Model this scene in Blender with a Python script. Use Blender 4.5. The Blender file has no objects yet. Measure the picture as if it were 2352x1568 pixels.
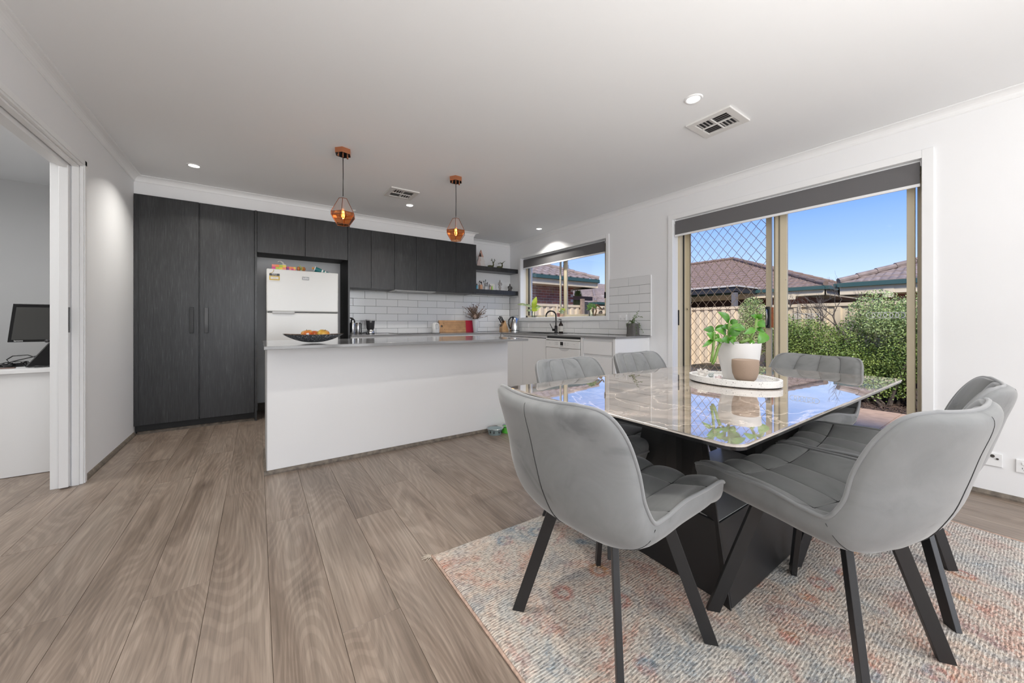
import bpy, bmesh, math, random
from mathutils import Vector, Matrix
import numpy as np
PI = math.pi
S = bpy.context.scene
COL = S.collection
random.seed(7)

# ---------------------------------------------------------------- camera
HCAM = 1.046
YAW = 0.6073
cam_d = bpy.data.cameras.new('camera')
cam_d.sensor_width = 36.0
cam_d.sensor_fit = 'HORIZONTAL'
cam_d.lens = 841.0 / 2352.0 * 36.0
cam_d.shift_x = 0.0
cam_d.shift_y = -(784.0 - 741.2) / 2352.0
cam_d.clip_start = 0.05
cam_d.clip_end = 400
cam = bpy.data.objects.new('camera', cam_d)
COL.objects.link(cam)
cam.location = (0, 0, HCAM)
cam.rotation_euler = (PI / 2, 0, -YAW)
S.camera = cam

# ---------------------------------------------------------------- world, sun, lights, exposure
EXPOSURE = 0.60
world = bpy.data.worlds.new('sky')
S.world = world
world.use_nodes = True
wn, wl = world.node_tree.nodes, world.node_tree.links
wn.clear()
tc = wn.new('ShaderNodeTexCoord')
sep = wn.new('ShaderNodeSeparateXYZ')
ramp = wn.new('ShaderNodeValToRGB')
bg = wn.new('ShaderNodeBackground')
wo = wn.new('ShaderNodeOutputWorld')
wl.new(tc.outputs['Generated'], sep.inputs[0])
wl.new(sep.outputs['Z'], ramp.inputs[0])
wl.new(ramp.outputs[0], bg.inputs[0])
wl.new(bg.outputs[0], wo.inputs[0])
cr = ramp.color_ramp
cr.elements[0].position = 0.0
cr.elements[0].color = (0.60, 0.72, 0.86, 1)
cr.elements[1].position = 0.62
cr.elements[1].color = (0.07, 0.20, 0.60, 1)
for p, c in ((0.08, (0.50, 0.63, 0.87, 1)), (0.16, (0.31, 0.47, 0.86, 1)), (0.26, (0.16, 0.32, 0.80, 1)), (0.38, (0.10, 0.24, 0.70, 1))):
    e = cr.elements.new(p)
    e.color = c
bg.inputs[1].default_value = 1.0

def lamp(kind, name, loc, rot, energy, color=(1, 1, 1), **kw):
    d = bpy.data.lights.new(name, kind)
    d.energy = energy
    d.color = color
    for k, v in kw.items():
        setattr(d, k, v)
    o = bpy.data.objects.new(name, d)
    COL.objects.link(o)
    o.location = loc
    o.rotation_euler = rot
    return o
# hazy sun, high and from behind the house
lamp('SUN', 'sun', (0, 0, 12), (math.radians(50), 0, math.radians(-50)), 3.4, (1.0, 0.95, 0.88), angle=math.radians(12))
# unseen fill light added at the far end of the room, behind the camera
lamp('AREA', 'rear_fill', (1.35, -5.25, 1.35), (math.radians(96), 0, 0), 95, (0.97, 0.985, 1.0), shape='RECTANGLE', size=4.2, size_y=2.1)
# unseen fill panel added behind the camera, aimed up to brighten the ceiling
lamp('AREA', 'ceiling_fill', (0.4, -1.0, 1.0), (PI, 0, 0), 62, (1.0, 0.985, 0.96), shape='RECTANGLE', size=2.8, size_y=1.8)
# fill light added above the study floor to brighten that room
lamp('AREA', 'study_fill', (-2.3, 3.2, 2.3), (0, 0, 0), 24, (1, 0.99, 0.97), shape='RECTANGLE', size=1.2, size_y=1.2)
S.view_settings.view_transform = 'Standard'
S.view_settings.look = 'None'
S.view_settings.gamma = 1.0
S.view_settings.use_curve_mapping = False
S.view_settings.exposure = EXPOSURE
S.cycles.max_bounces = 10
S.cycles.diffuse_bounces = 6
S.cycles.transparent_max_bounces = 16
S.cycles.sample_clamp_indirect = 6.0
DOWNLIGHT_W = 5.5

# ---------------------------------------------------------------- materials
MATS = {}
def nodes_of(name):
    m = bpy.data.materials.new(name)
    m.use_nodes = True
    nt = m.node_tree
    b = nt.nodes['Principled BSDF']
    return m, nt, nt.nodes, nt.links, b

def mapping(nt, scale=(1, 1, 1), kind='Object', rnd=True):
    t = nt.nodes.new('ShaderNodeTexCoord')
    mp = nt.nodes.new('ShaderNodeMapping')
    nt.links.new(t.outputs[kind], mp.inputs[0])
    mp.inputs['Scale'].default_value = scale
    if rnd:
        oi = nt.nodes.new('ShaderNodeObjectInfo')
        ml = nt.nodes.new('ShaderNodeMath')
        ml.operation = 'MULTIPLY'
        ml.inputs[1].default_value = 37.0
        nt.links.new(oi.outputs['Random'], ml.inputs[0])
        nt.links.new(ml.outputs[0], mp.inputs['Location'])
    return mp

def noise(nt, vec, scale, detail=4, rough=0.55, dist=0.0):
    n = nt.nodes.new('ShaderNodeTexNoise')
    nt.links.new(vec, n.inputs['Vector'])
    n.inputs['Scale'].default_value = scale
    n.inputs['Detail'].default_value = detail
    n.inputs['Roughness'].default_value = rough
    n.inputs['Distortion'].default_value = dist
    return n

def cramp(nt, fac, stops):
    r = nt.nodes.new('ShaderNodeValToRGB')
    nt.links.new(fac, r.inputs[0])
    els = r.color_ramp.elements
    els[0].position, els[0].color = stops[0][0], (*stops[0][1], 1)
    els[1].position, els[1].color = stops[-1][0], (*stops[-1][1], 1)
    for p, c in stops[1:-1]:
        e = els.new(p)
        e.color = (*c, 1)
    return r

def bump(nt, b, h, strength=0.3, dist=0.002):
    n = nt.nodes.new('ShaderNodeBump')
    n.inputs['Strength'].default_value = strength
    n.inputs['Distance'].default_value = dist
    nt.links.new(h, n.inputs['Height'])
    nt.links.new(n.outputs[0], b.inputs['Normal'])
    return n

def plain(name, col, rough=0.5, metal=0.0, var=0.0, scale=20, bmp=0.0, bscale=60, **kw):
    if name in MATS:
        return MATS[name]
    m, nt, N, L, b = nodes_of(name)
    b.inputs['Base Color'].default_value = (*col, 1)
    b.inputs['Roughness'].default_value = rough
    b.inputs['Metallic'].default_value = metal
    for k, v in kw.items():
        b.inputs[k].default_value = v
    mp = mapping(nt)
    if var > 0:
        n = noise(nt, mp.outputs[0], scale, 5)
        r = cramp(nt, n.outputs[0], [(0.3, tuple(c * (1 - var) for c in col)), (0.7, tuple(min(1, c * (1 + var)) for c in col))])
        L.new(r.outputs[0], b.inputs['Base Color'])
    n2 = noise(nt, mp.outputs[0], bscale, 3)
    if bmp > 0:
        bump(nt, b, n2.outputs[0], bmp)
    MATS[name] = m
    return m

def emis(name, col, strength):
    m, nt, N, L, b = nodes_of(name)
    b.inputs['Base Color'].default_value = (*col, 1)
    b.inputs['Emission Color'].default_value = (*col, 1)
    b.inputs['Emission Strength'].default_value = strength
    return m

def glass(name, tint=(1, 1, 1), refl=1.0, rough=0.0):
    m = bpy.data.materials.new(name)
    m.use_nodes = True
    nt = m.node_tree
    N, L = nt.nodes, nt.links
    N.clear()
    o = N.new('ShaderNodeOutputMaterial')
    mx = N.new('ShaderNodeMixShader')
    t = N.new('ShaderNodeBsdfTransparent')
    g = N.new('ShaderNodeBsdfGlossy')
    f = N.new('ShaderNodeFresnel')
    f.inputs[0].default_value = 1.45
    ml = N.new('ShaderNodeMath')
    ml.operation = 'MULTIPLY'
    ml.inputs[1].default_value = refl
    L.new(f.outputs[0], ml.inputs[0])
    L.new(ml.outputs[0], mx.inputs[0])
    t.inputs[0].default_value = (*tint, 1)
    g.inputs['Roughness'].default_value = rough
    L.new(t.outputs[0], mx.inputs[1])
    L.new(g.outputs[0], mx.inputs[2])
    L.new(mx.outputs[0], o.inputs[0])
    return m

def m_wood_floor():
    m, nt, N, L, b = nodes_of('oak_laminate')
    mp = mapping(nt, (1, 0.13, 1))
    w = noise(nt, mp.outputs[0], 6.5, 4, 0.6, 0.5)
    g1 = noise(nt, mp.outputs[0], 5.0, 1.0, 0.35, 0.35)
    wv = N.new('ShaderNodeMath'); wv.operation = 'MULTIPLY'; wv.inputs[1].default_value = 170.0
    sn = N.new('ShaderNodeMath'); sn.operation = 'SINE'
    L.new(g1.outputs[0], wv.inputs[0]); L.new(wv.outputs[0], sn.inputs[0])
    rings = cramp(nt, sn.outputs[0], [(0.0, (0.60, 0.58, 0.56)), (0.30, (0.88, 0.88, 0.88)), (0.8, (1.06, 1.06, 1.06))])
    mp2 = mapping(nt, (1, 0.03, 1))
    g2 = noise(nt, mp2.outputs[0], 110, 4, 0.6)
    base = cramp(nt, w.outputs[0], [(0.30, (0.190, 0.145, 0.112)), (0.48, (0.275, 0.217, 0.175)), (0.70, (0.315, 0.258, 0.212))])
    mix1 = N.new('ShaderNodeMix'); mix1.data_type = 'RGBA'; mix1.blend_type = 'MULTIPLY'
    mix1.inputs[0].default_value = 0.34
    L.new(base.outputs[0], mix1.inputs[6]); L.new(rings.outputs[0], mix1.inputs[7])
    fine = cramp(nt, g2.outputs[0], [(0.32, (0.56, 0.54, 0.52)), (0.62, (1.20, 1.19, 1.18))])
    mix2 = N.new('ShaderNodeMix'); mix2.data_type = 'RGBA'; mix2.blend_type = 'MULTIPLY'
    mix2.inputs[0].default_value = 0.6
    L.new(mix1.outputs[2], mix2.inputs[6]); L.new(fine.outputs[0], mix2.inputs[7])
    # knots
    mpk = mapping(nt, (1, 0.45, 1))
    v = N.new('ShaderNodeTexVoronoi'); v.inputs['Scale'].default_value = 2.6
    L.new(mpk.outputs[0], v.inputs['Vector'])
    kn = cramp(nt, v.outputs['Distance'], [(0.0, (0.25, 0.22, 0.2)), (0.035, (0.5, 0.47, 0.45)), (0.16, (1, 1, 1))])
    mix3 = N.new('ShaderNodeMix'); mix3.data_type = 'RGBA'; mix3.blend_type = 'MULTIPLY'
    mix3.inputs[0].default_value = 0.75
    L.new(mix2.outputs[2], mix3.inputs[6]); L.new(kn.outputs[0], mix3.inputs[7])
    # each plank a little lighter or darker
    oi = N.new('ShaderNodeObjectInfo')
    pv = cramp(nt, oi.outputs['Random'], [(0.0, (0.90, 0.895, 0.89)), (1.0, (1.06, 1.06, 1.06))])
    mix4 = N.new('ShaderNodeMix'); mix4.data_type = 'RGBA'; mix4.blend_type = 'MULTIPLY'
    mix4.inputs[0].default_value = 1.0
    L.new(mix3.outputs[2], mix4.inputs[6]); L.new(pv.outputs[0], mix4.inputs[7])
    L.new(mix4.outputs[2], b.inputs['Base Color'])
    b.inputs['Roughness'].default_value = 0.36
    bump(nt, b, g2.outputs[0], 0.12, 0.002)
    return m

def m_black_wood():
    m, nt, N, L, b = nodes_of('black_woodgrain_laminate')
    mp = mapping(nt, (1, 1, 0.045))
    g = noise(nt, mp.outputs[0], 150, 5, 0.65, 0.4)
    mp2 = mapping(nt, (1, 1, 0.2))
    g2 = noise(nt, mp2.outputs[0], 9, 4, 0.6, 0.8)
    r = cramp(nt, g.outputs[0], [(0.38, (0.008, 0.008, 0.009)), (0.58, (0.019, 0.0195, 0.0205)), (0.74, (0.050, 0.051, 0.053))])
    r2 = cramp(nt, g2.outputs[0], [(0.3, (0.55, 0.55, 0.55)), (0.7, (1.35, 1.35, 1.35))])
    mx = N.new('ShaderNodeMix'); mx.data_type = 'RGBA'; mx.blend_type = 'MULTIPLY'; mx.inputs[0].default_value = 0.8
    L.new(r.outputs[0], mx.inputs[6]); L.new(r2.outputs[0], mx.inputs[7])
    L.new(mx.outputs[2], b.inputs['Base Color'])
    b.inputs['Roughness'].default_value = 0.34
    b.inputs['Specular IOR Level'].default_value = 0.55
    bump(nt, b, g.outputs[0], 0.35, 0.0015)
    return m

def m_velvet():
    m, nt, N, L, b = nodes_of('grey_velvet')
    mp = mapping(nt, (1, 1, 1))
    n = noise(nt, mp.outputs[0], 6, 4, 0.6, 0.7)
    n2 = noise(nt, mp.outputs[0], 420, 2, 0.5)
    r = cramp(nt, n.outputs[0], [(0.30, (0.145, 0.150, 0.152)), (0.42, (0.195, 0.200, 0.202)), (0.66, (0.225, 0.230, 0.232))])
    L.new(r.outputs[0], b.inputs['Base Color'])
    b.inputs['Roughness'].default_value = 0.82
    b.inputs['Sheen Weight'].default_value = 0.35
    b.inputs['Sheen Roughness'].default_value = 0.35
    b.inputs['Specular IOR Level'].default_value = 0.25
    bump(nt, b, n2.outputs[0], 0.12, 0.001)
    return m

def m_marble():
    m, nt, N, L, b = nodes_of('polished_grey_brown_stone')
    mp = mapping(nt, (1, 1, 1), rnd=False)
    mp.inputs['Rotation'].default_value = (0, 0, 0.5)
    n = noise(nt, mp.outputs[0], 2.6, 6, 0.62, 1.3)
    base = cramp(nt, n.outputs[0], [(0.28, (0.11, 0.10, 0.092)), (0.44, (0.28, 0.25, 0.225)), (0.56, (0.42, 0.35, 0.30)), (0.72, (0.60, 0.55, 0.50))])
    mp2 = mapping(nt, (0.5, 2.6, 1), rnd=False)
    mp2.inputs['Rotation'].default_value = (0, 0, 0.35)
    n2 = noise(nt, mp2.outputs[0], 7, 8, 0.7, 1.0)
    streak = cramp(nt, n2.outputs[0], [(0.36, (0.55, 0.53, 0.5)), (0.55, (1.05, 1.04, 1.03)), (0.7, (1.3, 1.25, 1.2))])
    mx = N.new('ShaderNodeMix'); mx.data_type = 'RGBA'; mx.blend_type = 'MULTIPLY'; mx.inputs[0].default_value = 0.95
    L.new(base.outputs[0], mx.inputs[6]); L.new(streak.outputs[0], mx.inputs[7])
    # pale veins
    n3 = noise(nt, mp.outputs[0], 1.9, 5, 0.55, 0.9)
    ab = N.new('ShaderNodeMath'); ab.operation = 'SUBTRACT'; ab.inputs[1].default_value = 0.5
    ab2 = N.new('ShaderNodeMath'); ab2.operation = 'ABSOLUTE'
    L.new(n3.outputs[0], ab.inputs[0]); L.new(ab.outputs[0], ab2.inputs[0])
    vein = cramp(nt, ab2.outputs[0], [(0.0, (1, 1, 1)), (0.012, (0, 0, 0))])
    n4 = noise(nt, mp.outputs[0], 4.3, 5, 0.6, 1.5)
    ab3 = N.new('ShaderNodeMath'); ab3.operation = 'SUBTRACT'; ab3.inputs[1].default_value = 0.5
    ab4 = N.new('ShaderNodeMath'); ab4.operation = 'ABSOLUTE'
    L.new(n4.outputs[0], ab3.inputs[0]); L.new(ab3.outputs[0], ab4.inputs[0])
    dvein = cramp(nt, ab4.outputs[0], [(0.0, (0.75, 0.75, 0.75)), (0.010, (0, 0, 0))])
    mx2 = N.new('ShaderNodeMix'); mx2.data_type = 'RGBA'
    L.new(vein.outputs[0], mx2.inputs[0]); L.new(mx.outputs[2], mx2.inputs[6]); mx2.inputs[7].default_value = (0.72, 0.62, 0.53, 1)
    mx3 = N.new('ShaderNodeMix'); mx3.data_type = 'RGBA'
    L.new(dvein.outputs[0], mx3.inputs[0]); L.new(mx2.outputs[2], mx3.inputs[6]); mx3.inputs[7].default_value = (0.10, 0.09, 0.08, 1)
    L.new(mx3.outputs[2], b.inputs['Base Color'])
    b.inputs['Roughness'].default_value = 0.02
    b.inputs['IOR'].default_value = 1.9
    b.inputs['Coat Weight'].default_value = 1.0
    b.inputs['Coat Roughness'].default_value = 0.0
    b.inputs['Coat IOR'].default_value = 1.7
    return m

def m_rug():
    m, nt, N, L, b = nodes_of('faded_woven_rug')
    mp = mapping(nt, (1, 1, 1), rnd=False)
    n = noise(nt, mp.outputs[0], 2.3, 6, 0.62, 0.8)
    n2 = noise(nt, mp.outputs[0], 5.2, 5, 0.65, 1.0)
    ground = (0.56, 0.51, 0.45)
    c1 = cramp(nt, n2.outputs[0], [(0.34, (0.20, 0.27, 0.33)), (0.44, (0.42, 0.43, 0.43)), (0.5, ground), (0.56, (0.60, 0.50, 0.43)), (0.66, (0.50, 0.22, 0.17))])
    c2 = cramp(nt, n.outputs[0], [(0.38, (0.62, 0.30, 0.22)), (0.47, (0.66, 0.54, 0.46)), (0.56, (0.62, 0.60, 0.56)), (0.68, (0.28, 0.36, 0.43))])
    mx = N.new('ShaderNodeMix'); mx.data_type = 'RGBA'; mx.inputs[0].default_value = 0.5
    L.new(c1.outputs[0], mx.inputs[6]); L.new(c2.outputs[0], mx.inputs[7])
    gx = N.new('ShaderNodeSeparateXYZ'); L.new(mp.outputs[0], gx.inputs[0])
    fade = cramp(nt, gx.outputs['X'], [(0.0, (0.0, 0.0, 0.0)), (0.95, (0.45, 0.45, 0.45))])
    mxf = N.new('ShaderNodeMix'); mxf.data_type = 'RGBA'
    L.new(fade.outputs[0], mxf.inputs[0]); L.new(mx.outputs[2], mxf.inputs[6]); mxf.inputs[7].default_value = (0.58, 0.57, 0.54, 1)
    mx = mxf
    # ring-shaped motifs
    v = N.new('ShaderNodeTexVoronoi'); v.inputs['Scale'].default_value = 5.5
    v.inputs['Randomness'].default_value = 0.55
    L.new(mp.outputs[0], v.inputs['Vector'])
    rg = cramp(nt, v.outputs['Distance'], [(0.02, (0.5, 0.5, 0.5)), (0.07, (0, 0, 0)), (0.15, (0.75, 0.75, 0.75)), (0.20, (0.6, 0.6, 0.6)), (0.27, (0, 0, 0))])
    mxr = N.new('ShaderNodeMix'); mxr.data_type = 'RGBA'
    L.new(rg.outputs[0], mxr.inputs[0]); L.new(mx.outputs[2], mxr.inputs[6])
    mcol = cramp(nt, n.outputs[0], [(0.4, (0.62, 0.36, 0.16)), (0.5, (0.55, 0.22, 0.17)), (0.6, (0.22, 0.32, 0.40))])
    L.new(mcol.outputs[0], mxr.inputs[7])
    # weave: short dashes in courses
    mpw = mapping(nt, (55, 150, 1), rnd=False)
    dz = noise(nt, mpw.outputs[0], 1.0, 2, 0.6, 0.3)
    dash = cramp(nt, dz.outputs[0], [(0.36, (0.42, 0.42, 0.43)), (0.48, (0.95, 0.94, 0.93)), (0.62, (1.25, 1.23, 1.2))])
    # courses of the weave
    sx_ = N.new('ShaderNodeSeparateXYZ'); L.new(mp.outputs[0], sx_.inputs[0])
    nw = noise(nt, mp.outputs[0], 9, 3, 0.6)
    m1 = N.new('ShaderNodeMath'); m1.operation = 'MULTIPLY'; m1.inputs[1].default_value = 2 * PI / 0.0095
    m2 = N.new('ShaderNodeMath'); m2.operation = 'MULTIPLY'; m2.inputs[1].default_value = 9.0
    m3 = N.new('ShaderNodeMath'); m3.operation = 'ADD'
    m4 = N.new('ShaderNodeMath'); m4.operation = 'SINE'
    L.new(sx_.outputs['Y'], m1.inputs[0]); L.new(nw.outputs[0], m2.inputs[0]); L.new(m1.outputs[0], m3.inputs[0]); L.new(m2.outputs[0], m3.inputs[1]); L.new(m3.outputs[0], m4.inputs[0])
    crs = cramp(nt, m4.outputs[0], [(0.0, (0.55, 0.54, 0.53)), (0.45, (0.96, 0.96, 0.95)), (1.0, (1.1, 1.1, 1.1))])
    mxc = N.new('ShaderNodeMix'); mxc.data_type = 'RGBA'; mxc.blend_type = 'MULTIPLY'; mxc.inputs[0].default_value = 0.75
    L.new(mxr.outputs[2], mxc.inputs[6]); L.new(crs.outputs[0], mxc.inputs[7])
    mxr = mxc
    mx5 = N.new('ShaderNodeMix'); mx5.data_type = 'RGBA'; mx5.blend_type = 'MULTIPLY'; mx5.inputs[0].default_value = 0.8
    L.new(mxr.outputs[2], mx5.inputs[6]); L.new(dash.outputs[0], mx5.inputs[7])
    spk = noise(nt, mpw.outputs[0], 0.8, 2, 0.5, 0.2)
    sp = cramp(nt, spk.outputs[0], [(0.55, (0, 0, 0)), (0.62, (0.55, 0.55, 0.55))])
    mx6 = N.new('ShaderNodeMix'); mx6.data_type = 'RGBA'
    L.new(sp.outputs[0], mx6.inputs[0]); L.new(mx5.outputs[2], mx6.inputs[6]); mx6.inputs[7].default_value = (0.66, 0.62, 0.56, 1)
    L.new(mx6.outputs[2], b.inputs['Base Color'])
    b.inputs['Roughness'].default_value = 0.95
    b.inputs['Specular IOR Level'].default_value = 0.1
    bump(nt, b, dz.outputs[0], 0.9, 0.004)
    return m

def m_speckle(name, base, dark, light, scale=260, rough=0.4, lo=0.40, hi=0.62):
    m, nt, N, L, b = nodes_of(name)
    mp = mapping(nt, rnd=False)
    n = noise(nt, mp.outputs[0], scale, 2, 0.6)
    r = cramp(nt, n.outputs[0], [(lo - 0.04, dark), (lo, base), (hi, base), (hi + 0.05, light)])
    L.new(r.outputs[0], b.inputs['Base Color'])
    b.inputs['Roughness'].default_value = rough
    return m

def m_brick(name='red_brick'):
    m, nt, N, L, b = nodes_of(name)
    mp = mapping(nt)
    oi = N.new('ShaderNodeObjectInfo')
    n = noise(nt, mp.outputs[0], 40, 4, 0.6)
    r = cramp(nt, n.outputs[0], [(0.3, (0.24, 0.080, 0.055)), (0.7, (0.38, 0.14, 0.10))])
    pv = cramp(nt, oi.outputs['Random'], [(0.0, (0.7, 0.7, 0.72)), (1.0, (1.25, 1.2, 1.2))])
    mx = N.new('ShaderNodeMix'); mx.data_type = 'RGBA'; mx.blend_type = 'MULTIPLY'; mx.inputs[0].default_value = 1.0
    L.new(r.outputs[0], mx.inputs[6]); L.new(pv.outputs[0], mx.inputs[7])
    L.new(mx.outputs[2], b.inputs['Base Color'])
    b.inputs['Roughness'].default_value = 0.85
    bump(nt, b, n.outputs[0], 0.3, 0.003)
    return m

def m_leaf(name, c1, c2, rough=0.5, scale=3, trans=0.25):
    m, nt, N, L, b = nodes_of(name)
    mp = mapping(nt)
    n = noise(nt, mp.outputs[0], scale, 4, 0.6)
    r = cramp(nt, n.outputs[0], [(0.35, c1), (0.65, c2)])
    L.new(r.outputs[0], b.inputs['Base Color'])
    b.inputs['Roughness'].default_value = rough
    b.inputs['Subsurface Weight'].default_value = 0.0
    return m

M_WALL = plain('white_wall_paint', (0.82, 0.825, 0.835), 0.55, bmp=0.04, bscale=180)
M_CEIL = plain('white_ceiling_paint', (0.82, 0.83, 0.84), 0.8, bmp=0.04, bscale=120)
M_TRIM = plain('white_gloss_trim', (0.83, 0.835, 0.84), 0.3)
M_LAM = plain('white_laminate', (0.80, 0.802, 0.805), 0.28)
M_BLK = m_black_wood()
M_BLKP = plain('matt_black_board', (0.006, 0.006, 0.006), 0.6)
M_STONE = m_speckle('grey_quartz', (0.235, 0.235, 0.237), (0.19, 0.19, 0.19), (0.29, 0.29, 0.29), 300, 0.10)
M_TILE = plain('glossy_white_tile', (0.76, 0.765, 0.77), 0.12, bmp=0.02, bscale=25)
M_GROUT = plain('dark_grout', (0.085, 0.087, 0.09), 0.9)
M_FLOOR = m_wood_floor()
M_SKIRT = plain('grey_wood_beading', (0.15, 0.125, 0.10), 0.6, var=0.45, scale=28)
M_VELVET = m_velvet()
M_PIPE = plain('velvet_piping', (0.20, 0.205, 0.21), 0.8, **{'Sheen Weight': 0.4})
M_SEAM = plain('stitched_seam', (0.03, 0.031, 0.033), 0.9)
M_BMET = plain('black_powder_coat', (0.014, 0.014, 0.015), 0.42, bmp=0.05, bscale=400)
M_CHARC = plain('charcoal_plastic', (0.03, 0.03, 0.032), 0.35)
M_MARBLE = m_marble()
M_TEDGE = plain('pale_stone_edge', (0.50, 0.46, 0.42), 0.25)
M_RUG = m_rug()
M_RUGE = plain('peach_rug_edge', (0.48, 0.34, 0.27), 0.95, var=0.3, scale=60, bmp=0.6, bscale=150)
M_COPPER = plain('copper', (0.72, 0.30, 0.16), 0.22, 1.0)
M_DCOP = plain('dark_copper_came', (0.28, 0.10, 0.05), 0.35, 0.8)
M_AMBER = glass('amber_glass', (0.80, 0.45, 0.24), 0.9, 0.05)
M_CREAM = plain('cream_aluminium', (0.66, 0.58, 0.42), 0.38)
M_CREAMD = plain('bronze_grille', (0.36, 0.27, 0.18), 0.45)
M_GLASS = glass('window_glass', (0.985, 0.99, 0.99), 0.10)
M_BLIND = plain('grey_blind_fabric', (0.135, 0.132, 0.135), 0.9, bmp=0.1, bscale=500)
M_STEEL = plain('brushed_steel', (0.62, 0.62, 0.62), 0.22, 1.0)
M_CHROME = plain('chrome', (0.85, 0.85, 0.86), 0.08, 1.0)
M_WHITEP = plain('white_plastic', (0.78, 0.78, 0.77), 0.3)
M_FRIDGE = plain('white_enamel', (0.70, 0.70, 0.685), 0.2)
M_BRICK = m_brick()
M_MORTAR = plain('pale_mortar', (0.62, 0.54, 0.48), 0.95)
M_RTILE = plain('brown_concrete_roof_tile', (0.225, 0.150, 0.115), 0.8, var=0.25, scale=6)
M_RTILE2 = plain('grey_brown_roof_tile', (0.27, 0.205, 0.175), 0.8, var=0.25, scale=6)
M_GUTTER = plain('dark_green_gutter', (0.035, 0.085, 0.080), 0.5)
M_FASCIA = plain('cream_fascia', (0.72, 0.60, 0.43), 0.6)
M_FENCE = plain('cream_steel_fence', (0.66, 0.53, 0.36), 0.55)
M_PAVER = plain('peach_paver', (0.56, 0.36, 0.24), 0.85, var=0.15, scale=8)
M_BARK = plain('grey_bark', (0.11, 0.085, 0.068), 0.9, var=0.3, scale=30, bmp=0.5)
M_MULCH = plain('brown_mulch', (0.10, 0.062, 0.044), 0.95, var=0.6, scale=50, bmp=0.8, bscale=60)
M_SOIL = plain('dark_soil', (0.03, 0.02, 0.015), 0.95, var=0.5, scale=80)
M_LEAFA = m_leaf('shrub_leaf', (0.07, 0.13, 0.02), (0.30, 0.38, 0.09), scale=5)
M_LEAFB = m_leaf('pale_shrub_leaf', (0.20, 0.28, 0.08), (0.46, 0.54, 0.22), scale=5)
M_LEAFC = m_leaf('fleshy_green_leaf', (0.030, 0.135, 0.008), (0.105, 0.30, 0.025), 0.3, 9)
M_STEM = plain('green_stem', (0.16, 0.27, 0.06), 0.45, var=0.25, scale=20)
M_TERR = m_speckle('white_terrazzo', (0.74, 0.73, 0.71), (0.10, 0.09, 0.085), (0.78, 0.77, 0.75), 190, 0.5, 0.36, 0.9)
M_WHITEC = plain('white_ceramic', (0.64, 0.63, 0.62), 0.45, bmp=0.03)
M_TAUPE = plain('taupe_stoneware', (0.30, 0.22, 0.165), 0.8, bmp=0.5, bscale=220)
M_TAUPEI = plain('glazed_taupe', (0.42, 0.31, 0.22), 0.2)
M_APPLE = m_leaf('red_yellow_apple', (0.62, 0.42, 0.06), (0.55, 0.08, 0.02), 0.3, 9)
M_BOARD = plain('oak_chopping_board', (0.50, 0.28, 0.13), 0.5, var=0.2, scale=14)
M_RED = plain('red_paint', (0.55, 0.02, 0.05), 0.4)
M_LWOOD = plain('beech_wood', (0.55, 0.33, 0.16), 0.5, var=0.15, scale=14)
M_GLOSSB = plain('gloss_black', (0.008, 0.008, 0.009), 0.1)
M_SCREEN = plain('dark_screen', (0.05, 0.05, 0.048), 0.18)
M_DRIED = plain('dried_foliage', (0.28, 0.19, 0.14), 0.85, var=0.3, scale=40)
M_OLIVE = plain('olive_green_resin', (0.07, 0.075, 0.02), 0.35)
M_BRONZE = plain('dark_bronze_resin', (0.05, 0.045, 0.04), 0.4)
M_GREYST = plain('grey_stone_figure', (0.30, 0.28, 0.27), 0.7)
M_PINKW = plain('pale_pink_wood', (0.60, 0.48, 0.45), 0.6)
M_DGREY = plain('dark_grey_pot', (0.11, 0.105, 0.10), 0.7, var=0.1, scale=60)

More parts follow.
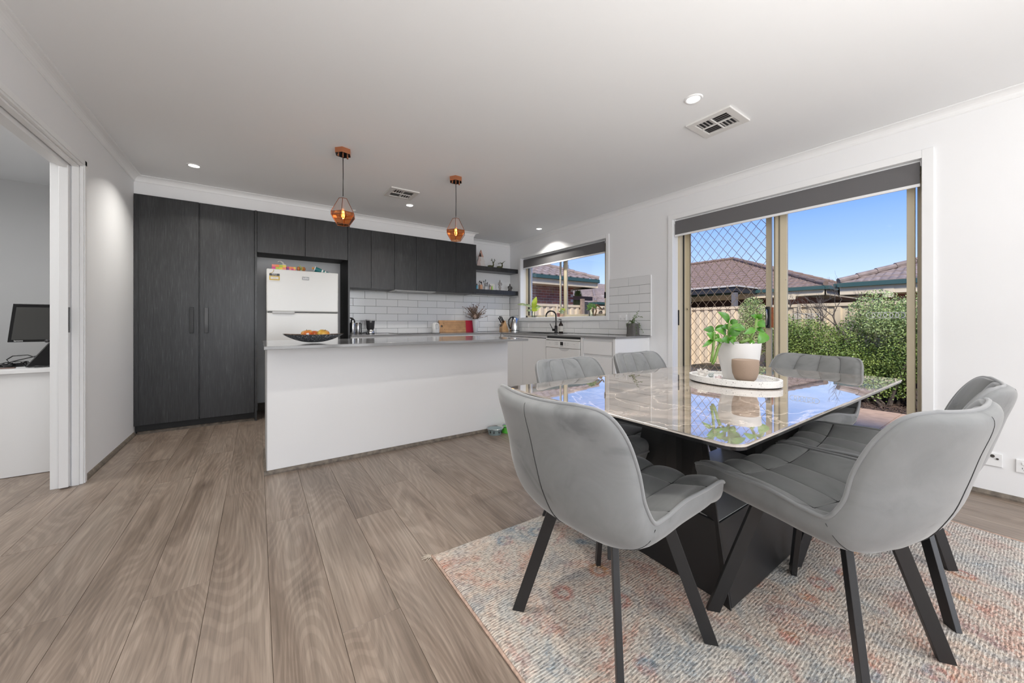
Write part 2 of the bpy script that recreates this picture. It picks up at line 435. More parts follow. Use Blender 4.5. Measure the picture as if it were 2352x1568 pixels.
# ---------------------------------------------------------------- mesh builder
ORG = {}
class MB:
    def __init__(s):
        s.v = []; s.f = []
    def add(s, vs, fs):
        n = len(s.v)
        s.v += [tuple(map(float, v)) for v in vs]
        s.f += [tuple(i + n for i in f) for f in fs]
        return s
    def box(s, x0, x1, y0, y1, z0, z1):
        if x0 > x1: x0, x1 = x1, x0
        if y0 > y1: y0, y1 = y1, y0
        if z0 > z1: z0, z1 = z1, z0
        return s.add([(x0, y0, z0), (x1, y0, z0), (x1, y1, z0), (x0, y1, z0), (x0, y0, z1), (x1, y0, z1), (x1, y1, z1), (x0, y1, z1)],
                     [(0, 3, 2, 1), (4, 5, 6, 7), (0, 1, 5, 4), (1, 2, 6, 5), (2, 3, 7, 6), (3, 0, 4, 7)])
    def hexa(s, bot, top):
        """eight corners: bottom quad (ccw seen from above) and top quad"""
        n = len(bot)
        fs = [tuple(range(n - 1, -1, -1)), tuple(range(n, 2 * n))]
        fs += [(i, (i + 1) % n, n + (i + 1) % n, n + i) for i in range(n)]
        return s.add(list(bot) + list(top), fs)
    def prism(s, poly, z0, z1):
        return s.hexa([(x, y, z0) for x, y in poly], [(x, y, z1) for x, y in poly])
    def tube(s, path, r, n=8, caps=True, closed=False):
        P = [Vector(p) for p in path]
        m = len(P)
        rr = r if isinstance(r, (list, tuple)) else [r] * m
        up = None
        vs = []
        for i, p in enumerate(P):
            if closed:
                t = P[(i + 1) % m] - P[i - 1]
            else:
                t = P[min(i + 1, m - 1)] - P[max(i - 1, 0)]
            if t.length < 1e-9: t = Vector((0, 0, 1))
            t.normalize()
            if up is None:
                up = t.orthogonal().normalized()
            else:
                up = (up - t * up.dot(t))
                up = up.normalized() if up.length > 1e-6 else t.orthogonal().normalized()
            w = t.cross(up)
            for k in range(n):
                a = 2 * PI * k / n
                vs.append(p + (up * math.cos(a) + w * math.sin(a)) * rr[i])
        fs = []
        for i in range(m if closed else m - 1):
            j = (i + 1) % m
            for k in range(n):
                k2 = (k + 1) % n
                fs.append((i * n + k, i * n + k2, j * n + k2, j * n + k))
        if caps and not closed:
            fs.append(tuple(range(n - 1, -1, -1)))
            fs.append(tuple((m - 1) * n + k for k in range(n)))
        return s.add(vs, fs)
    def lathe(s, prof, n=24, c=(0, 0, 0), sx=1.0, sy=1.0, a0=0.0, close=False):
        """prof: (r, z) from bottom to top; open ends unless r == 0"""
        vs = []; fs = []
        for r, z in prof:
            for k in range(n):
                a = a0 + 2 * PI * k / n
                vs.append((c[0] + sx * r * math.cos(a), c[1] + sy * r * math.sin(a), c[2] + z))
        m = len(prof)
        for i in range(m - 1):
            for k in range(n):
                k2 = (k + 1) % n
                fs.append((i * n + k, i * n + k2, (i + 1) * n + k2, (i + 1) * n + k))
        if prof[0][0] > 1e-6 and close: fs.append(tuple(range(n - 1, -1, -1)))
        if prof[-1][0] > 1e-6 and close: fs.append(tuple((m - 1) * n + k for k in range(n)))
        return s.add(vs, fs)
    def cyl(s, c, r, z0, z1, n=20, r2=None):
        r2 = r if r2 is None else r2
        return s.lathe([(r, z0), (r2, z1)], n, (c[0], c[1], 0), close=True)
    def rod(s, a, b, r, n=8):
        return s.tube([a, b], r, n)
    def ball(s, c, r, n=12, sc=(1, 1, 1)):
        prof = [(math.sin(PI * i / 8) * r, -math.cos(PI * i / 8) * r * sc[2]) for i in range(9)]
        prof[0] = (1e-5, prof[0][1]); prof[-1] = (1e-5, prof[-1][1])
        return s.lathe(prof, n, c, sc[0], sc[1])
    def grid(s, fn, nu, nv):
        vs = [fn(i / nu, j / nv) for j in range(nv + 1) for i in range(nu + 1)]
        fs = [(j * (nu + 1) + i, j * (nu + 1) + i + 1, (j + 1) * (nu + 1) + i + 1, (j + 1) * (nu + 1) + i) for j in range(nv) for i in range(nu)]
        return s.add(vs, fs)
    def rot(s, ang, c=(0, 0), axis='z'):
        ca, sa = math.cos(ang), math.sin(ang)
        s.v = [(c[0] + ca * (x - c[0]) - sa * (y - c[1]), c[1] + sa * (x - c[0]) + ca * (y - c[1]), z) for x, y, z in s.v]
        return s
    def mat4(s, M):
        s.v = [tuple(M @ Vector(v)) for v in s.v]
        return s
    def mesh(s, name, material, smooth=False):
        me = bpy.data.meshes.new(name)
        me.from_pydata(s.v, [], s.f)
        me.update()
        if smooth:
            me.polygons.foreach_set('use_smooth', [True] * len(me.polygons))
        mats = material if isinstance(material, (list, tuple)) else [material]
        for mm in mats:
            me.materials.append(mm)
        return me
    def build(s, name, material, parent=None, smooth=False, bevel=0.0, seg=2, local=False, loc=None, tag=None, sharp=None):
        """local: vertices are already in the parent's own space; else they are world coordinates"""
        po = ORG.get(parent.name, Vector((0, 0, 0))) if parent else Vector((0, 0, 0))
        o0 = Vector(loc) if loc is not None else None
        if not local:
            ref = o0 if o0 is not None else po
            s.v = [(x - ref[0], y - ref[1], z - ref[2]) for x, y, z in s.v]
        o = bpy.data.objects.new(name, s.mesh(name, material, smooth))
        COL.objects.link(o)
        if parent:
            o.parent = parent
            if not local and o0 is not None:
                o.location = o0 - po
                ORG[o.name] = o0
            else:
                ORG[o.name] = po
                if loc is not None: o.location = loc
        else:
            if o0 is not None: o.location = o0
            ORG[o.name] = o0 if o0 is not None else Vector((0, 0, 0))
        if smooth and sharp:
            me = o.data
            try:
                me.set_sharp_from_angle(angle=math.radians(sharp))
            except Exception:
                pass
        if bevel > 0:
            md = o.modifiers.new('bevel', 'BEVEL')
            md.width = bevel
            md.segments = seg
            md.limit_method = 'ANGLE'
            md.angle_limit = math.radians(35)
        if tag: setp(o, *tag)
        return o

def setp(o, label, cat, group=None, kind=None):
    if label: o['label'] = label
    if cat: o['category'] = cat
    if group: o['group'] = group
    if kind: o['kind'] = kind
    return o

def thing(name, label, cat, loc, rz=0.0, group=None, kind=None):
    o = bpy.data.objects.new(name, None)
    o.empty_display_size = 0.1
    COL.objects.link(o)
    o.location = loc
    o.rotation_euler = (0, 0, rz)
    ORG[o.name] = Vector(loc)
    return setp(o, label, cat, group, kind)

def copy_tree(o, parent=None):
    c = o.copy()
    COL.objects.link(c)
    if parent: c.parent = parent
    for ch in list(o.children):
        copy_tree(ch, c)
    return c

def inst(name, me, parent, loc, rot=(0, 0, 0), scale=(1, 1, 1)):
    """a piece sharing mesh data; loc in world coordinates, parent unrotated"""
    o = bpy.data.objects.new(name, me)
    COL.objects.link(o)
    po = ORG.get(parent.name, Vector((0, 0, 0))) if parent else Vector((0, 0, 0))
    o.parent = parent
    o.location = Vector(loc) - po
    o.rotation_euler = rot
    o.scale = scale
    return o

def text(body, size, parent, loc, rot, material, name='lettering', extrude=0.0004, align='CENTER'):
    c = bpy.data.curves.new(name, 'FONT')
    c.body = body
    c.size = size
    c.align_x = align
    c.align_y = 'CENTER'
    c.extrude = extrude
    c.materials.append(material)
    tmp = bpy.data.objects.new('tmp', c)
    COL.objects.link(tmp)
    bpy.context.view_layer.update()
    me = bpy.data.meshes.new_from_object(tmp.evaluated_get(bpy.context.evaluated_depsgraph_get()))
    bpy.data.objects.remove(tmp)
    bpy.data.curves.remove(c)
    me.materials.clear()
    me.materials.append(material)
    o = bpy.data.objects.new(name, me)
    COL.objects.link(o)
    po = ORG.get(parent.name, Vector((0, 0, 0)))
    o.parent = parent
    o.location = Vector(loc) - po
    o.rotation_euler = rot
    return o

# ================================================================ THE ROOM
XL, XR, YB, ZC = -0.946, 3.652, 5.318, 2.42
YREAR = -5.4
WT = 0.11

def st(name, mb, m, label, cat, **kw):
    o = mb.build(name, m, **kw)
    return setp(o, label, cat, None, 'structure')

# floor: sub-floor and planks
fl = st('floor', MB().box(-3.2, XR + 0.1, YREAR - 0.1, 5.75, -0.12, -0.012), plain('dark_underlay', (0.10, 0.08, 0.05), 0.9),
        'brown grey oak laminate floor of long wide planks', 'floor')
PW, PLN = 0.1965, 1.84
gap = 0.0004
pm = MB()
hw, hl = PW / 2 - gap, PLN / 2 - gap
pm.hexa([(-hw, -hl, -0.012), (hw, -hl, -0.012), (hw, hl, -0.012), (-hw, hl, -0.012)],
        [(-hw, -hl, -0.0012), (hw, -hl, -0.0012), (hw, hl, -0.0012), (-hw, hl, -0.0012)])
i_ = 0.0008
pm.hexa([(-hw, -hl, -0.0012), (hw, -hl, -0.0012), (hw, hl, -0.0012), (-hw, hl, -0.0012)],
        [(-hw + i_, -hl + i_, 0), (hw - i_, -hl + i_, 0), (hw - i_, hl - i_, 0), (-hw + i_, hl - i_, 0)])
plank_me = pm.mesh('plank', M_FLOOR)
joints = {-5: 2.65, -4: 3.83, -3: 3.275, -2: 1.924, -1: 2.80, 0: 0.45, 1: 1.34, 2: 2.08}
for k in range(-16, 19):
    xc = 0.038 + PW * (k + 0.5)
    j0 = joints.get(k, 0.3 + 1.84 * ((k * 0.381) % 1.0))
    if xc - PW / 2 > XR: continue
    lo, hi = (YREAR, 5.40) if k > -6 else (1.0, 5.75)
    y = j0
    while y > lo: y -= PLN
    while y < hi:
        a, b_ = max(y, lo), min(y + PLN, hi)
        if b_ - a > 0.04:
            inst('plank', plank_me, fl, (xc, (a + b_) / 2, 0), scale=(1, (b_ - a) / PLN, 1))
        y += PLN

# ceiling
cl = st('ceiling', MB().box(-3.2, XR + 0.3, YREAR - 0.1, 5.75, ZC, ZC + 0.1), M_CEIL, 'flat white painted ceiling', 'ceiling')

# back wall
wb = st('wall_back', MB().box(XL - 0.05, XR + 0.25, YB, YB + 0.12, -0.05, ZC), M_WALL, 'white back wall with white subway tiles and dark grout', 'wall')
# right wall with two openings: door y .447-2.23 z 0-2.15 ; window y 3.135-4.99, z 1.13-2.12
DY0, DY1, DZ1 = 0.447, 2.232, 2.15
WY0, WY1, WZ0, WZ1 = 3.145, 4.985, 1.132, 2.125
XO = XR + 0.24
mb = MB()
mb.box(XR, XO, YREAR, DY0, -0.05, ZC)
mb.box(XR, XO, DY0, DY1, DZ1, ZC)
mb.box(XR, XO, DY1, WY0, -0.05, ZC)
mb.box(XR, XO, WY0, WY1, -0.05, WZ0)
mb.box(XR, XO, WY0, WY1, WZ1, ZC)
mb.box(XR, XO, WY1, YB + 0.12, -0.05, ZC)
wr = st('wall_right', mb, M_WALL, 'white right wall with sliding door and kitchen window', 'wall')
# left wall with the study opening y 1.7 - 3.545, z 0 - 2.06
LY0, LY1, LZ = 1.70, 3.545, 2.062
mb = MB()
mb.box(XL - WT, XL, YREAR, LY0, -0.05, ZC)
mb.box(XL - WT, XL, LY0, LY1, LZ, ZC)
mb.box(XL - WT, XL, LY1, 5.66, -0.05, ZC)
wl_ = st('wall_left', mb, M_WALL, 'white left wall with the cavity door opening to the study', 'wall')
# rear wall with a wide opening, added to let light in (behind the camera)
mb = MB()
mb.box(XL - WT, -0.9, YREAR - 0.12, YREAR, -0.05, ZC)
mb.box(3.5, XO, YREAR - 0.12, YREAR, -0.05, ZC)
mb.box(-0.9, 3.5, YREAR - 0.12, YREAR, 2.3, ZC)
wrear = st('wall_rear', mb, M_WALL, 'white wall at the far end behind the camera', 'wall')
# study walls
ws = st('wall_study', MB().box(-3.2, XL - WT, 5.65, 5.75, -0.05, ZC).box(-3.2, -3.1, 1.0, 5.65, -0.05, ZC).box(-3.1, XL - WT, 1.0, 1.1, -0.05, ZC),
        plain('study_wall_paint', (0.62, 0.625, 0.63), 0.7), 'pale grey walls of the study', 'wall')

# cornice: coved profile swept along wall tops
def cornice_pts(d=0.052, n=6):
    pts = [(0, -d - 0.004), (0.004, -d - 0.004), (0.006, -d)]
    for i in range(n + 1):
        a = PI / 2 * i / n
        pts.append((d - (d - 0.008) * math.cos(a) * 1.0, -0.006 - (d - 0.008) * (1 - math.sin(a))))
    pts += [(d + 0.004, -0.004), (d + 0.004, 0), (0, 0)]
    return pts
def sweep_cornice(mb, path, normals):
    """path: list of wall points (x,y); normals: mitred offset direction at each point"""
    prof = cornice_pts()
    n = len(prof)
    vs = []
    for (x, y), (nx, ny) in zip(path, normals):
        for a, z in prof:
            vs.append((x + nx * a, y + ny * a, ZC + z))
    fs = []
    for i in range(len(path) - 1):
        for k in range(n - 1):
            fs.append((i * n + k, i * n + k + 1, (i + 1) * n + k + 1, (i + 1) * n + k))
    mb.add(vs, fs)
YP = 4.811      # bulkhead face above the pantry
YU = 4.955      # bulkhead face above the wall cabinets
XBK1, XBK2 = 0.925, 2.728
path = [(XL, YREAR), (XL, YP), (XBK1, YP), (XBK1, YU), (XBK2, YU), (XBK2, YB), (XR, YB), (XR, YREAR)]
nrm = [(1, 0), (1, -1), (1, -1), (1, -1), (1, -1), (1, -1), (-1, -1), (-1, 0)]
mb = MB(); sweep_cornice(mb, path, nrm)
tr = mb.build('trim_1', M_TRIM)
setp(tr, 'white coved cornice running round the top of the room', 'cornice', None, 'structure')
# bulkhead
bk = st('trim_2', MB().box(XL, XBK1, YP, YB, 2.252, ZC).box(XBK1, XBK2, YU, YB, 2.246, ZC), M_WALL, 'white bulkhead above the black kitchen cabinets', 'bulkhead')

# skirting bead (grey wood)
def bead(mb, a, b, nx, ny, h=0.022, w=0.016):
    (x0, y0), (x1, y1) = a, b
    prof = [(0, 0), (w, 0), (w, h * 0.35), (w * 0.6, h * 0.8), (w * 0.25, h), (0, h)]
    vs = []
    for (x, y) in (a, b):
        for p, z in prof: vs.append((x + nx * p, y + ny * p, z))
    n = len(prof)
    fs = [(k, (k + 1) % n, n + (k + 1) % n, n + k) for k in range(n)] + [tuple(range(n - 1, -1, -1)), tuple(range(n, 2 * n))]
    mb.add(vs, fs)
mb = MB(); bead(mb, (XL, LY1 + 0.045), (XL, 4.79), 1, 0, 0.030, 0.018); bead(mb, (XL, YREAR), (XL, LY0 - 0.045), 1, 0, 0.030, 0.018)
st('baseboard_left', mb, M_SKIRT, 'grey wood beading along the foot of the left wall', 'baseboard')
mb = MB(); bead(mb, (XR, YREAR), (XR, DY0 - 0.05), -1, 0, 0.030, 0.018); bead(mb, (XR, DY1 + 0.05), (XR, 2.5), -1, 0, 0.030, 0.018)
st('baseboard_right', mb, M_SKIRT, 'grey wood beading along the foot of the right wall', 'baseboard')
mb = MB(); mb.box(0.0, 0.92, YB - 0.02, YB, 0, 0.09)
st('baseboard_back', mb, plain('dark_brown_skirting', (0.10, 0.075, 0.055), 0.6, var=0.3, scale=30), 'dark brown skirting at the back of the fridge alcove', 'baseboard')

# architraves
def frame_yz(mb, x0, x1, y0, y1, z0, z1, w, bottom=True):
    mb.box(x0, x1, y0 - w, y0, z0 - (w if bottom else 0), z1 + w)
    mb.box(x0, x1, y1, y1 + w, z0 - (w if bottom else 0), z1 + w)
    mb.box(x0, x1, y0, y1, z1, z1 + w)
    if bottom: mb.box(x0, x1, y0, y1, z0 - w, z0)
mb = MB(); frame_yz(mb, XR - 0.014, XR, DY0, DY1, 0, DZ1 - 0.003, 0.055, False)
st('trim_3', mb, M_TRIM, 'white architrave round the sliding glass door', 'architrave', bevel=0.003)
mb = MB(); frame_yz(mb, XR - 0.014, XR, WY0, WY1, WZ0, WZ1, 0.047); mb.box(XR - 0.014, XR, WY0 - 0.047, WY1 + 0.047, 1.0745, WZ0 - 0.047)
mb.box(XR, XR + 0.10, WY0, WY1, WZ0 - 0.01, WZ0 + 0.003)
st('trim_4', mb, M_TRIM, 'white architrave and sill round the kitchen window', 'architrave', bevel=0.003)
mb = MB(); frame_yz(mb, XL, XL + 0.016, LY0, LY1, 0, LZ, 0.045, False)
mb.box(XL + 0.016, XL + 0.021, LY1 + 0.012, LY1 + 0.045, 0, LZ + 0.045)
mb.box(XL + 0.016, XL + 0.021, LY0, LY1 + 0.045, LZ + 0.012, LZ + 0.045)
# jambs either side of the pocket
mb.box(XL - 0.032, XL, LY1 - 0.012, LY1, 0, LZ); mb.box(XL - WT - 0.012, XL - 0.082, LY1 - 0.014, LY1 + 0.03, 0, LZ)
mb.box(XL - 0.032, XL, LY0, LY1, LZ - 0.012, LZ); mb.box(XL - WT - 0.012, XL - 0.082, LY0, LY1, LZ - 0.012, LZ + 0.03)
st('trim_5', mb, M_TRIM, 'white architrave and split jamb round the study doorway', 'architrave', bevel=0.002)
d3 = thing('door_3', 'white cavity sliding door pushed back into the left wall with a black flush pull', 'door', (XL - 0.057, LY1 - 0.03, 0), kind='structure')
MB().box(XL - 0.077, XL - 0.037, LY1 - 0.045, LY1 - 0.002, 0.008, LZ - 0.02).build('leaf', M_TRIM, d3, bevel=0.002)
MB().box(XL - 0.0375, XL - 0.0352, LY1 - 0.042, LY1 - 0.020, 0.985, 1.145).build('flush_pull', M_CHARC, d3)
MB().box(XL - 0.0355, XL - 0.0345, LY1 - 0.036, LY1 - 0.028, 1.00, 1.13).build('pull_slot', M_GLOSSB, d3)
MB().box(XL - 0.075, XL - 0.04, LY0, LY1, LZ - 0.035, LZ - 0.004).build('top_track', M_TRIM, d3)

# wall tiles
TP, RP, Z5 = 0.303, 0.103, 1.0725
GT = 0.003
def tile_mesh(w, h, t=0.007):
    b = 0.0015
    m = MB()
    m.hexa([(-w / 2, 0, -h / 2), (w / 2, 0, -h / 2), (w / 2, 0, h / 2), (-w / 2, 0, h / 2)],
           [(-w / 2, -t + b, -h / 2), (w / 2, -t + b, -h / 2), (w / 2, -t + b, h / 2), (-w / 2, -t + b, h / 2)])
    m.hexa([(-w / 2, -t + b, -h / 2), (w / 2, -t + b, -h / 2), (w / 2, -t + b, h / 2), (-w / 2, -t + b, h / 2)],
           [(-w / 2 + b, -t, -h / 2 + b), (w / 2 - b, -t, -h / 2 + b), (w / 2 - b, -t, h / 2 - b), (-w / 2 + b, -t, h / 2 - b)])
    m.f = [tuple(reversed(f)) for f in m.f]
    return m.mesh('tile', M_TILE)
TCACHE = {}
def tile_at(wall, a0, a1, z0, z1, parent):
    w, h = round(a1 - a0 - GT, 4), round(z1 - z0 - GT, 4)
    if w < 0.012 or h < 0.012: return
    me = TCACHE.setdefault((w, h), None) or tile_mesh(w, h)
    TCACHE[(w, h)] = me
    if wall == 'b':
        inst('tile', me, parent, ((a0 + a1) / 2, YB - 0.001, (z0 + z1) / 2))
    else:
        inst('tile', me, parent, (XR - 0.001, (a0 + a1) / 2, (z0 + z1) / 2), (0, 0, -PI / 2))
def lay(wall, amin, amax, zmin, zmax, origin, parent, sign=1):
    for r in range(-2, 7):
        z0, z1 = Z5 + (r) * RP, Z5 + (r + 1) * RP
        z0, z1 = max(z0, zmin), min(z1, zmax)
        if z1 - z0 < 0.015: continue
        off = 0 if (r % 2 == 1) else TP / 2
        k = -60
        while k < 60:
            a0 = origin + off + k * TP
            a1 = a0 + TP
            a0, a1 = max(a0, amin), min(a1, amax)
            if a1 - a0 > 0.015: tile_at(wall, a0, a1, z0, z1, parent)
            k += 1
# rows: r=-1 is the row just below line 5 and carries the 'even' joints
grout_b = MB().box(0.93, XR, YB - 0.0035, YB + 0.001, 0.9, 1.5125)
grout_b.build('grout', M_GROUT, wb)
lay('b', 0.93, XR - 0.008, 0.902, 1.5125, 1.2153, wb)
mb = MB()
mb.box(XR - 0.0035, XR + 0.001, 2.502, WY0 - 0.047, 0.9, 1.5875)
mb.box(XR - 0.0035, XR + 0.001, WY0 - 0.047, WY1 + 0.047, 0.9, WZ0 - 0.047)
mb.box(XR - 0.0035, XR + 0.001, WY1 + 0.047, YB, 0.9, 1.5125)
mb.build('grout', M_GROUT, wr)
lay('r', 2.502, WY0 - 0.048, Z5, 1.5875, 4.7731, wr)
lay('r', WY1 + 0.048, YB - 0.008, Z5, 1.5125, 4.7731, wr)
lay('r', 2.502, YB - 0.008, 0.902, Z5, 4.7731, wr)
MB().box(XR - 0.011, XR, 2.496, 2.502, 0.9, 1.589).build('tile_trim', M_TRIM, wr)

# ---------------------------------------------------------------- ceiling fittings
M_LED = emis('lit_diffuser', (1.0, 0.985, 0.95), 6.0)
dl0 = None
dl_spots = [(-0.456, 4.213, 'recessed round downlight in the ceiling near the black pantry'),
            (1.459, 4.194, 'recessed round downlight in the ceiling beside the kitchen vent'),
            (3.374, 4.164, 'recessed round downlight in the ceiling above the sink corner'),
            (2.197, 1.21, 'recessed round downlight in the ceiling beside the vent above the table'),
            (0.3, 1.21, None), (0.3, -1.4, None), (2.2, -1.4, None), (0.3, -4.0, None), (2.2, -4.0, None)]
for i, (x, y, lab) in enumerate(dl_spots):
    if dl0 is None:
        dl0 = t = thing('downlight', lab, 'downlight', (x, y, ZC))
        MB().lathe([(0.037, -0.003), (0.040, -0.006), (0.050, -0.005), (0.053, 0.0)], 32, (x, y, ZC)).build('trim_ring', M_TRIM, t, smooth=True)
        MB().lathe([(1e-4, -0.0025), (0.038, -0.0025)], 32, (x, y, ZC)).build('diffuser', M_LED, t)
    else:
        t = copy_tree(dl0)
        t.location = (x, y, ZC)
        setp(t, lab or 'round recessed downlight in the ceiling behind the camera', 'downlight')
    if lab is None:
        t['group'] = 'downlights behind the camera'
    else:
        t['group'] = 'recessed downlights in the ceiling'
    l = lamp('AREA', 'downlight_glow', (x, y, ZC - 0.010), (0, 0, 0), DOWNLIGHT_W, (1.0, 0.965, 0.90), shape='DISK', size=0.07, spread=math.radians(125))

def vent(x0, x1, y0, y1, label, dark):
    t = thing('ceiling_vent', label, 'air vent', ((x0 + x1) / 2, (y0 + y1) / 2, ZC), group='ceiling air vents')
    w = 0.045
    mb = MB()
    mb.box(x0, x1, y0, y0 + w, ZC - 0.012, ZC); mb.box(x0, x1, y1 - w, y1, ZC - 0.012, ZC)
    mb.box(x0, x0 + w, y0 + w, y1 - w, ZC - 0.012, ZC); mb.box(x1 - w, x1, y0 + w, y1 - w, ZC - 0.012, ZC)
    xm, ym = (x0 + x1) / 2, (y0 + y1) / 2
    mb.box(xm - 0.004, xm + 0.004, y0 + w, y1 - w, ZC - 0.012, ZC - 0.002); mb.box(x0 + w, x1 - w, ym - 0.004, ym + 0.004, ZC - 0.012, ZC - 0.002)
    mb.build('frame', M_CEILV, t, bevel=0.002)
    MB().box(x0 + w, x1 - w, y0 + w, y1 - w, ZC - 0.0015, ZC - 0.0005).build('duct', M_CHARC, t)
    for qx in (0, 1):
        for qy in (0, 1):
            a0, a1 = (x0 + w, xm - 0.004) if qx == 0 else (xm + 0.004, x1 - w)
            b0, b1 = (y0 + w, ym - 0.004) if qy == 0 else (ym + 0.004, y1 - w)
            along_x = (qx + qy) % 2 == 1
            for k in range(4):
                f = (k + 0.5) / 4
                mb = MB()
                if along_x:
                    c = b0 + (b1 - b0) * f
                    sg = 1 if qy else -1
                    mb.hexa([(a0, c - 0.010, ZC - 0.010), (a1, c - 0.010, ZC - 0.010), (a1, c - 0.008, ZC - 0.010), (a0, c - 0.008, ZC - 0.010)],
                            [(a0, c + 0.004, ZC - 0.003), (a1, c + 0.004, ZC - 0.003), (a1, c + 0.006, ZC - 0.003), (a0, c + 0.006, ZC - 0.003)])
                else:
                    c = a0 + (a1 - a0) * f
                    mb.hexa([(c - 0.010, b0, ZC - 0.010), (c - 0.008, b0, ZC - 0.010), (c - 0.008, b1, ZC - 0.010), (c - 0.010, b1, ZC - 0.010)],
                            [(c + 0.004, b0, ZC - 0.003), (c + 0.006, b0, ZC - 0.003), (c + 0.006, b1, ZC - 0.003), (c + 0.004, b1, ZC - 0.003)])
                mb.build('slat', M_CEILV, t)
M_CEILV = plain('off_white_vent_plastic', (0.70, 0.69, 0.67), 0.5)
vent(1.105, 1.402, 3.716, 4.006, 'square white louvred vent in the ceiling between the two pendants', True)
vent(2.447, 2.730, 1.112, 1.405, 'square white louvred vent in the ceiling above the dining table', False)

# ================================================================ KITCHEN
YD = 4.79   # pantry door plane
pan = thing('pantry_cupboard', 'tall black woodgrain two door pantry cupboard against the left wall', 'cupboard', (-0.48, 5.0, 0))
MB().box(XL + 0.003, -0.027, YD + 0.021, YB - 0.01, 0.10, 2.248).build('carcass', M_BLK, pan)
MB().box(XL + 0.003, -0.024, YD + 0.045, YD + 0.06, 0.022, 0.10).build('kickboard', M_BLKP, pan)
mb = MB(); bead(mb, (XL + 0.02, YD + 0.045), (-0.03, YD + 0.045), 0, -1, 0.022, 0.022); mb.build('beading', M_SKIRT, pan)
MB().box(XL + 0.003, XL + 0.036, YD, YD + 0.02, 0.085, 2.248).build('filler_panel', M_BLK, pan)
for x0, x1, dy, hx in ((XL + 0.038, -0.482, -0.012, -0.534), (-0.474, -0.030, 0.0, -0.422)):
    dr = MB().box(x0, x1, YD + dy, YD + 0.018 + dy, 0.088, 2.246).build('door', M_BLK, pan, bevel=0.0012, loc=((x0 + x1) / 2, YD + dy, 1.1))
    h = MB().box(hx - 0.016, hx + 0.016, YD + dy - 0.026, YD + dy - 0.018, 0.945, 1.200)
    h.box(hx - 0.016, hx - 0.012, YD + dy - 0.018, YD + dy, 0.945, 1.2); h.box(hx - 0.016, hx + 0.016, YD + dy - 0.018, YD + dy, 0.945, 0.952); h.box(hx - 0.016, hx + 0.016, YD + dy - 0.018, YD + dy, 1.193, 1.2)
    h.build('handle', M_GLOSSB, dr, bevel=0.002)
MB().box(-0.024, -0.006, YD - 0.006, YB - 0.01, 0.0, 2.25).build('end_panel', M_BLK, pan)

# fridge alcove: top cabinet + right gable
fc = thing('overfridge_cupboard', 'black woodgrain two door cupboard above the white fridge', 'cupboard', (0.45, 5.0, 1.8))
MB().box(0.0, 0.902, YD + 0.02, YB - 0.01, 1.83, 2.248).build('carcass', M_BLKP, fc)
for x0, x1 in ((-0.003, 0.446), (0.450, 0.899)):
    MB().box(x0, x1, YD, YD + 0.018, 1.806, 2.248).build('door', M_BLK, fc, bevel=0.0012, loc=((x0 + x1) / 2, YD, 2.0))
MB().box(0.903, 0.921, YD - 0.004, YB - 0.01, 0.0, 2.25).build('end_panel', M_BLKP, fc)
MB().box(0.9025, 0.9215, YD - 0.006, YD - 0.003, 0.0, 2.25).build('edge_strip', M_BLK, fc)

# wall cabinets
YC = 4.93
xs = [0.948, 1.206, 1.509, 1.810, 2.110, 2.415, 2.740]
names = ['black woodgrain wall cabinet with two doors beside the fridge', 'black woodgrain wall cabinet with two doors over the range hood',
         'black woodgrain wall cabinet with two doors beside the open shelves']
for g in range(3):
    a, b_ = xs[2 * g], xs[2 * g + 2]
    t = thing('wall_cabinet', names[g], 'cabinet', ((a + b_) / 2, 5.1, 1.5), group='black wall cabinets')
    zb = 1.500 if g != 1 else 1.56
    MB().box(a + 0.002, b_ - 0.002, YC + 0.02, YB - 0.012, zb, 2.244).build('carcass', M_BLKP if g != 1 else M_BLKP, t)
    for k in range(2):
        x0, x1 = xs[2 * g + k], xs[2 * g + k + 1]
        MB().box(x0 + 0.0015, x1 - 0.0015, YC, YC + 0.018, 1.492, 2.243).build('door', M_BLK, t, bevel=0.0012, loc=((x0 + x1) / 2, YC, 1.87))
    if g == 2:
        MB().box(b_ - 0.002, b_ + 0.016, YC, YB - 0.012, 1.492, 2.243).build('end_panel', M_BLK, t)
    MB().box(a + 0.004, b_ - 0.004, YC + 0.022, YB - 0.014, zb - 0.006, zb).build('underside', M_STEEL if g == 1 else plain('grey_board', (0.12, 0.12, 0.12), 0.5), t)
hood = thing('range_hood', 'slim steel range hood under the middle black wall cabinets', 'range hood', (1.81, 5.1, 1.5))
MB().box(1.513, 2.106, YC + 0.021, YB - 0.03, 1.484, 1.552).build('body', plain('pale_hood_metal', (0.55, 0.55, 0.54), 0.35, 0.3), hood, bevel=0.003)
MB().box(1.56, 2.06, YC + 0.06, YB - 0.08, 1.480, 1.4845).build('filter', plain('grey_mesh', (0.4, 0.4, 0.4), 0.4, 0.8), hood)

# floating shelves
XS = 2.760
for z0, z1, lab in ((1.885, 1.955, 'upper black floating shelf in the corner with deer figures on it'), (1.512, 1.583, 'lower black floating shelf in the corner with brushes and figurines on it')):
    t = MB().box(XS, XR - 0.002, 5.073, YB - 0.002, z0, z1).build('floating_shelf', M_BLK, loc=(3.2, 5.2, z0), bevel=0.002)
    setp(t, lab, 'shelf', 'black floating shelves')

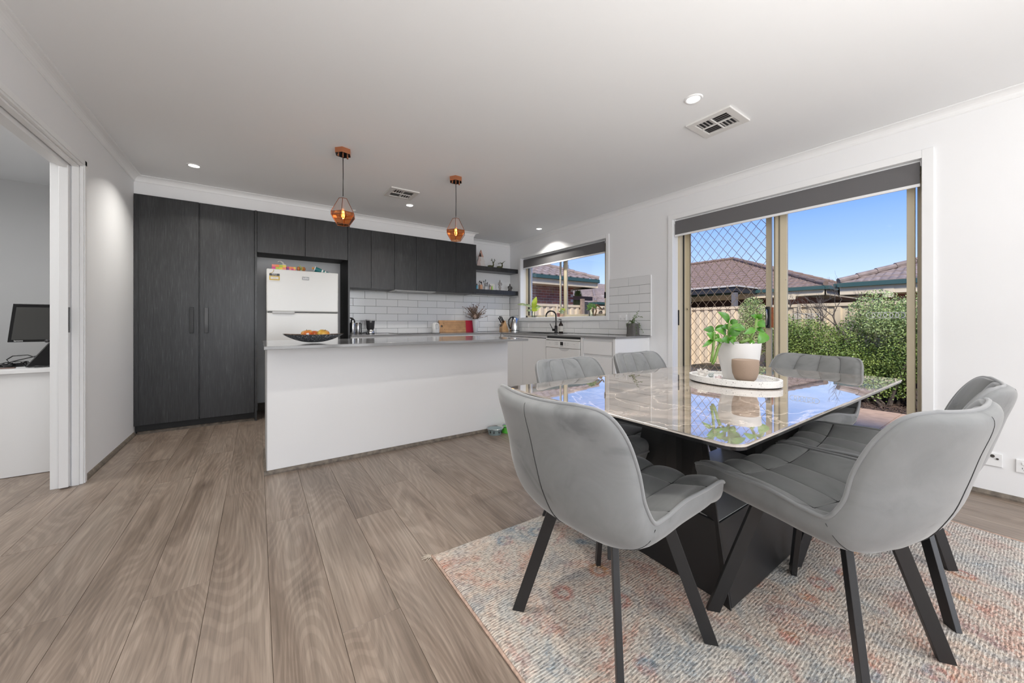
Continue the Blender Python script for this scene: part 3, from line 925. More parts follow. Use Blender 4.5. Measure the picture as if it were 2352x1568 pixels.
# worktops
WTZ = 0.90
WF = 4.69
XF = 3.05
wt = thing('kitchen_worktop', 'grey stone worktop running round the kitchen corner under the tiles', 'worktop', (2.9, 4.9, WTZ))
SX0, SX1, SY0, SY1 = 3.17, 3.52, 3.74, 4.46   # sink cut-out
mb = MB()
mb.box(0.925, XF, WF, YB - 0.009, WTZ - 0.020, WTZ)
mb.box(XF, SX0, WF - 0.0, YB - 0.009, WTZ - 0.020, WTZ)
mb.box(SX0, XR - 0.009, SY1, YB - 0.009, WTZ - 0.020, WTZ)
mb.box(XF, SX0, 2.505, WF, WTZ - 0.020, WTZ)
mb.box(SX0, XR - 0.009, 2.505, SY0, WTZ - 0.020, WTZ)
mb.box(SX1, XR - 0.009, SY0, SY1, WTZ - 0.020, WTZ)
mb.build('slab', M_STONE, wt)
# sink
sk = thing('kitchen_sink', 'dark undermount sink set in the grey worktop below the window', 'sink', (3.34, 4.1, 0.75))
mb = MB()
mb.box(SX0, SX0 + 0.004, SY0, SY1, 0.70, 0.895); mb.box(SX1 - 0.004, SX1, SY0, SY1, 0.70, 0.895)
mb.box(SX0, SX1, SY0, SY0 + 0.004, 0.70, 0.895); mb.box(SX0, SX1, SY1 - 0.004, SY1, 0.70, 0.895)
mb.box(SX0, SX1, SY0, SY1, 0.695, 0.70)
mb.build('bowl', M_GLOSSB, sk)
MB().box(SX0 - 0.01, SX1 + 0.01, SY0 - 0.01, SY0, 0.9, 0.903).box(SX0 - 0.01, SX1 + 0.01, SY1, SY1 + 0.01, 0.9, 0.903).box(SX0 - 0.01, SX0, SY0, SY1, 0.9, 0.903).box(SX1, SX1 + 0.01, SY0, SY1, 0.9, 0.903).build('rim', M_GLOSSB, sk)
MB().cyl((3.34, 4.1), 0.03, 0.700, 0.703).build('drain', M_CHROME, sk)

# base cabinets, back run
bc = thing('base_cabinets', 'white base cabinets under the back worktop', 'cabinet', (2.0, 5.0, 0))
MB().box(0.93, 3.06, WF + 0.045, YB - 0.01, 0.10, 0.878).build('carcass', M_LAM, bc)
MB().box(0.93, 3.06, WF + 0.08, WF + 0.095, 0.0, 0.10).build('kickboard', M_LAM, bc)
for k in range(4):
    a = 0.935 + k * 0.53
    d = MB().box(a, a + 0.526, WF + 0.022, WF + 0.04, 0.105, 0.842).build('door', M_LAM, bc, bevel=0.0015, loc=(a + 0.26, WF + 0.022, 0.5))
MB().box(0.93, 3.06, WF + 0.035, WF + 0.05, 0.845, 0.878).build('finger_rail', M_LAM, bc)

# right run
def front(parent, y0, y1, z0, z1, name='door'):
    return MB().box(XF + 0.020, XF + 0.038, y0, y1, z0, z1).build(name, M_LAM, parent, bevel=0.0015, loc=(XF + 0.02, (y0 + y1) / 2, (z0 + z1) / 2))
sc_ = thing('sink_cabinet', 'white handleless cabinet under the sink', 'cabinet', (3.35, 4.1, 0))
MB().box(XF + 0.04, XR - 0.01, 3.655, 4.72, 0.10, 0.69).build('carcass', M_LAM, sc_)
M_KICK = plain('satin_grey_kick', (0.45, 0.45, 0.45), 0.3, 0.6)
def kick(parent, y0, y1):
    MB().box(XF + 0.05, XF + 0.06, y0, y1, 0.022, 0.10).build('kickboard', M_KICK, parent)
    mb = MB(); bead(mb, (XF + 0.05, y0), (XF + 0.05, y1), -1, 0, 0.022, 0.022); mb.build('beading', M_SKIRT, parent)
kick(sc_, 3.645, 4.68)
MB().box(XF + 0.020, XF + 0.048, 4.664, WF + 0.042, 0.10, 0.879).build('corner_filler', M_LAM, sc_)
front(sc_, 4.16, 4.66, 0.105, 0.842); front(sc_, 3.650, 4.156, 0.105, 0.842)
MB().box(XF + 0.034, XF + 0.05, 3.650, 4.66, 0.85, 0.878).build('finger_rail', M_LAM, sc_)
dwr = thing('drawer_cabinet', 'white handleless drawer cabinet at the end of the right worktop', 'cabinet', (3.35, 2.77, 0))
MB().box(XF + 0.04, XR - 0.01, 2.555, 3.02, 0.10, 0.878).build('carcass', M_LAM, dwr)
front(dwr, 2.572, 2.983, 0.697, 0.842, 'drawer'); front(dwr, 2.572, 2.983, 0.400, 0.670, 'drawer'); front(dwr, 2.572, 2.983, 0.105, 0.376, 'drawer')
MB().box(XF + 0.018, XF + 0.04, 2.990, 3.024, 0.0, 0.878).build('filler_panel', M_LAM, dwr)
MB().box(XF + 0.012, XR - 0.002, 2.520, 2.552, 0.0, 0.879).build('end_panel', M_LAM, dwr, bevel=0.001)

# dishwasher
kick(dwr, 2.556, 3.028)
dw = thing('dishwasher', 'white dishwasher with a black display between the sink and the drawers', 'dishwasher', (3.35, 3.33, 0))
kick(dw, 3.03, 3.642)
MB().box(XF + 0.062, XR - 0.02, 3.034, 3.640, 0.02, 0.845).build('body', M_WHITEP, dw)
MB().box(XF + 0.045, XF + 0.06, 3.034, 3.640, 0.853, 0.879).build('gap_strip', M_GLOSSB, dw)
MB().box(XF + 0.014, XF + 0.045, 3.036, 3.638, 0.832, 0.852).build('worktop_lip', M_WHITEP, dw, bevel=0.003)
MB().box(XF + 0.010, XF + 0.045, 3.036, 3.638, 0.7385, 0.8265).build('control_panel', M_WHITEP, dw, bevel=0.003)
MB().box(XF + 0.014, XF + 0.045, 3.036, 3.638, 0.11, 0.735).build('door', M_WHITEP, dw, bevel=0.003)
MB().box(XF + 0.0085, XF + 0.011, 3.312, 3.362, 0.770, 0.812).build('display', M_GLOSSB, dw)
M_PRINT = plain('grey_print', (0.25, 0.25, 0.26), 0.6)
for k, (yy, zz) in enumerate([(3.42, .805), (3.42, .795), (3.42, .785), (3.42, .775), (3.28, .805), (3.28, .795), (3.28, .785), (3.28, .775), (3.23, .80), (3.23, .78), (3.45, .80), (3.45, .78), (3.56, .79), (3.12, .79)]):
    MB().box(XF + 0.0092, XF + 0.0102, yy - 0.014, yy + 0.014, zz - 0.001, zz + 0.001).build('print_mark', M_PRINT, dw)
text('BOSCH', 0.016, dw, (XF + 0.0095, 3.337, 0.757), (PI / 2, 0, -PI / 2), M_PRINT)
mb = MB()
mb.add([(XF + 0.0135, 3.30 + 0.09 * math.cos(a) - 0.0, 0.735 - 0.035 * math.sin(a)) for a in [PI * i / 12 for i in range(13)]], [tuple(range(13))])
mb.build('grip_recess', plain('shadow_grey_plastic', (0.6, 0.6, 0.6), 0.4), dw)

# tap
tp = thing('kitchen_tap', 'black gooseneck mixer tap beside the sink below the window', 'tap', (3.575, 4.02, WTZ))
tx, ty = 3.575, 4.02
MB().lathe([(0.026, 0), (0.026, 0.012), (0.021, 0.014), (0.021, 0.10), (0.017, 0.105)], 20, (tx, ty, WTZ), close=True).build('body', M_GLOSSB, tp, smooth=True, sharp=40)
pth = [(tx, ty, WTZ + 0.1)] + [(tx, ty, WTZ + 0.1 + 0.11 * i / 4) for i in range(1, 5)]
dx, dy = -0.55, 0.83
R = 0.075
for i in range(1, 15):
    a = PI * i / 14 * 1.05
    q = R * (1 - math.cos(a))
    pth.append((tx + dx * q, ty + dy * q, WTZ + 0.245 + R * math.sin(a)))
MB().tube(pth, 0.011, 12).build('spout', plain('gunmetal', (0.045, 0.043, 0.042), 0.22, 0.7), tp, smooth=True, sharp=50)
lv = MB(); lv.tube([(tx, ty, WTZ + 0.045), (tx - 0.03, ty + 0.045, WTZ + 0.045)], 0.017, 14); lv.tube([(tx - 0.028, ty + 0.042, WTZ + 0.05), (tx - 0.05, ty + 0.075, WTZ + 0.135)], 0.005, 8)
lv.build('lever', M_GLOSSB, tp, smooth=True, sharp=50)
# soap bottle
sb = thing('soap_bottle', 'dark pump bottle with a white label beside the tap', 'bottle', (3.585, 3.925, WTZ))
MB().lathe([(0.030, 0), (0.032, 0.004), (0.032, 0.11), (0.028, 0.125), (0.013, 0.145), (0.012, 0.16)], 20, (3.585, 3.925, WTZ), close=True).build('bottle', plain('dark_amber_bottle', (0.02, 0.012, 0.01), 0.12), sb, smooth=True, sharp=40)
MB().lathe([(0.0328, 0.022), (0.0328, 0.10)], 20, (3.585, 3.925, WTZ)).build('label', plain('off_white_label', (0.68, 0.66, 0.62), 0.7), sb, smooth=True)
for k in range(5):
    MB().box(3.5518, 3.5528, 3.925 - 0.012 + 0.002 * k, 3.925 + 0.012 - 0.002 * k, WTZ + 0.035 + 0.012 * k, WTZ + 0.0365 + 0.012 * k).build('print_mark', M_PRINT, sb)
p = MB(); p.cyl((3.585, 3.925), 0.013, WTZ + 0.158, WTZ + 0.172); p.cyl((3.585, 3.925), 0.005, WTZ + 0.17, WTZ + 0.198); p.tube([(3.592, 3.925, WTZ + 0.196), (3.555, 3.93, WTZ + 0.196), (3.548, 3.931, WTZ + 0.188)], 0.005, 8)
p.build('pump', M_GLOSSB, sb, smooth=True, sharp=40)

# hob
hb = thing('cooktop', 'flat black glass cooktop set in the back worktop', 'cooktop', (1.80, 5.0, WTZ))
MB().box(1.52, 2.09, 4.76, 5.25, WTZ, WTZ + 0.006).build('glass', M_GLOSSB, hb, bevel=0.002)
for cx, cy, r in ((1.67, 4.9, 0.09), (1.94, 4.9, 0.075), (1.67, 5.12, 0.075), (1.94, 5.12, 0.09)):
    MB().lathe([(r - 0.002, 0.0062), (r, 0.0062)], 32, (cx, cy, WTZ)).build('ring_mark', M_PRINT, hb)

# ---------------------------------------------------------------- island
YI = 3.03
isl = thing('kitchen_island', 'white island bench with a grey stone top', 'island bench', (1.05, 3.2, 0))
MB().box(0.055, 2.052, YI, 3.62, 0.0, 0.878).build('body', M_LAM, isl)
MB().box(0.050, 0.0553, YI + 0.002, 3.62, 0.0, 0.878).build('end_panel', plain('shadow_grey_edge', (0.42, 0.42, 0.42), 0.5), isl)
MB().box(0.032, 2.075, 2.72, 3.65, 0.879, 0.900).build('stone_top', M_STONE, isl, bevel=0.002)
mb = MB(); bead(mb, (0.036, YI), (2.06, YI), 0, -1, 0.028, 0.018); bead(mb, (0.054, YI - 0.01), (0.054, 3.62), -1, 0, 0.028, 0.018); bead(mb, (2.052, 3.62), (2.052, YI - 0.01), 1, 0, 0.028, 0.018)
mb.build('beading', M_SKIRT, isl)

# fruit bowl and apples
FX, FY = 0.338, 3.02
fb = thing('fruit_bowl', 'long boat shaped grey hammered bowl on the island', 'bowl', (FX, FY, 0.9), rz=-0.28)
def boat(u, v, off=0.0):
    # u along length, v across
    a = -1 + 2 * u
    w = 0.085 * math.sqrt(max(0, 1 - abs(a) ** 2.2)) + 0.002
    z = 0.062 * abs(a) ** 2.2 + 0.004
    b = -1 + 2 * v
    zz = z + (0.058 + 0.006 * abs(a) ** 3 - z) * abs(b) ** 2.4 + off
    return (a * 0.200 * (1 - off * 1.5), b * (w - off * 0.6), zz)
M_HAM = m_speckle('hammered_dark_metal', (0.05, 0.055, 0.062), (0.02, 0.02, 0.022), (0.33, 0.34, 0.36), 120, 0.4, 0.36, 0.56)
MB().grid(lambda u, v: boat(u, v), 36, 16).build('shell', M_HAM, fb, smooth=True, local=True)
MB().grid(lambda u, v: boat(u, v, 0.005), 36, 16).build('lining', m_speckle('speckled_brown_lining', (0.22, 0.17, 0.14), (0.06, 0.05, 0.04), (0.6, 0.55, 0.5), 90, 0.25), fb, smooth=True, local=True)
def apple(x, y, z, r, label, tilt=(0, 0, 0)):
    t = thing('apple', label, 'apple', (x, y, z), group='apples in the bowl')
    prof = []
    for i in range(15):
        a = PI * i / 14
        rr = r * math.sin(a) ** 0.85 * (1.0 + 0.10 * math.cos(a) * -1)
        zz = -r * 0.9 * math.cos(a)
        if i > 11: zz -= r * 0.16 * (i - 11) / 3
        prof.append((max(rr, 1e-4), zz + r * 0.9))
    MB().lathe(prof, 24).build('flesh', M_APPLE, t, smooth=True, local=True)
    MB().tube([(0, 0, r * 1.5), (0.002, 0, r * 1.68), (0.005, 0.002, r * 1.85)], 0.0016, 6).build('stem', M_BARK, t, local=True, smooth=True)
    t.rotation_euler = tilt
    return t
a1 = apple(0.300, 3.005, 0.926, 0.040, 'yellow red apple with a small sticker, left in the grey bowl', (0.1, -0.2, 0))
MB().box(-0.008, 0.008, -0.0415, -0.040, 0.038, 0.052).build('sticker', M_WHITEP, a1, local=True)
apple(0.386, 2.985, 0.926, 0.041, 'golden apple at the right front of the grey bowl', (0.35, 0.1, 0.4))
apple(0.348, 3.065, 0.924, 0.036, 'red apple tucked behind the two golden ones in the grey bowl', (0.1, 0.3, 2))

# ---------------------------------------------------------------- fridge
FRX0, FRX1, FRY = 0.078, 0.779, 4.70
fr = thing('fridge', 'white top freezer fridge in the black alcove', 'fridge', (0.43, 5.0, 0))
MB().box(FRX0 + 0.004, FRX1 - 0.004, FRY + 0.065, 5.25, 0.03, 1.618).build('body', M_FRIDGE, fr, bevel=0.006)
MB().box(FRX0, FRX1, FRY, FRY + 0.058, 1.168, 1.628).build('freezer_door', M_FRIDGE, fr, bevel=0.012, seg=4)
MB().box(FRX0, FRX1, FRY, FRY + 0.058, 0.06, 1.155).build('fridge_door', M_FRIDGE, fr, bevel=0.012, seg=4)
MB().box(FRX0 + 0.01, FRX1 - 0.01, FRY + 0.02, FRY + 0.062, 1.154, 1.169).build('door_gap', M_CHARC, fr)
MB().box(FRX0 + 0.05, FRX0 + 0.26, FRY - 0.010, FRY + 0.02, 1.142, 1.172).build('door_grip', plain('grey_plastic', (0.5, 0.5, 0.5), 0.3), fr, bevel=0.008, seg=3)
MB().box(FRX0 + 0.03, FRX1 - 0.03, FRY + 0.02, FRY + 0.06, 0.01, 0.055).build('plinth', M_CHARC, fr)
bd = MB().box(0.410, 0.478, FRY - 0.004, FRY + 0.001, 1.527, 1.562).build('badge', plain('badge_grey', (0.20, 0.20, 0.20), 0.3, 0.6), fr, bevel=0.004, seg=3)
for k in range(9):
    MB().box(0.418 + 0.006 * k, 0.4225 + 0.006 * k, FRY - 0.0048, FRY - 0.0038, 1.538, 1.543).build('badge_mark', M_WHITEP, bd)
MB().hexa([(0.440, FRY - 0.0048, 1.548), (0.450, FRY - 0.0048, 1.548), (0.450, FRY - 0.0038, 1.548), (0.440, FRY - 0.0038, 1.548)],
          [(0.4445, FRY - 0.0048, 1.555), (0.4455, FRY - 0.0048, 1.555), (0.4455, FRY - 0.0038, 1.555), (0.4445, FRY - 0.0038, 1.555)]).build('badge_mark', M_WHITEP, bd)
# energy label
M_YEL = plain('label_yellow', (0.62, 0.42, 0.06), 0.5)
el = MB().box(0.103, 0.197, FRY - 0.0015, FRY + 0.001, 1.492, 1.578).build('energy_label', plain('label_white', (0.72, 0.70, 0.66), 0.5), fr)
MB().box(0.103, 0.197, FRY - 0.0022, FRY - 0.0014, 1.553, 1.578).build('label_band', M_CHARC, el)
MB().box(0.103, 0.197, FRY - 0.0022, FRY - 0.0014, 1.507, 1.552).build('label_frame', M_YEL, el)
MB().box(0.113, 0.187, FRY - 0.0028, FRY - 0.002, 1.517, 1.543).build('label_panel', plain('label_white', (0.72, 0.70, 0.66), 0.5), el)
arc = MB(); arc.tube([(0.108 + 0.034 * math.sin(a) , FRY - 0.001, 1.580 + 0.036 * (1 - math.cos(a)) ) for a in [1.7 * i / 8 for i in range(9)]], 0.0022, 6)
arc.build('label_arc', M_YEL, el)
text('ENERGY', 0.013, el, (0.150, FRY - 0.0024, 1.5715), (PI / 2, 0, 0), M_WHITEP, extrude=0.0002)
text('RATING', 0.011, el, (0.150, FRY - 0.0024, 1.5595), (PI / 2, 0, 0), M_WHITEP, extrude=0.0002)
text('4338', 0.012, el, (0.150, FRY - 0.0030, 1.530), (PI / 2, 0, 0), M_YEL, extrude=0.0002)

# things on top of the fridge
ZF = 1.628
M_TOYS = [plain('toy_' + n, c, 0.35) for n, c in (('pink', (0.55, 0.03, 0.20)), ('orange', (0.75, 0.20, 0.04)), ('lime', (0.40, 0.50, 0.03)), ('yellow', (0.75, 0.52, 0.05)), ('purple', (0.16, 0.04, 0.30)), ('coral', (0.75, 0.22, 0.16)))]
tb = thing('lunch_box', 'multicoloured checkered plastic box at the left on top of the fridge', 'box', (0.21, 4.79, ZF))
cols = [0, 2, 3, 5, 1, 2, 3, 1]
for k in range(4):
    for r in range(2):
        MB().box(0.128 + 0.033 * k, 0.128 + 0.033 * (k + 1) - 0.0005, 4.74, 4.84, ZF + 0.002 + 0.026 * r, ZF + 0.027 + 0.026 * r).build('panel', M_TOYS[(cols[(k + 3 * r) % 8])], tb)
hd = MB(); hd.tube([(0.24, 4.78, ZF + 0.06), (0.235, 4.78, ZF + 0.078), (0.205, 4.77, ZF + 0.098), (0.190, 4.77, ZF + 0.092), (0.186, 4.77, ZF + 0.082)], [0.012, 0.011, 0.008, 0.006, 0.004], 8)
hg = thing('trigger_nozzle', 'grey hooked nozzle lying on the box on top of the fridge', 'nozzle', (0.24, 4.78, ZF + 0.055))
hd.build('hook', plain('pale_grey_plastic', (0.5, 0.5, 0.5), 0.4), hg, smooth=True)
MB().box(0.225, 0.262, 4.765, 4.795, ZF + 0.0545, ZF + 0.066).build('base', plain('pale_grey_plastic', (0.5, 0.5, 0.5), 0.4), hg)
tb2 = thing('toy_block', 'purple pink and orange toy block beside the box on top of the fridge', 'toy', (0.31, 4.78, ZF))
cols = [4, 0, 5, 1, 0, 1, 5, 3]
for k in range(4):
    for r in range(2):
        MB().box(0.265 + 0.022 * k, 0.265 + 0.022 * (k + 1) - 0.0005, 4.75, 4.82, ZF + 0.002 + 0.020 * r, ZF + 0.021 + 0.020 * r).build('panel', M_TOYS[cols[(2 * k + r) % 8]], tb2)
bg_ = thing('toy_burger', 'orange brown toy burger with green and yellow filling on the fridge', 'toy', (0.405, 4.76, ZF))
M_BUN = plain('toy_bun', (0.45, 0.16, 0.05), 0.5)
for sx in (-1, 1):
    MB().ball((0.405 + sx * 0.024, 4.76, ZF + 0.026), 0.026, 14, (0.75, 1, 1.0)).build('bun', M_BUN, bg_, smooth=True)
MB().tube([(0.388, 4.735, ZF + 0.066), (0.395, 4.735, ZF + 0.04), (0.402, 4.735, ZF + 0.03), (0.404, 4.735, ZF + 0.008)], 0.004, 6).build('lettuce', plain('toy_green', (0.35, 0.55, 0.12), 0.5), bg_, smooth=True)
MB().tube([(0.404, 4.73, ZF + 0.048), (0.414, 4.73, ZF + 0.034), (0.419, 4.73, ZF + 0.043), (0.412, 4.73, ZF + 0.008)], 0.004, 6).build('cheese', M_TOYS[3], bg_, smooth=True)
tc_ = thing('drink_toy', 'teal and white striped toy cup lying on its side on the fridge', 'toy', (0.60, 4.77, ZF))
M_TEAL = plain('toy_teal', (0.01, 0.16, 0.17), 0.4)
ax = Vector((0.150, 0.0, -0.045)); st0 = Vector((0.535, 4.77, ZF + 0.040))
def seg_(t0, t1, r0, r1, m, nm):
    mb = MB(); mb.tube([st0 + ax * t0, st0 + ax * t1], [r0, r1], 16); mb.build(nm, m, tc_, smooth=True, sharp=40)
seg_(0, 0.06, 0.034, 0.034, M_WHITEP, 'rim'); seg_(0.06, 0.5, 0.030, 0.024, M_TEAL, 'cup'); seg_(0.5, 0.6, 0.024, 0.022, M_WHITEP, 'stripe'); seg_(0.6, 0.72, 0.022, 0.020, M_TEAL, 'cup'); seg_(0.72, 0.8, 0.020, 0.019, M_WHITEP, 'stripe'); seg_(0.8, 1.0, 0.019, 0.016, M_TEAL, 'cup')
MB().ball(tuple(st0 + Vector((-0.010, 0, 0.006))), 0.013, 10).build('straw_tip', plain('toy_straw', (0.75, 0.35, 0.08), 0.4), tc_, smooth=True)
tray_b = thing('baking_tray', 'flat brown tray lying at the right on top of the fridge', 'tray', (0.72, 4.95, ZF - 0.01))
MB().box(0.56, 0.77, 4.83, 5.1, 1.619, 1.640).build('tray', plain('brown_tray', (0.16, 0.10, 0.08), 0.5), tray_b, bevel=0.004)

# ---------------------------------------------------------------- counter objects
Z = WTZ
# steel bottle
fx, fy = 1.02, 5.12
fk = thing('steel_flask', 'tall brushed steel flask with a black spout beside the fridge alcove', 'flask', (fx, fy, Z))
MB().lathe([(0.033, 0), (0.035, 0.005), (0.035, 0.135), (0.030, 0.150), (0.022, 0.158), (0.022, 0.178)], 24, (fx, fy, Z), close=True).build('body', M_STEEL, fk, smooth=True, sharp=40)
MB().tube([(fx, fy, Z + 0.178), (fx, fy, Z + 0.192), (fx - 0.01, fy - 0.005, Z + 0.205), (fx - 0.035, fy - 0.01, Z + 0.212)], [0.02, 0.019, 0.012, 0.006], 10).build('spout', M_GLOSSB, fk, smooth=True)
MB().tube([(fx + 0.03, fy, Z + 0.15), (fx + 0.02, fy - 0.01, Z + 0.185), (fx, fy - 0.01, Z + 0.195)], 0.006, 8).build('lever', M_GLOSSB, fk, smooth=True)
g2 = thing('travel_mug', 'silver travel mug with a black side strip behind the steel flask', 'mug', (fx + 0.075, fy + 0.03, Z))
MB().lathe([(0.027, 0), (0.029, 0.004), (0.029, 0.142), (0.026, 0.147)], 20, (fx + 0.072, fy + 0.03, Z), close=True).build('body', M_STEEL, g2, smooth=True, sharp=40)
MB().tube([(fx + 0.085, fy + 0.005, Z + 0.145), (fx + 0.106, fy, Z + 0.135), (fx + 0.108, fy, Z + 0.02), (fx + 0.09, fy + 0.005, Z + 0.008)], 0.007, 8).build('handle', M_GLOSSB, g2, smooth=True)
# blender cup
bx_, by_ = 1.245, 5.13
bl = thing('blender', 'small blender with a dark cup on a silver base', 'blender', (bx_, by_, Z))
MB().lathe([(0.056, 0), (0.057, 0.008)], 28, (bx_, by_, Z), close=True).build('foot', M_GLOSSB, bl, smooth=True, sharp=40)
MB().lathe([(0.056, 0.008), (0.056, 0.022), (0.048, 0.042), (0.040, 0.056)], 28, (bx_, by_, Z), close=True).build('base', M_STEEL, bl, smooth=True, sharp=40)
MB().lathe([(0.038, 0.045), (0.050, 0.075), (0.056, 0.150), (0.058, 0.178), (0.056, 0.182)], 28, (bx_, by_, Z), close=True).build('cup', plain('smoke_plastic', (0.035, 0.035, 0.037), 0.18), bl, smooth=True, sharp=40)
MB().lathe([(0.0585, 0.176), (0.0595, 0.190)], 28, (bx_, by_, Z)).build('rim', plain('pale_grey_plastic', (0.5, 0.5, 0.5), 0.4), bl, smooth=True)
MB().tube([(bx_ - 0.05, by_, Z + 0.02), (bx_ - 0.09, by_ - 0.01, Z + 0.012), (bx_ - 0.13, by_ + 0.02, Z + 0.006), (bx_ - 0.10, by_ + 0.05, Z + 0.005)], 0.004, 6).build('cable', M_GLOSSB, bl, smooth=True)
# white countertop appliance
wx, wy = 2.165, 5.10
wa = thing('white_jug', 'white plastic filter jug with a handle left of the chopping board', 'jug', (wx, wy, Z))
MB().lathe([(0.052, 0), (0.055, 0.004), (0.057, 0.07), (0.053, 0.12), (0.040, 0.143), (0.02, 0.149), (0.001, 0.150)], 24, (wx, wy, Z), sx=1.05, sy=0.8, close=True).build('body', M_WHITEP, wa, smooth=True, sharp=50)
MB().tube([(wx - 0.0, wy - 0.045, Z + 0.135), (wx + 0.018, wy - 0.053, Z + 0.125), (wx + 0.020, wy - 0.055, Z + 0.065), (wx - 0.012, wy - 0.055, Z + 0.055), (wx - 0.018, wy - 0.053, Z + 0.12)], 0.006, 8, closed=True).build('handle', plain('grey_plastic', (0.5, 0.5, 0.5), 0.3), wa, smooth=True)
# chopping board leaning on the wall
cb = thing('chopping_board', 'oak chopping board with a red end leaning on the tiles', 'board', (2.57, 5.25, Z))
def lean(mb, ang=0.12, pivot=(5.245, Z)):
    M = Matrix.Translation((0, pivot[0], pivot[1])) @ Matrix.Rotation(-ang, 4, 'X')
    return mb.mat4(M)
bdl = 2.283; bdr = 2.870
mbd = MB()
# board with a round hole at lower left
hole = [(2.325 + 0.018 * math.cos(2 * PI * i / 16), 0.092 + 0.018 * math.sin(2 * PI * i / 16)) for i in range(16)]
rect = []
for i in range(16):
    a = 2 * PI * i / 16
    c_, s_ = math.cos(a), math.sin(a)
    k = min(0.042 / abs(c_) if abs(c_) > 1e-6 else 9, 0.05 / abs(s_) if abs(s_) > 1e-6 else 9)
    rect.append((2.325 + c_ * k, 0.092 + s_ * k))
for off in (0.0, -0.018):
    vs = [(x, off, z) for x, z in hole] + [(x, off, z) for x, z in rect]
    mbd.add(vs, [(i, (i + 1) % 16, 16 + (i + 1) % 16, 16 + i) for i in range(16)])
mbd.add([(x, 0, z) for x, z in hole] + [(x, -0.018, z) for x, z in hole], [(i, (i + 1) % 16, 16 + (i + 1) % 16, 16 + i) for i in range(16)])
mbd.box(2.283, 2.367, -0.018, 0, 0.142, 0.184); mbd.box(2.283, 2.367, -0.018, 0, 0.0, 0.042); mbd.box(2.367, 2.738, -0.018, 0, 0, 0.184)
lean(mbd).build('board', M_BOARD, cb)
lean(MB().box(2.738, 2.868, -0.018, 0, 0, 0.184)).build('red_end', M_RED, cb)
mg = MB()
for zz in (0.035, 0.15): mg.box(2.38, 2.735, -0.0185, -0.0175, zz, zz + 0.003)
lean(mg).build('groove', plain('dark_groove', (0.2, 0.1, 0.05), 0.6), cb)
# vase of dried flowers
vx, vy = 2.86, 5.14
vs_ = thing('vase', 'white tapered vase beside the chopping board', 'vase', (vx, vy, Z))
MB().lathe([(0.030, 0), (0.034, 0.004), (0.044, 0.10), (0.052, 0.205), (0.049, 0.205), (0.040, 0.10), (0.028, 0.02), (0.001, 0.018)], 24, (vx, vy, Z), close=False).build('body', plain('frosted_white', (0.62, 0.63, 0.65), 0.4), vs_, smooth=True, sharp=50)
df = thing('dried_flowers', 'bunch of brown dried foliage standing in the white vase', 'flowers', (vx, vy, Z + 0.10))
rn = random.Random(3)
mb = MB(); ml = MB()
for k in range(80):
    a = rn.uniform(0, 2 * PI); sp = rn.uniform(0.02, 0.17); h = rn.uniform(0.08, 0.27) - sp * 0.35
    p0 = Vector((vx, vy, Z + 0.06)); p1 = Vector((vx + 0.02 * math.cos(a), vy + 0.02 * math.sin(a), Z + 0.2))
    p2 = Vector((vx + sp * 0.6 * math.cos(a), vy + min(sp * 0.6 * math.sin(a), 0.10), Z + 0.2 + h * 0.6))
    p3 = Vector((vx + sp * 1.15 * math.cos(a), vy + min(sp * 1.1 * math.sin(a), 0.13), Z + 0.2 + h))
    mb.tube([p0, p1, p2, p3], [0.0015, 0.0015, 0.0012, 0.0008], 4)
    for j in range(14):
        t = j / 13
        q = p1.lerp(p2, t * 2) if t < 0.5 else p2.lerp(p3, t * 2 - 1)
        d = Vector((rn.uniform(-1, 1), rn.uniform(-1, 1), rn.uniform(0.1, 1))).normalized() * rn.uniform(0.014, 0.030)
        w = d.cross(Vector((rn.random(), rn.random(), rn.random()))).normalized() * 0.0042
        ml.add([q - w, q + w, q + d * 0.6 + w, q + d, q + d * 0.6 - w], [(0, 1, 2, 3, 4)])
mb.build('stems', M_BARK, df)
o = ml.build('sprigs', M_DRIED, df); o['kind'] = 'stuff'
MB().ball((vx - 0.035, vy - 0.05, Z + 0.245), 0.030, 14, (1, 1, 1.25)).build('banksia_head', plain('dried_banksia', (0.36, 0.26, 0.21), 0.95, var=0.3, scale=120, bmp=1.0, bscale=140), df, smooth=True)
# knife block
kx, ky = 3.40, 5.10
kb = thing('knife_block', 'beech knife block with black handled knives beside the kettle', 'knife block', (kx, ky, Z))
MB().hexa([(kx - 0.085, ky - 0.045, Z), (kx + 0.055, ky - 0.045, Z), (kx + 0.055, ky + 0.045, Z), (kx - 0.085, ky + 0.045, Z)],
          [(kx - 0.080, ky - 0.045, Z + 0.085), (kx - 0.020, ky - 0.045, Z + 0.185), (kx - 0.020, ky + 0.045, Z + 0.185), (kx - 0.080, ky + 0.045, Z + 0.085)]).build('block', M_LWOOD, kb, bevel=0.004)
for i, (ox, oy, h) in enumerate(((-0.035, -0.025, 0.12), (-0.045, 0.0, 0.11), (-0.030, 0.028, 0.115), (-0.060, -0.028, 0.10), (-0.062, 0.02, 0.10))):
    kz = Z + 0.150 + 0.4 * (ox + 0.05)
    kn_ = MB().tube([(kx + ox, ky + oy, kz), (kx + ox - 0.25 * h, ky + oy, kz + 0.45 * h), (kx + ox - 0.52 * h, ky + oy, kz + 0.85 * h)], [0.009, 0.010, 0.011], 8)
    kn_.build('knife', M_GLOSSB, kb, smooth=True)
for s_ in (-1, 1):
    MB().tube([(kx - 0.088, ky - 0.03 + 0.02 * s_, Z + 0.115), (kx - 0.115, ky - 0.03 + 0.03 * s_, Z + 0.120), (kx - 0.125, ky - 0.03 + 0.02 * s_, Z + 0.100), (kx - 0.100, ky - 0.03 + 0.01 * s_, Z + 0.09)], 0.005, 8, closed=True).build('scissor_handle', M_GLOSSB, kb, smooth=True)
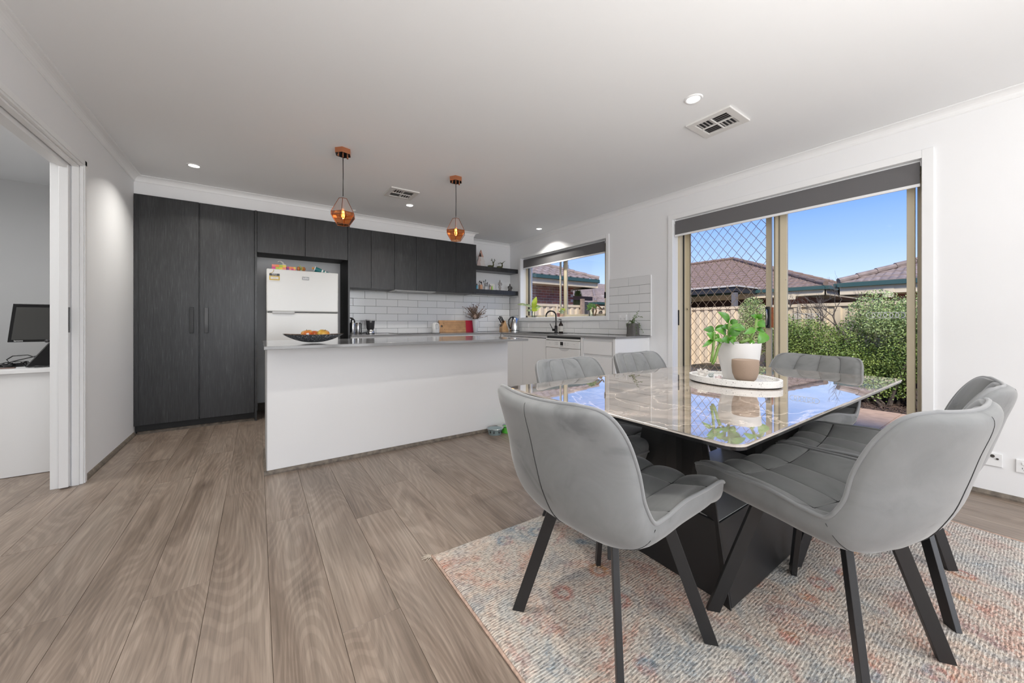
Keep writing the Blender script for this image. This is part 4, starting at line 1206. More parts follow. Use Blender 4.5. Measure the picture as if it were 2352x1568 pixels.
# kettle
qx, qy = 3.515, 4.985
kt = thing('kettle', 'stainless steel kettle with a black handle in the worktop corner', 'kettle', (qx, qy, Z))
MB().lathe([(0.082, 0), (0.083, 0.018), (0.080, 0.022), (0.081, 0.028), (0.072, 0.13), (0.058, 0.20), (0.040, 0.235), (0.02, 0.247), (0.001, 0.250)], 28, (qx, qy, Z), close=True).build('body', M_STEEL, kt, smooth=True, sharp=45)
MB().lathe([(0.0825, 0.010), (0.0842, 0.014), (0.0825, 0.020)], 28, (qx, qy, Z)).build('base_ring', M_GLOSSB, kt, smooth=True)
MB().tube([(qx - 0.02, qy + 0.005, Z + 0.245), (qx - 0.07, qy + 0.01, Z + 0.235), (qx - 0.105, qy + 0.015, Z + 0.19), (qx - 0.112, qy + 0.015, Z + 0.13), (qx - 0.095, qy + 0.01, Z + 0.075), (qx - 0.078, qy + 0.005, Z + 0.05)], [0.010, 0.011, 0.011, 0.010, 0.010, 0.012], 10).build('handle', M_GLOSSB, kt, smooth=True)
MB().tube([(qx + 0.045, qy - 0.005, Z + 0.19), (qx + 0.080, qy - 0.005, Z + 0.215)], [0.022, 0.012], 10).build('spout', M_STEEL, kt, smooth=True, sharp=40)

# grey pot with trailing plant on right worktop
px_, py_ = 3.54, 2.66
gp = thing('grey_plant_pot', 'dark grey square pot on the end of the right worktop', 'plant pot', (px_, py_, Z))
def sq(r, n=24, p=4.0):
    return [(r * math.copysign(abs(math.cos(a)) ** (2 / p), math.cos(a)), r * math.copysign(abs(math.sin(a)) ** (2 / p), math.sin(a))) for a in [2 * PI * i / n for i in range(n)]]
def sqloft(mb, c, prof, n=24, p=4.0):
    vs = []; fs = []
    for r, z in prof:
        vs += [(c[0] + x, c[1] + y, c[2] + z) for x, y in sq(r, n, p)]
    for i in range(len(prof) - 1):
        for k in range(n):
            fs.append((i * n + k, i * n + (k + 1) % n, (i + 1) * n + (k + 1) % n, (i + 1) * n + k))
    fs.append(tuple(range(n - 1, -1, -1)))
    fs.append(tuple((len(prof) - 1) * n + k for k in range(n)))
    mb.add(vs, fs); return mb
sqloft(MB(), (px_, py_, Z), [(0.062, 0), (0.058, 0.03), (0.058, 0.09), (0.066, 0.140), (0.062, 0.140), (0.055, 0.12)]).build('pot', M_DGREY, gp, smooth=True, sharp=40)
sqloft(MB(), (px_, py_, Z), [(0.054, 0.118), (0.054, 0.124)]).build('soil', M_SOIL, gp)
tpn = thing('trailing_plant', 'thin trailing plant hanging out of the dark grey pot', 'plant', (px_, py_, Z + 0.12))
rn = random.Random(5)
mb = MB(); ml = MB()
ends = [(-0.05, -0.13, 0.00), (-0.07, -0.10, -0.09), (-0.05, -0.16, 0.09), (-0.03, -0.10, 0.16), (-0.02, -0.05, 0.12), (-0.09, -0.02, -0.02), (-0.08, 0.03, 0.0), (-0.04, -0.17, -0.08), (-0.06, -0.07, 0.05)]
for e in ends:
    p0 = Vector((px_ + rn.uniform(-0.03, 0.02), py_ + rn.uniform(-0.03, 0.03), Z + 0.123))
    p3 = Vector((px_ + e[0], py_ + e[1], Z + 0.12 + e[2]))
    p1 = p0 + Vector((0, 0, 0.05 + 0.02 * rn.random())); p2 = (p1 + p3) / 2 + Vector((-0.01, -0.02, 0.03))
    pts = [p0.lerp(p1, t).lerp(p1.lerp(p2, t), t).lerp(p1.lerp(p2, t).lerp(p2.lerp(p3, t), t), t) for t in [i / 9 for i in range(10)]]
    mb.tube(pts, 0.0012, 4)
    for q in pts[2:]:
        for _ in range(2):
            d = Vector((rn.uniform(-1, 1), rn.uniform(-1, 1), rn.uniform(-0.6, 0.8))).normalized() * rn.uniform(0.008, 0.016)
            w = d.cross(Vector((rn.random(), rn.random(), rn.random()))).normalized() * 0.006
            ml.add([q, q + d * 0.5 + w, q + d, q + d * 0.5 - w], [(0, 1, 2, 3)])
mb.build('stems', M_STEM, tpn)
o = ml.build('leaves', m_leaf('small_dark_leaf', (0.03, 0.07, 0.03), (0.14, 0.20, 0.08)), tpn); o['kind'] = 'stuff'
MB().hexa([(px_ - 0.01, py_ + 0.010, Z + 0.12), (px_ + 0.005, py_ + 0.010, Z + 0.12), (px_ + 0.005, py_ + 0.03, Z + 0.12), (px_ - 0.01, py_ + 0.03, Z + 0.12)],
          [(px_ - 0.002, py_ - 0.006, Z + 0.195), (px_ + 0.002, py_ - 0.006, Z + 0.195), (px_ + 0.002, py_ + 0.0, Z + 0.195), (px_ - 0.002, py_ + 0.0, Z + 0.195)]).build('spear_leaf', plain('very_dark_leaf', (0.012, 0.014, 0.012), 0.5), tpn)

# power points
def gpo(name, label, y, z, w, h, x=XR, group=None, holes='gpo'):
    t = thing(name, label, 'socket', (x, y, z), group=group)
    MB().box(x - 0.009, x - 0.0005, y - w / 2, y + w / 2, z - h / 2, z + h / 2).build('plate', M_TRIM, t, bevel=0.002)
    if holes == 'gpo':
        for s_ in (-1, 1):
            MB().box(x - 0.013, x - 0.0085, y + s_ * w * 0.25 - 0.008, y + s_ * w * 0.25 + 0.008, z + h * 0.12, z + h * 0.32).build('switch', M_TRIM, t, bevel=0.001)
            for oy in (-0.006, 0.006):
                MB().box(x - 0.0095, x - 0.0088, y + s_ * w * 0.25 + oy - 0.001, y + s_ * w * 0.25 + oy + 0.001, z - h * 0.2, z - h * 0.08).build('slot', M_CHARC, t)
            MB().box(x - 0.0095, x - 0.0088, y + s_ * w * 0.25 - 0.001, y + s_ * w * 0.25 + 0.001, z - h * 0.33, z - h * 0.22).build('slot', M_CHARC, t)
    else:
        for oy, oz, r in ((0, 0.022, 0.009), (-0.018, 0.008, 0.0055), (0.018, 0.008, 0.0055)):
            mb = MB().tube([(x - 0.014, y + oy, z + oz), (x - 0.0085, y + oy, z + oz)], r, 14)
            mb.build('jack', M_BRONZE, t, smooth=True, sharp=40)
    return t
gpo('power_point', 'white double power point on the subway tiles by the window', 2.882, 1.108, 0.115, 0.072, XR - 0.007, 'power points on the right wall')
gpo('power_point', 'white double power point low on the right wall at the edge of the view', 0.020, 0.212, 0.115, 0.075, XR, 'power points on the right wall')
gpo('aerial_socket', 'white aerial socket plate with three jacks low on the right wall', 0.160, 0.222, 0.072, 0.078, holes='tv')

# pet bowls
def petbowl(x, y, label, col, r, paws):
    t = thing('pet_bowl', label, 'bowl', (x, y, 0), group='pet bowls by the island')
    h = 0.058
    MB().lathe([(r * 0.92, 0), (r * 0.95, 0.004), (r * 0.80, h - 0.006)] if not paws else [(r * 0.72, 0), (r * 0.74, 0.004), (r * 0.86, h - 0.004)], 28, (x, y, 0), close=True).build('body', col, t, smooth=True, sharp=40)
    k = 1.0 if paws else 0.82
    MB().lathe([(r * k, h), (r * k * 0.97, h + 0.003), (r * k * 0.86, h), (r * k * 0.76, h - 0.035), (r * k * 0.6, h - 0.042), (0.001, h - 0.042)], 28, (x, y, 0)).build('rim', M_STEEL, t, smooth=True, sharp=60)
    if paws:
        for a in (3.45, 4.0, 4.75, 5.2):
            for (da, dz, rr) in ((0, 0, 0.0075), (-0.10, 0.010, 0.0032), (-0.035, 0.014, 0.0032), (0.035, 0.014, 0.0032), (0.10, 0.010, 0.0032)):
                R_ = r * 0.808
                MB().ball((x + R_ * math.cos(a + da), y + R_ * math.sin(a + da), 0.028 + dz), rr, 8, (1, 1, 1)).build('paw_mark', M_CHARC, t, smooth=True)
petbowl(1.838, 2.925, 'blue grey metal pet bowl with black paw prints on the floor by the island', plain('blue_grey_enamel', (0.25, 0.33, 0.34), 0.35), 0.082, True)
petbowl(1.985, 2.915, 'green pet bowl half hidden behind the paw print bowl', plain('bright_green_plastic', (0.10, 0.48, 0.05), 0.35), 0.078, False)

# ---------------------------------------------------------------- shelf items
ZS1, ZS2 = 1.955, 1.583
SYc = 5.15
# wooden tree ornaments
tr1 = thing('tree_ornament', 'tall pale wooden Christmas tree ornament with a pink and black tip on the upper shelf', 'ornament', (2.955, SYc, ZS1))
def zz(c, w0, w1, z0, z1, y0, y1):
    return MB().hexa([(c - w0, y0, z0), (c + w0, y0, z0), (c + w0, y1, z0), (c - w0, y1, z0)], [(c - w1, y0, z1), (c + w1, y0, z1), (c + w1, y1, z1), (c - w1, y1, z1)])
M_WWASH = plain('whitewashed_wood', (0.68, 0.64, 0.62), 0.6)
for i, (w0, w1, z0, z1) in enumerate(((0.088, 0.052, 0, 0.085), (0.064, 0.034, 0.085, 0.155))):
    zz(2.965, w0, w1, ZS1 + z0, ZS1 + z1, SYc - 0.02, SYc + 0.02).build('tier', M_WWASH, tr1)
    zz(2.965 - w0 * 0.55, w0 * 0.44, w1 * 0.4, ZS1 + z0, ZS1 + z1, SYc - 0.023, SYc - 0.019).build('tier_facet', M_PINKW, tr1)
zz(2.965, 0.042, 0.014, ZS1 + 0.155, ZS1 + 0.215, SYc - 0.02, SYc + 0.02).build('tier', plain('copper_pink_paint', (0.50, 0.30, 0.24), 0.5), tr1)
zz(2.943, 0.018, 0.005, ZS1 + 0.155, ZS1 + 0.212, SYc - 0.024, SYc - 0.019).build('dark_patch', M_GLOSSB, tr1)
zz(2.965, 0.022, 0.001, ZS1 + 0.215, ZS1 + 0.268, SYc - 0.012, SYc + 0.012).build('tip', plain('copper_pink_paint', (0.50, 0.30, 0.24), 0.5), tr1)
lt = thing('lantern_ornament', 'small arched lantern with a pink candle at the left end of the upper shelf', 'lantern', (2.81, SYc, ZS1))
MB().tube([(2.845, SYc, ZS1)] + [(2.808 + 0.037 * math.cos(a), SYc, ZS1 + 0.07 + 0.03 * math.sin(a)) for a in [PI * i / 8 for i in range(9)]] + [(2.771, SYc, ZS1)], 0.004, 6).build('arch', M_GLOSSB, lt, smooth=True)
MB().cyl((2.808, SYc), 0.022, ZS1 + 0.001, ZS1 + 0.075).build('candle', plain('pink_wax', (0.65, 0.30, 0.24), 0.5), lt, smooth=True, sharp=40)
def deer(x, label, kind, flip):
    t = thing('deer_figurine', label, 'figurine', (x, SYc, ZS1), group='green deer figurines')
    m = M_OLIVE
    mb = MB()
    mb.ball((x - 0.015, SYc, ZS1 + 0.020), 0.022, 12, (2.6, 1.0, 0.9))
    mb.tube([(x + 0.025, SYc, ZS1 + 0.022), (x + 0.040, SYc, ZS1 + 0.05), (x + 0.038, SYc, ZS1 + 0.085)], [0.018, 0.011, 0.008], 8)
    mb.tube([(x + 0.042, SYc, ZS1 + 0.088), (x + 0.018, SYc, ZS1 + 0.082)], [0.011, 0.005], 8)
    mb.tube([(x + 0.02, SYc - 0.015, ZS1 + 0.006), (x + 0.06, SYc - 0.015, ZS1 + 0.006)], 0.006, 6)
    mb.tube([(x - 0.05, SYc - 0.015, ZS1 + 0.006), (x - 0.02, SYc - 0.018, ZS1 + 0.006)], 0.007, 6)
    mb.tube([(x + 0.05, SYc, ZS1 + 0.092), (x + 0.062, SYc, ZS1 + 0.097)], [0.005, 0.001], 6)
    mb.build('body', m, t, smooth=True)
    an = MB()
    if kind == 0:
        for sx, ex in ((-1, -0.035), (1, 0.03)):
            b0 = (x + 0.038 + sx * 0.004, SYc, ZS1 + 0.094)
            an.tube([b0, (x + 0.038 + ex * 0.7, SYc, ZS1 + 0.115), (x + 0.038 + ex, SYc, ZS1 + 0.150)], [0.005, 0.005, 0.003], 6)
            an.tube([(x + 0.038 + ex * 0.7, SYc, ZS1 + 0.115), (x + 0.038 + ex * 1.5, SYc, ZS1 + 0.125)], [0.004, 0.003], 6)
            an.tube([(x + 0.038 + ex * 0.85, SYc, ZS1 + 0.13), (x + 0.038 + ex * 0.5, SYc, ZS1 + 0.145)], [0.004, 0.002], 6)
    else:
        an.tube([(x + 0.040, SYc, ZS1 + 0.093), (x + 0.075, SYc, ZS1 + 0.120), (x + 0.098, SYc, ZS1 + 0.135)], [0.005, 0.0045, 0.003], 6)
        an.tube([(x + 0.034, SYc, ZS1 + 0.095), (x - 0.005, SYc, ZS1 + 0.088), (x - 0.045, SYc, ZS1 + 0.082)], [0.005, 0.004, 0.003], 6)
        an.tube([(x - 0.005, SYc, ZS1 + 0.088), (x + 0.005, SYc, ZS1 + 0.108)], [0.004, 0.002], 6)
        an.tube([(x - 0.025, SYc, ZS1 + 0.085), (x - 0.032, SYc, ZS1 + 0.068)], [0.004, 0.002], 6)
    an.build('antlers', m, t, smooth=True)
deer(3.165, 'green lying deer figurine with upright antlers nearest the tree ornament', 0, 1)
deer(3.34, 'green lying deer figurine with sideways antlers nearest the corner', 1, 1)
# lower shelf: brush pots and figurines
rn = random.Random(11)
def brushpot(x, y, r, h, label, m, n, cols, hh):
    t = thing('brush_pot', label, 'pot', (x, y, ZS2), group='pots of brushes on the lower shelf')
    MB().lathe([(r, 0.001), (r, h), (r * 0.9, h), (r * 0.9, 0.004), (0.001, 0.004)], 16, (x, y, ZS2)).build('pot', m, t, smooth=True, sharp=40)
    for k in range(n):
        a = 2 * PI * k / n + 0.3
        b = thing('brush', 'thin brush or pen standing in one of the pots on the lower shelf', 'brush', (x, y, ZS2 + 0.004), group='brushes and pens on the lower shelf')
        e = Vector((x + r * 1.1 * math.cos(a) * (0.6 + 0.6 * rn.random()), y + r * 0.8 * math.sin(a), ZS2 + h + hh * (0.5 + 0.6 * rn.random())))
        s0 = Vector((x + r * 0.4 * math.cos(a), y + r * 0.4 * math.sin(a), ZS2 + 0.006))
        MB().tube([s0, s0.lerp(e, 0.8)], 0.003, 6).build('handle', cols[k % len(cols)], b, smooth=True)
        MB().tube([s0.lerp(e, 0.78), s0.lerp(e, 0.92), e], [0.004, 0.008, 0.003], 6).build('tip', M_CHARC if k % 3 else plain('pale_bristle', (0.5, 0.45, 0.42), 0.8), b, smooth=True)
M_CLEARP = plain('frosted_clear', (0.5, 0.5, 0.5), 0.1)
brushpot(2.955, 5.14, 0.032, 0.075, 'tan pot full of brushes on the lower shelf', plain('tan_pot', (0.50, 0.28, 0.17), 0.5), 7, [M_GLOSSB, M_WHITEP, plain('tan_pot', (0.50, 0.28, 0.17), 0.5)], 0.07)
brushpot(3.06, 5.15, 0.036, 0.055, 'clear pot with tall dark brushes in the middle of the lower shelf', M_CLEARP, 6, [M_GLOSSB, M_CHARC], 0.11)
def bottle(x, y, r, h, label, m, cap):
    t = thing('cosmetic_bottle', label, 'bottle', (x, y, ZS2), group='small bottles on the lower shelf')
    MB().lathe([(r, 0.001), (r, h * 0.7), (r * 0.6, h * 0.76)], 12, (x, y, ZS2), close=True).build('body', m, t, smooth=True, sharp=40)
    MB().cyl((x, y), r * 0.62, ZS2 + h * 0.74, ZS2 + h).build('cap', cap, t, smooth=True, sharp=40)
bottle(2.80, 5.13, 0.016, 0.11, 'white tapering tube at the left end of the lower shelf', M_WHITEP, M_WHITEP)
bottle(2.835, 5.15, 0.015, 0.065, 'small pink bottle at the left of the lower shelf', M_PINKW, M_WHITEP)
bottle(2.875, 5.12, 0.014, 0.085, 'small blue bottle beside the tan brush pot', plain('sky_blue', (0.08, 0.35, 0.5), 0.3), M_CHARC)
bottle(3.125, 5.12, 0.010, 0.075, 'narrow pink bottle with a dark cap beside the card frame', plain('peach_plastic', (0.65, 0.42, 0.32), 0.4), M_CHARC)
bottle(3.155, 5.11, 0.011, 0.07, 'lime green bottle in front of the card frame', plain('lime_plastic', (0.35, 0.6, 0.08), 0.3), plain('lime_plastic', (0.35, 0.6, 0.08), 0.3))
cf = thing('clear_holder', 'pale translucent upright holder behind the lime bottle', 'holder', (3.18, 5.15, ZS2))
MB().box(3.13, 3.23, 5.14, 5.165, ZS2 + 0.001, ZS2 + 0.105).build('panel', plain('pale_translucent', (0.55, 0.53, 0.50), 0.4), cf, bevel=0.003)
sd = thing('small_dish', 'small white and black dish near the standing figurine', 'dish', (3.255, 5.12, ZS2))
MB().lathe([(0.012, 0.001), (0.022, 0.012), (0.020, 0.012), (0.001, 0.004)], 14, (3.255, 5.12, ZS2)).build('dish', M_WHITEC, sd, smooth=True)
wf = thing('warrior_figurine', 'grey standing soldier figurine on the lower shelf', 'figurine', (3.325, 5.14, ZS2))
fx0 = 3.325
mb = MB()
for s_ in (-1, 1): mb.tube([(fx0 + s_ * 0.012, 5.14, ZS2 + 0.001), (fx0 + s_ * 0.011, 5.14, ZS2 + 0.05)], [0.009, 0.010], 8)
mb.lathe([(0.026, 0.042), (0.024, 0.07), (0.017, 0.095), (0.024, 0.125), (0.026, 0.135), (0.010, 0.146)], 12, (fx0, 5.14, ZS2), 1, 0.7, close=True)
mb.tube([(fx0 - 0.026, 5.14, ZS2 + 0.132), (fx0 - 0.033, 5.132, ZS2 + 0.10), (fx0 - 0.015, 5.118, ZS2 + 0.088)], [0.009, 0.008, 0.006], 8)
mb.tube([(fx0 + 0.026, 5.14, ZS2 + 0.132), (fx0 + 0.033, 5.132, ZS2 + 0.10), (fx0 + 0.015, 5.118, ZS2 + 0.088)], [0.009, 0.008, 0.006], 8)
mb.box(fx0 - 0.028, fx0 + 0.028, 5.122, 5.158, ZS2 + 0.0005, ZS2 + 0.006)
mb.build('body', M_GREYST, wf, smooth=True, sharp=50)
mb = MB(); mb.ball((fx0, 5.138, ZS2 + 0.158), 0.013, 10, (0.9, 1, 1.2)); mb.tube([(fx0, 5.14, ZS2 + 0.168), (fx0 + 0.006, 5.14, ZS2 + 0.180)], [0.008, 0.006], 8); mb.build('head', M_GREYST, wf, smooth=True)
bf = thing('seated_figurine', 'dark seated meditating figurine at the corner end of the lower shelf', 'figurine', (3.54, 5.16, ZS2))
mb = MB(); b0 = 3.54
mb.ball((b0, 5.16, ZS2 + 0.016), 0.017, 14, (2.2, 1.5, 0.85))
mb.lathe([(0.030, 0.02), (0.026, 0.05), (0.032, 0.075), (0.028, 0.088), (0.010, 0.096)], 12, (b0, 5.16, ZS2), 1, 0.75, close=True)
for s_ in (-1, 1): mb.tube([(b0 + s_ * 0.030, 5.16, ZS2 + 0.082), (b0 + s_ * 0.040, 5.15, ZS2 + 0.055), (b0 + s_ * 0.016, 5.135, ZS2 + 0.035)], [0.010, 0.009, 0.007], 8)
mb.build('body', M_BRONZE, bf, smooth=True, sharp=60)
mb = MB(); mb.ball((b0, 5.158, ZS2 + 0.109), 0.014, 10, (0.9, 0.9, 1.15)); mb.ball((b0, 5.16, ZS2 + 0.127), 0.006, 8); mb.build('head', M_BRONZE, bf, smooth=True)

# ================================================================ SLIDING DOOR, WINDOW, BLINDS
d1 = thing('door_1', 'cream framed sliding glass door standing open on the right wall', 'door', (3.80, 1.34, 0), kind='structure')
mb = MB()
FX0, FX1 = 3.752, 3.885
mb.box(FX0, FX1, 2.212, 2.232, 0, DZ1); mb.box(FX0, FX1, DY0, 0.464, 0, DZ1); mb.box(FX0, FX1, DY0, 2.232, 2.10, DZ1); mb.box(FX0, FX1, DY0, 2.232, -0.02, 0.022)
mb.box(FX0 - 0.012, FX0, 2.206, 2.232, 0, DZ1)
mb.build('frame', M_CREAM, d1, bevel=0.002)
MB().box(3.80, 3.806, 2.196, 2.212, 0.02, 2.1).build('seal_strip', M_CHARC, d1)
def panel(name, x, y0, y1, wl, wr, rail=0.07):
    f = MB()
    f.box(x, x + 0.030, y0, y0 + wr, 0.025, 2.10); f.box(x, x + 0.030, y1 - wl, y1, 0.025, 2.10)
    f.box(x, x + 0.030, y0 + wr, y1 - wl, 0.025, 0.025 + rail); f.box(x, x + 0.030, y0 + wr, y1 - wl, 2.10 - rail, 2.10)
    o = f.build(name, M_CREAM, d1, bevel=0.002)
    MB().box(x + 0.012, x + 0.016, y0 + wr, y1 - wl, 0.025 + rail, 2.10 - rail).build('glass', M_GLASS, o)
    return o
pf = panel('fixed_panel', 3.822, 0.464, 1.365, 0.05, 0.026)
ps = panel('sliding_panel', 3.768, 0.494, 1.342, 0.095, 0.040)
for yy in (1.335, 1.305, 1.298):
    MB().box(3.7655, 3.768, yy, yy + 0.0025, 0.03, 2.09).build('groove_line', M_CHARC, ps)
for zz_ in (1.42, 1.068):
    MB().tube([(3.7655, 1.255, zz_), (3.769, 1.255, zz_)], 0.0025, 8).build('screw', M_CHARC, ps)
# round safety markers on the two panes
M_FROST = plain('frosted_marker', (0.72, 0.74, 0.74), 0.6)
def markers(x, y0, z, parent, n=6, r=0.022, step=0.031):
    mb = MB()
    for k in range(n):
        cy = y0 - step * k
        mb.tube([(x, cy + r * 1.1 * math.cos(a), z + r * math.sin(a)) for a in [2 * PI * i / 24 for i in range(24)]], 0.0016, 5, closed=True)
    mb.build('ring_marker', M_FROST, parent)
markers(3.779, 1.205, 1.102, ps); markers(3.779, 0.720, 1.102, ps); markers(3.833, 0.700, 1.102, pf)
hb2 = MB().box(3.742, 3.766, 1.345, 1.356, 1.005, 1.185).build('wood_handle', plain('red_brown_timber', (0.26, 0.07, 0.02), 0.35, var=0.3, scale=50), ps, bevel=0.002)
MB().box(3.738, 3.75, 2.215, 2.232, 1.02, 1.185).build('striker', M_CHARC, d1, bevel=0.002)

d2 = thing('door_2', 'cream security screen door with diamond grille outside the sliding door', 'door', (3.88, 1.8, 0), kind='structure')
mb = MB()
mb.box(3.868, 3.893, 2.169, 2.219, 0.02, 2.12); mb.box(3.868, 3.893, 1.399, 1.444, 0.02, 2.12)
mb.box(3.868, 3.893, 1.444, 2.169, 0.02, 0.10); mb.box(3.868, 3.893, 1.444, 2.169, 2.06, 2.12)
mb.build('frame', M_CREAM, d2, bevel=0.002)
MB().box(3.865, 3.869, 2.163, 2.169, 0.1, 2.06).build('inner_bead', plain('bronze_bead', (0.20, 0.15, 0.10), 0.5), d2)
mb = MB()
cw, chh = 0.0427, 0.112
for k in range(17):
    yb = 1.444 + cw * k
    pts = []
    sgn = 1 if k % 2 else -1
    n = int(1.96 / chh * 8)
    for i in range(n + 1):
        z = 0.10 + 1.96 * i / n
        ph = (z / chh) % 1.0
        tri = 1 - 4 * abs(ph - 0.5) if True else 0
        w = math.copysign(min(1, abs(tri) * 1.22), tri)
        pts.append((3.880, min(2.169, yb + cw / 2 + sgn * w * (cw / 2 - 0.0015)), z))
    mb.tube(pts, 0.0024, 4)
mb.build('diamond_grille', M_CREAMD, d2, smooth=True)
lk = MB().box(3.846, 3.868, 1.408, 1.440, 1.00, 1.195).build('lock_body', M_GLOSSB, d2, bevel=0.003)
MB().tube([(3.848, 1.428, 1.17), (3.828, 1.424, 1.165), (3.826, 1.420, 1.10), (3.828, 1.424, 1.03), (3.848, 1.428, 1.02)], 0.006, 8).build('pull_handle', M_STEEL, lk, smooth=True)
MB().tube([(3.868, 2.195, 1.20), (3.860, 2.195, 1.20)], 0.010, 12).build('key_barrel', M_CREAM, d2)
MB().tube([(3.861, 2.195, 1.205), (3.858, 2.195, 1.185)], 0.003, 6).build('keyhole', M_CHARC, d2)

win = thing('window_1', 'cream aluminium sliding kitchen window above the sink', 'window', (3.77, 4.06, WZ0), kind='structure')
mb = MB()
mb.box(3.752, 3.83, WY1 - 0.050, WY1, WZ0, WZ1); mb.box(3.752, 3.83, WY0, WY0 + 0.115, WZ0, WZ1)
mb.box(3.752, 3.83, WY0, WY1, WZ1 - 0.05, WZ1); mb.box(3.752, 3.83, WY0, WY1, WZ0, WZ0 + 0.036)
mb.build('frame', M_CREAM, win, bevel=0.002)
MB().box(3.765, 3.785, WY1 - 0.062, WY1 - 0.050, WZ0 + 0.036, WZ1 - 0.05).build('seal_strip', M_GLOSSB, win)
sA = MB().box(3.80, 3.82, 4.165, 4.19, WZ0 + 0.036, WZ1 - 0.05).build('fixed_sash', M_CREAM, win)
MB().box(3.808, 3.811, 4.19, WY1 - 0.05, WZ0 + 0.036, WZ1 - 0.05).build('glass', M_GLASS, sA)
sB = MB().box(3.765, 3.79, 3.995, 4.058, WZ0 + 0.036, WZ1 - 0.05).build('sliding_sash', M_CREAM, win, bevel=0.002)
MB().box(3.765, 3.79, 4.058, 4.068, WZ0 + 0.036, WZ1 - 0.05).build('dark_edge', M_CHARC, sB)
MB().box(3.775, 3.778, WY0 + 0.115, 3.995, WZ0 + 0.036, WZ1 - 0.05).build('glass', M_GLASS, sB)
MB().box(3.742, 3.754, WY0 + 0.09, WY0 + 0.115, 1.37, 1.45).build('latch', M_GLOSSB, sB)

def blind(name, label, y0, y1, z0, z1, x, chain_z):
    t = thing(name, label, 'blind', (x, (y0 + y1) / 2, z1))
    MB().box(x, x + 0.0025, y0, y1, z0, z1).build('fabric', M_BLIND, t)
    MB().tube([(x + 0.022, y0, z1 + 0.006), (x + 0.022, y1, z1 + 0.006)], 0.012, 12).build('roller', M_TRIM, t, smooth=True, sharp=50)
    mb = MB(); mb.box(x - 0.006, x + 0.008, y0 - 0.002, y1 + 0.002, z0 - 0.020, z0 + 0.001); mb.build('bottom_rail', M_TRIM, t, bevel=0.003)
    for yy in (y0 - 0.006, y1 + 0.002):
        MB().box(x - 0.004, x + 0.04, yy, yy + 0.004, z1 - 0.03, z1 + 0.02).build('bracket', M_TRIM, t)
    if chain_z:
        cm = MB()
        for xo in (-0.003, 0.014):
            cm.tube([(x + xo, y0 - 0.009, z1), (x + xo, y0 - 0.009, chain_z)], 0.0010, 4)
        mbc = MB()
        nb = int((z1 - chain_z) / 0.009)
        for xo in (-0.003, 0.014):
            for i in range(nb):
                zz = z1 - 0.009 * i
                mbc.add([(x + xo - 0.0024, y0 - 0.009, zz), (x + xo + 0.0024, y0 - 0.009, zz), (x + xo, y0 - 0.0114, zz), (x + xo, y0 - 0.0066, zz), (x + xo, y0 - 0.009, zz - 0.0024), (x + xo, y0 - 0.009, zz + 0.0024)],
                        [(0, 2, 5), (2, 1, 5), (1, 3, 5), (3, 0, 5), (2, 0, 4), (1, 2, 4), (3, 1, 4), (0, 3, 4)])
        cm.build('cord', M_STEEL, t)
        o = mbc.build('bead_chain', M_STEEL, t); o['kind'] = 'stuff'
    return t
blind('roller_blind', 'grey roller blind drawn part way down over the sliding glass door', 0.458, 2.222, 1.985, 2.132, 3.670, 0.62)
blind('roller_blind', 'grey roller blind drawn part way down over the kitchen window', 3.205, 4.975, 1.968, 2.106, 3.690, None)

# ================================================================ WINDOW SILL PLANTS
ZSI = WZ0 + 0.0035
R3 = Vector((0.8212, -0.5706, 0)); U3 = Vector((0, 0, 1)); F3 = Vector((0.5706, 0.8212, 0))
def leaf_mesh(mb, base, tip, width, nrm=None, curl=0.12, n=7, fold=0.25):
    b_, t_ = Vector(base), Vector(tip)
    d = t_ - b_; L = d.length
    if nrm is None: nrm = Vector((-0.5706, -0.8212, 0.35))
    nrm = Vector(nrm); w = d.cross(nrm).normalized(); nn = w.cross(d).normalized()
    vs = []
    for i in range(n + 1):
        t = i / n
        ww = width / 2 * (math.sin(PI * min(1, t * 0.98 + 0.02) ** 0.85)) ** 0.8 if 0 < t < 1 else 0.0006
        c = b_ + d * t + nn * (curl * L * math.sin(PI * t))
        for s_ in (-1, -0.5, 0, 0.5, 1):
            vs.append(c + w * ww * s_ + nn * (abs(s_) * ww * fold))
    fs = [(i * 5 + k, i * 5 + k + 1, (i + 1) * 5 + k + 1, (i + 1) * 5 + k) for i in range(n) for k in range(4)]
    nv = len(vs)
    th = nn * -0.0012
    mb.add(vs + [v + th for v in vs], fs + [tuple(reversed([q + nv for q in f])) for f in fs])
    return mb
def pos_px(px, py, x, y, off=0.0):
    """world point seen at pixel px,py at the depth of (x, y): used only to lay the plants out"""
    D = 0.5706 * x + 0.8212 * y + off
    X = (px - 1176) / 841.0 * D
    return R3 * X + F3 * D + Vector((0, 0, HCAM - (py - 741.2) / 841.0 * D))
def sill_glass(x, y, r, h, parent, mat):
    return MB().lathe([(r * 0.8, 0.001), (r, h), (r * 0.93, h), (r * 0.74, 0.004), (0.001, 0.004)], 18, (x, y, ZSI)).build('jar', mat, parent, smooth=True, sharp=50)
M_JAR = glass('jar_glass', (0.93, 0.97, 0.95), 1.0)
M_FIG = m_leaf('yellow_green_fig_leaf', (0.25, 0.36, 0.02), (0.50, 0.58, 0.05), 0.4, 5)
M_FIGD = m_leaf('grey_green_fig_leaf', (0.09, 0.17, 0.06), (0.34, 0.38, 0.20), 0.4, 12)
p1 = thing('fig_cutting', 'large leaved yellow green cutting in a glass jar at the left of the window sill', 'plant', (3.705, 4.72, ZSI))
x1_, y1_ = 3.705, 4.72
sill_glass(x1_, y1_, 0.028, 0.09, p1, M_JAR)
MB().tube([pos_px(1222, 727, x1_, y1_), pos_px(1223, 712, x1_, y1_), pos_px(1222, 703, x1_, y1_)], 0.006, 8).build('stem', M_BARK, p1, smooth=True)
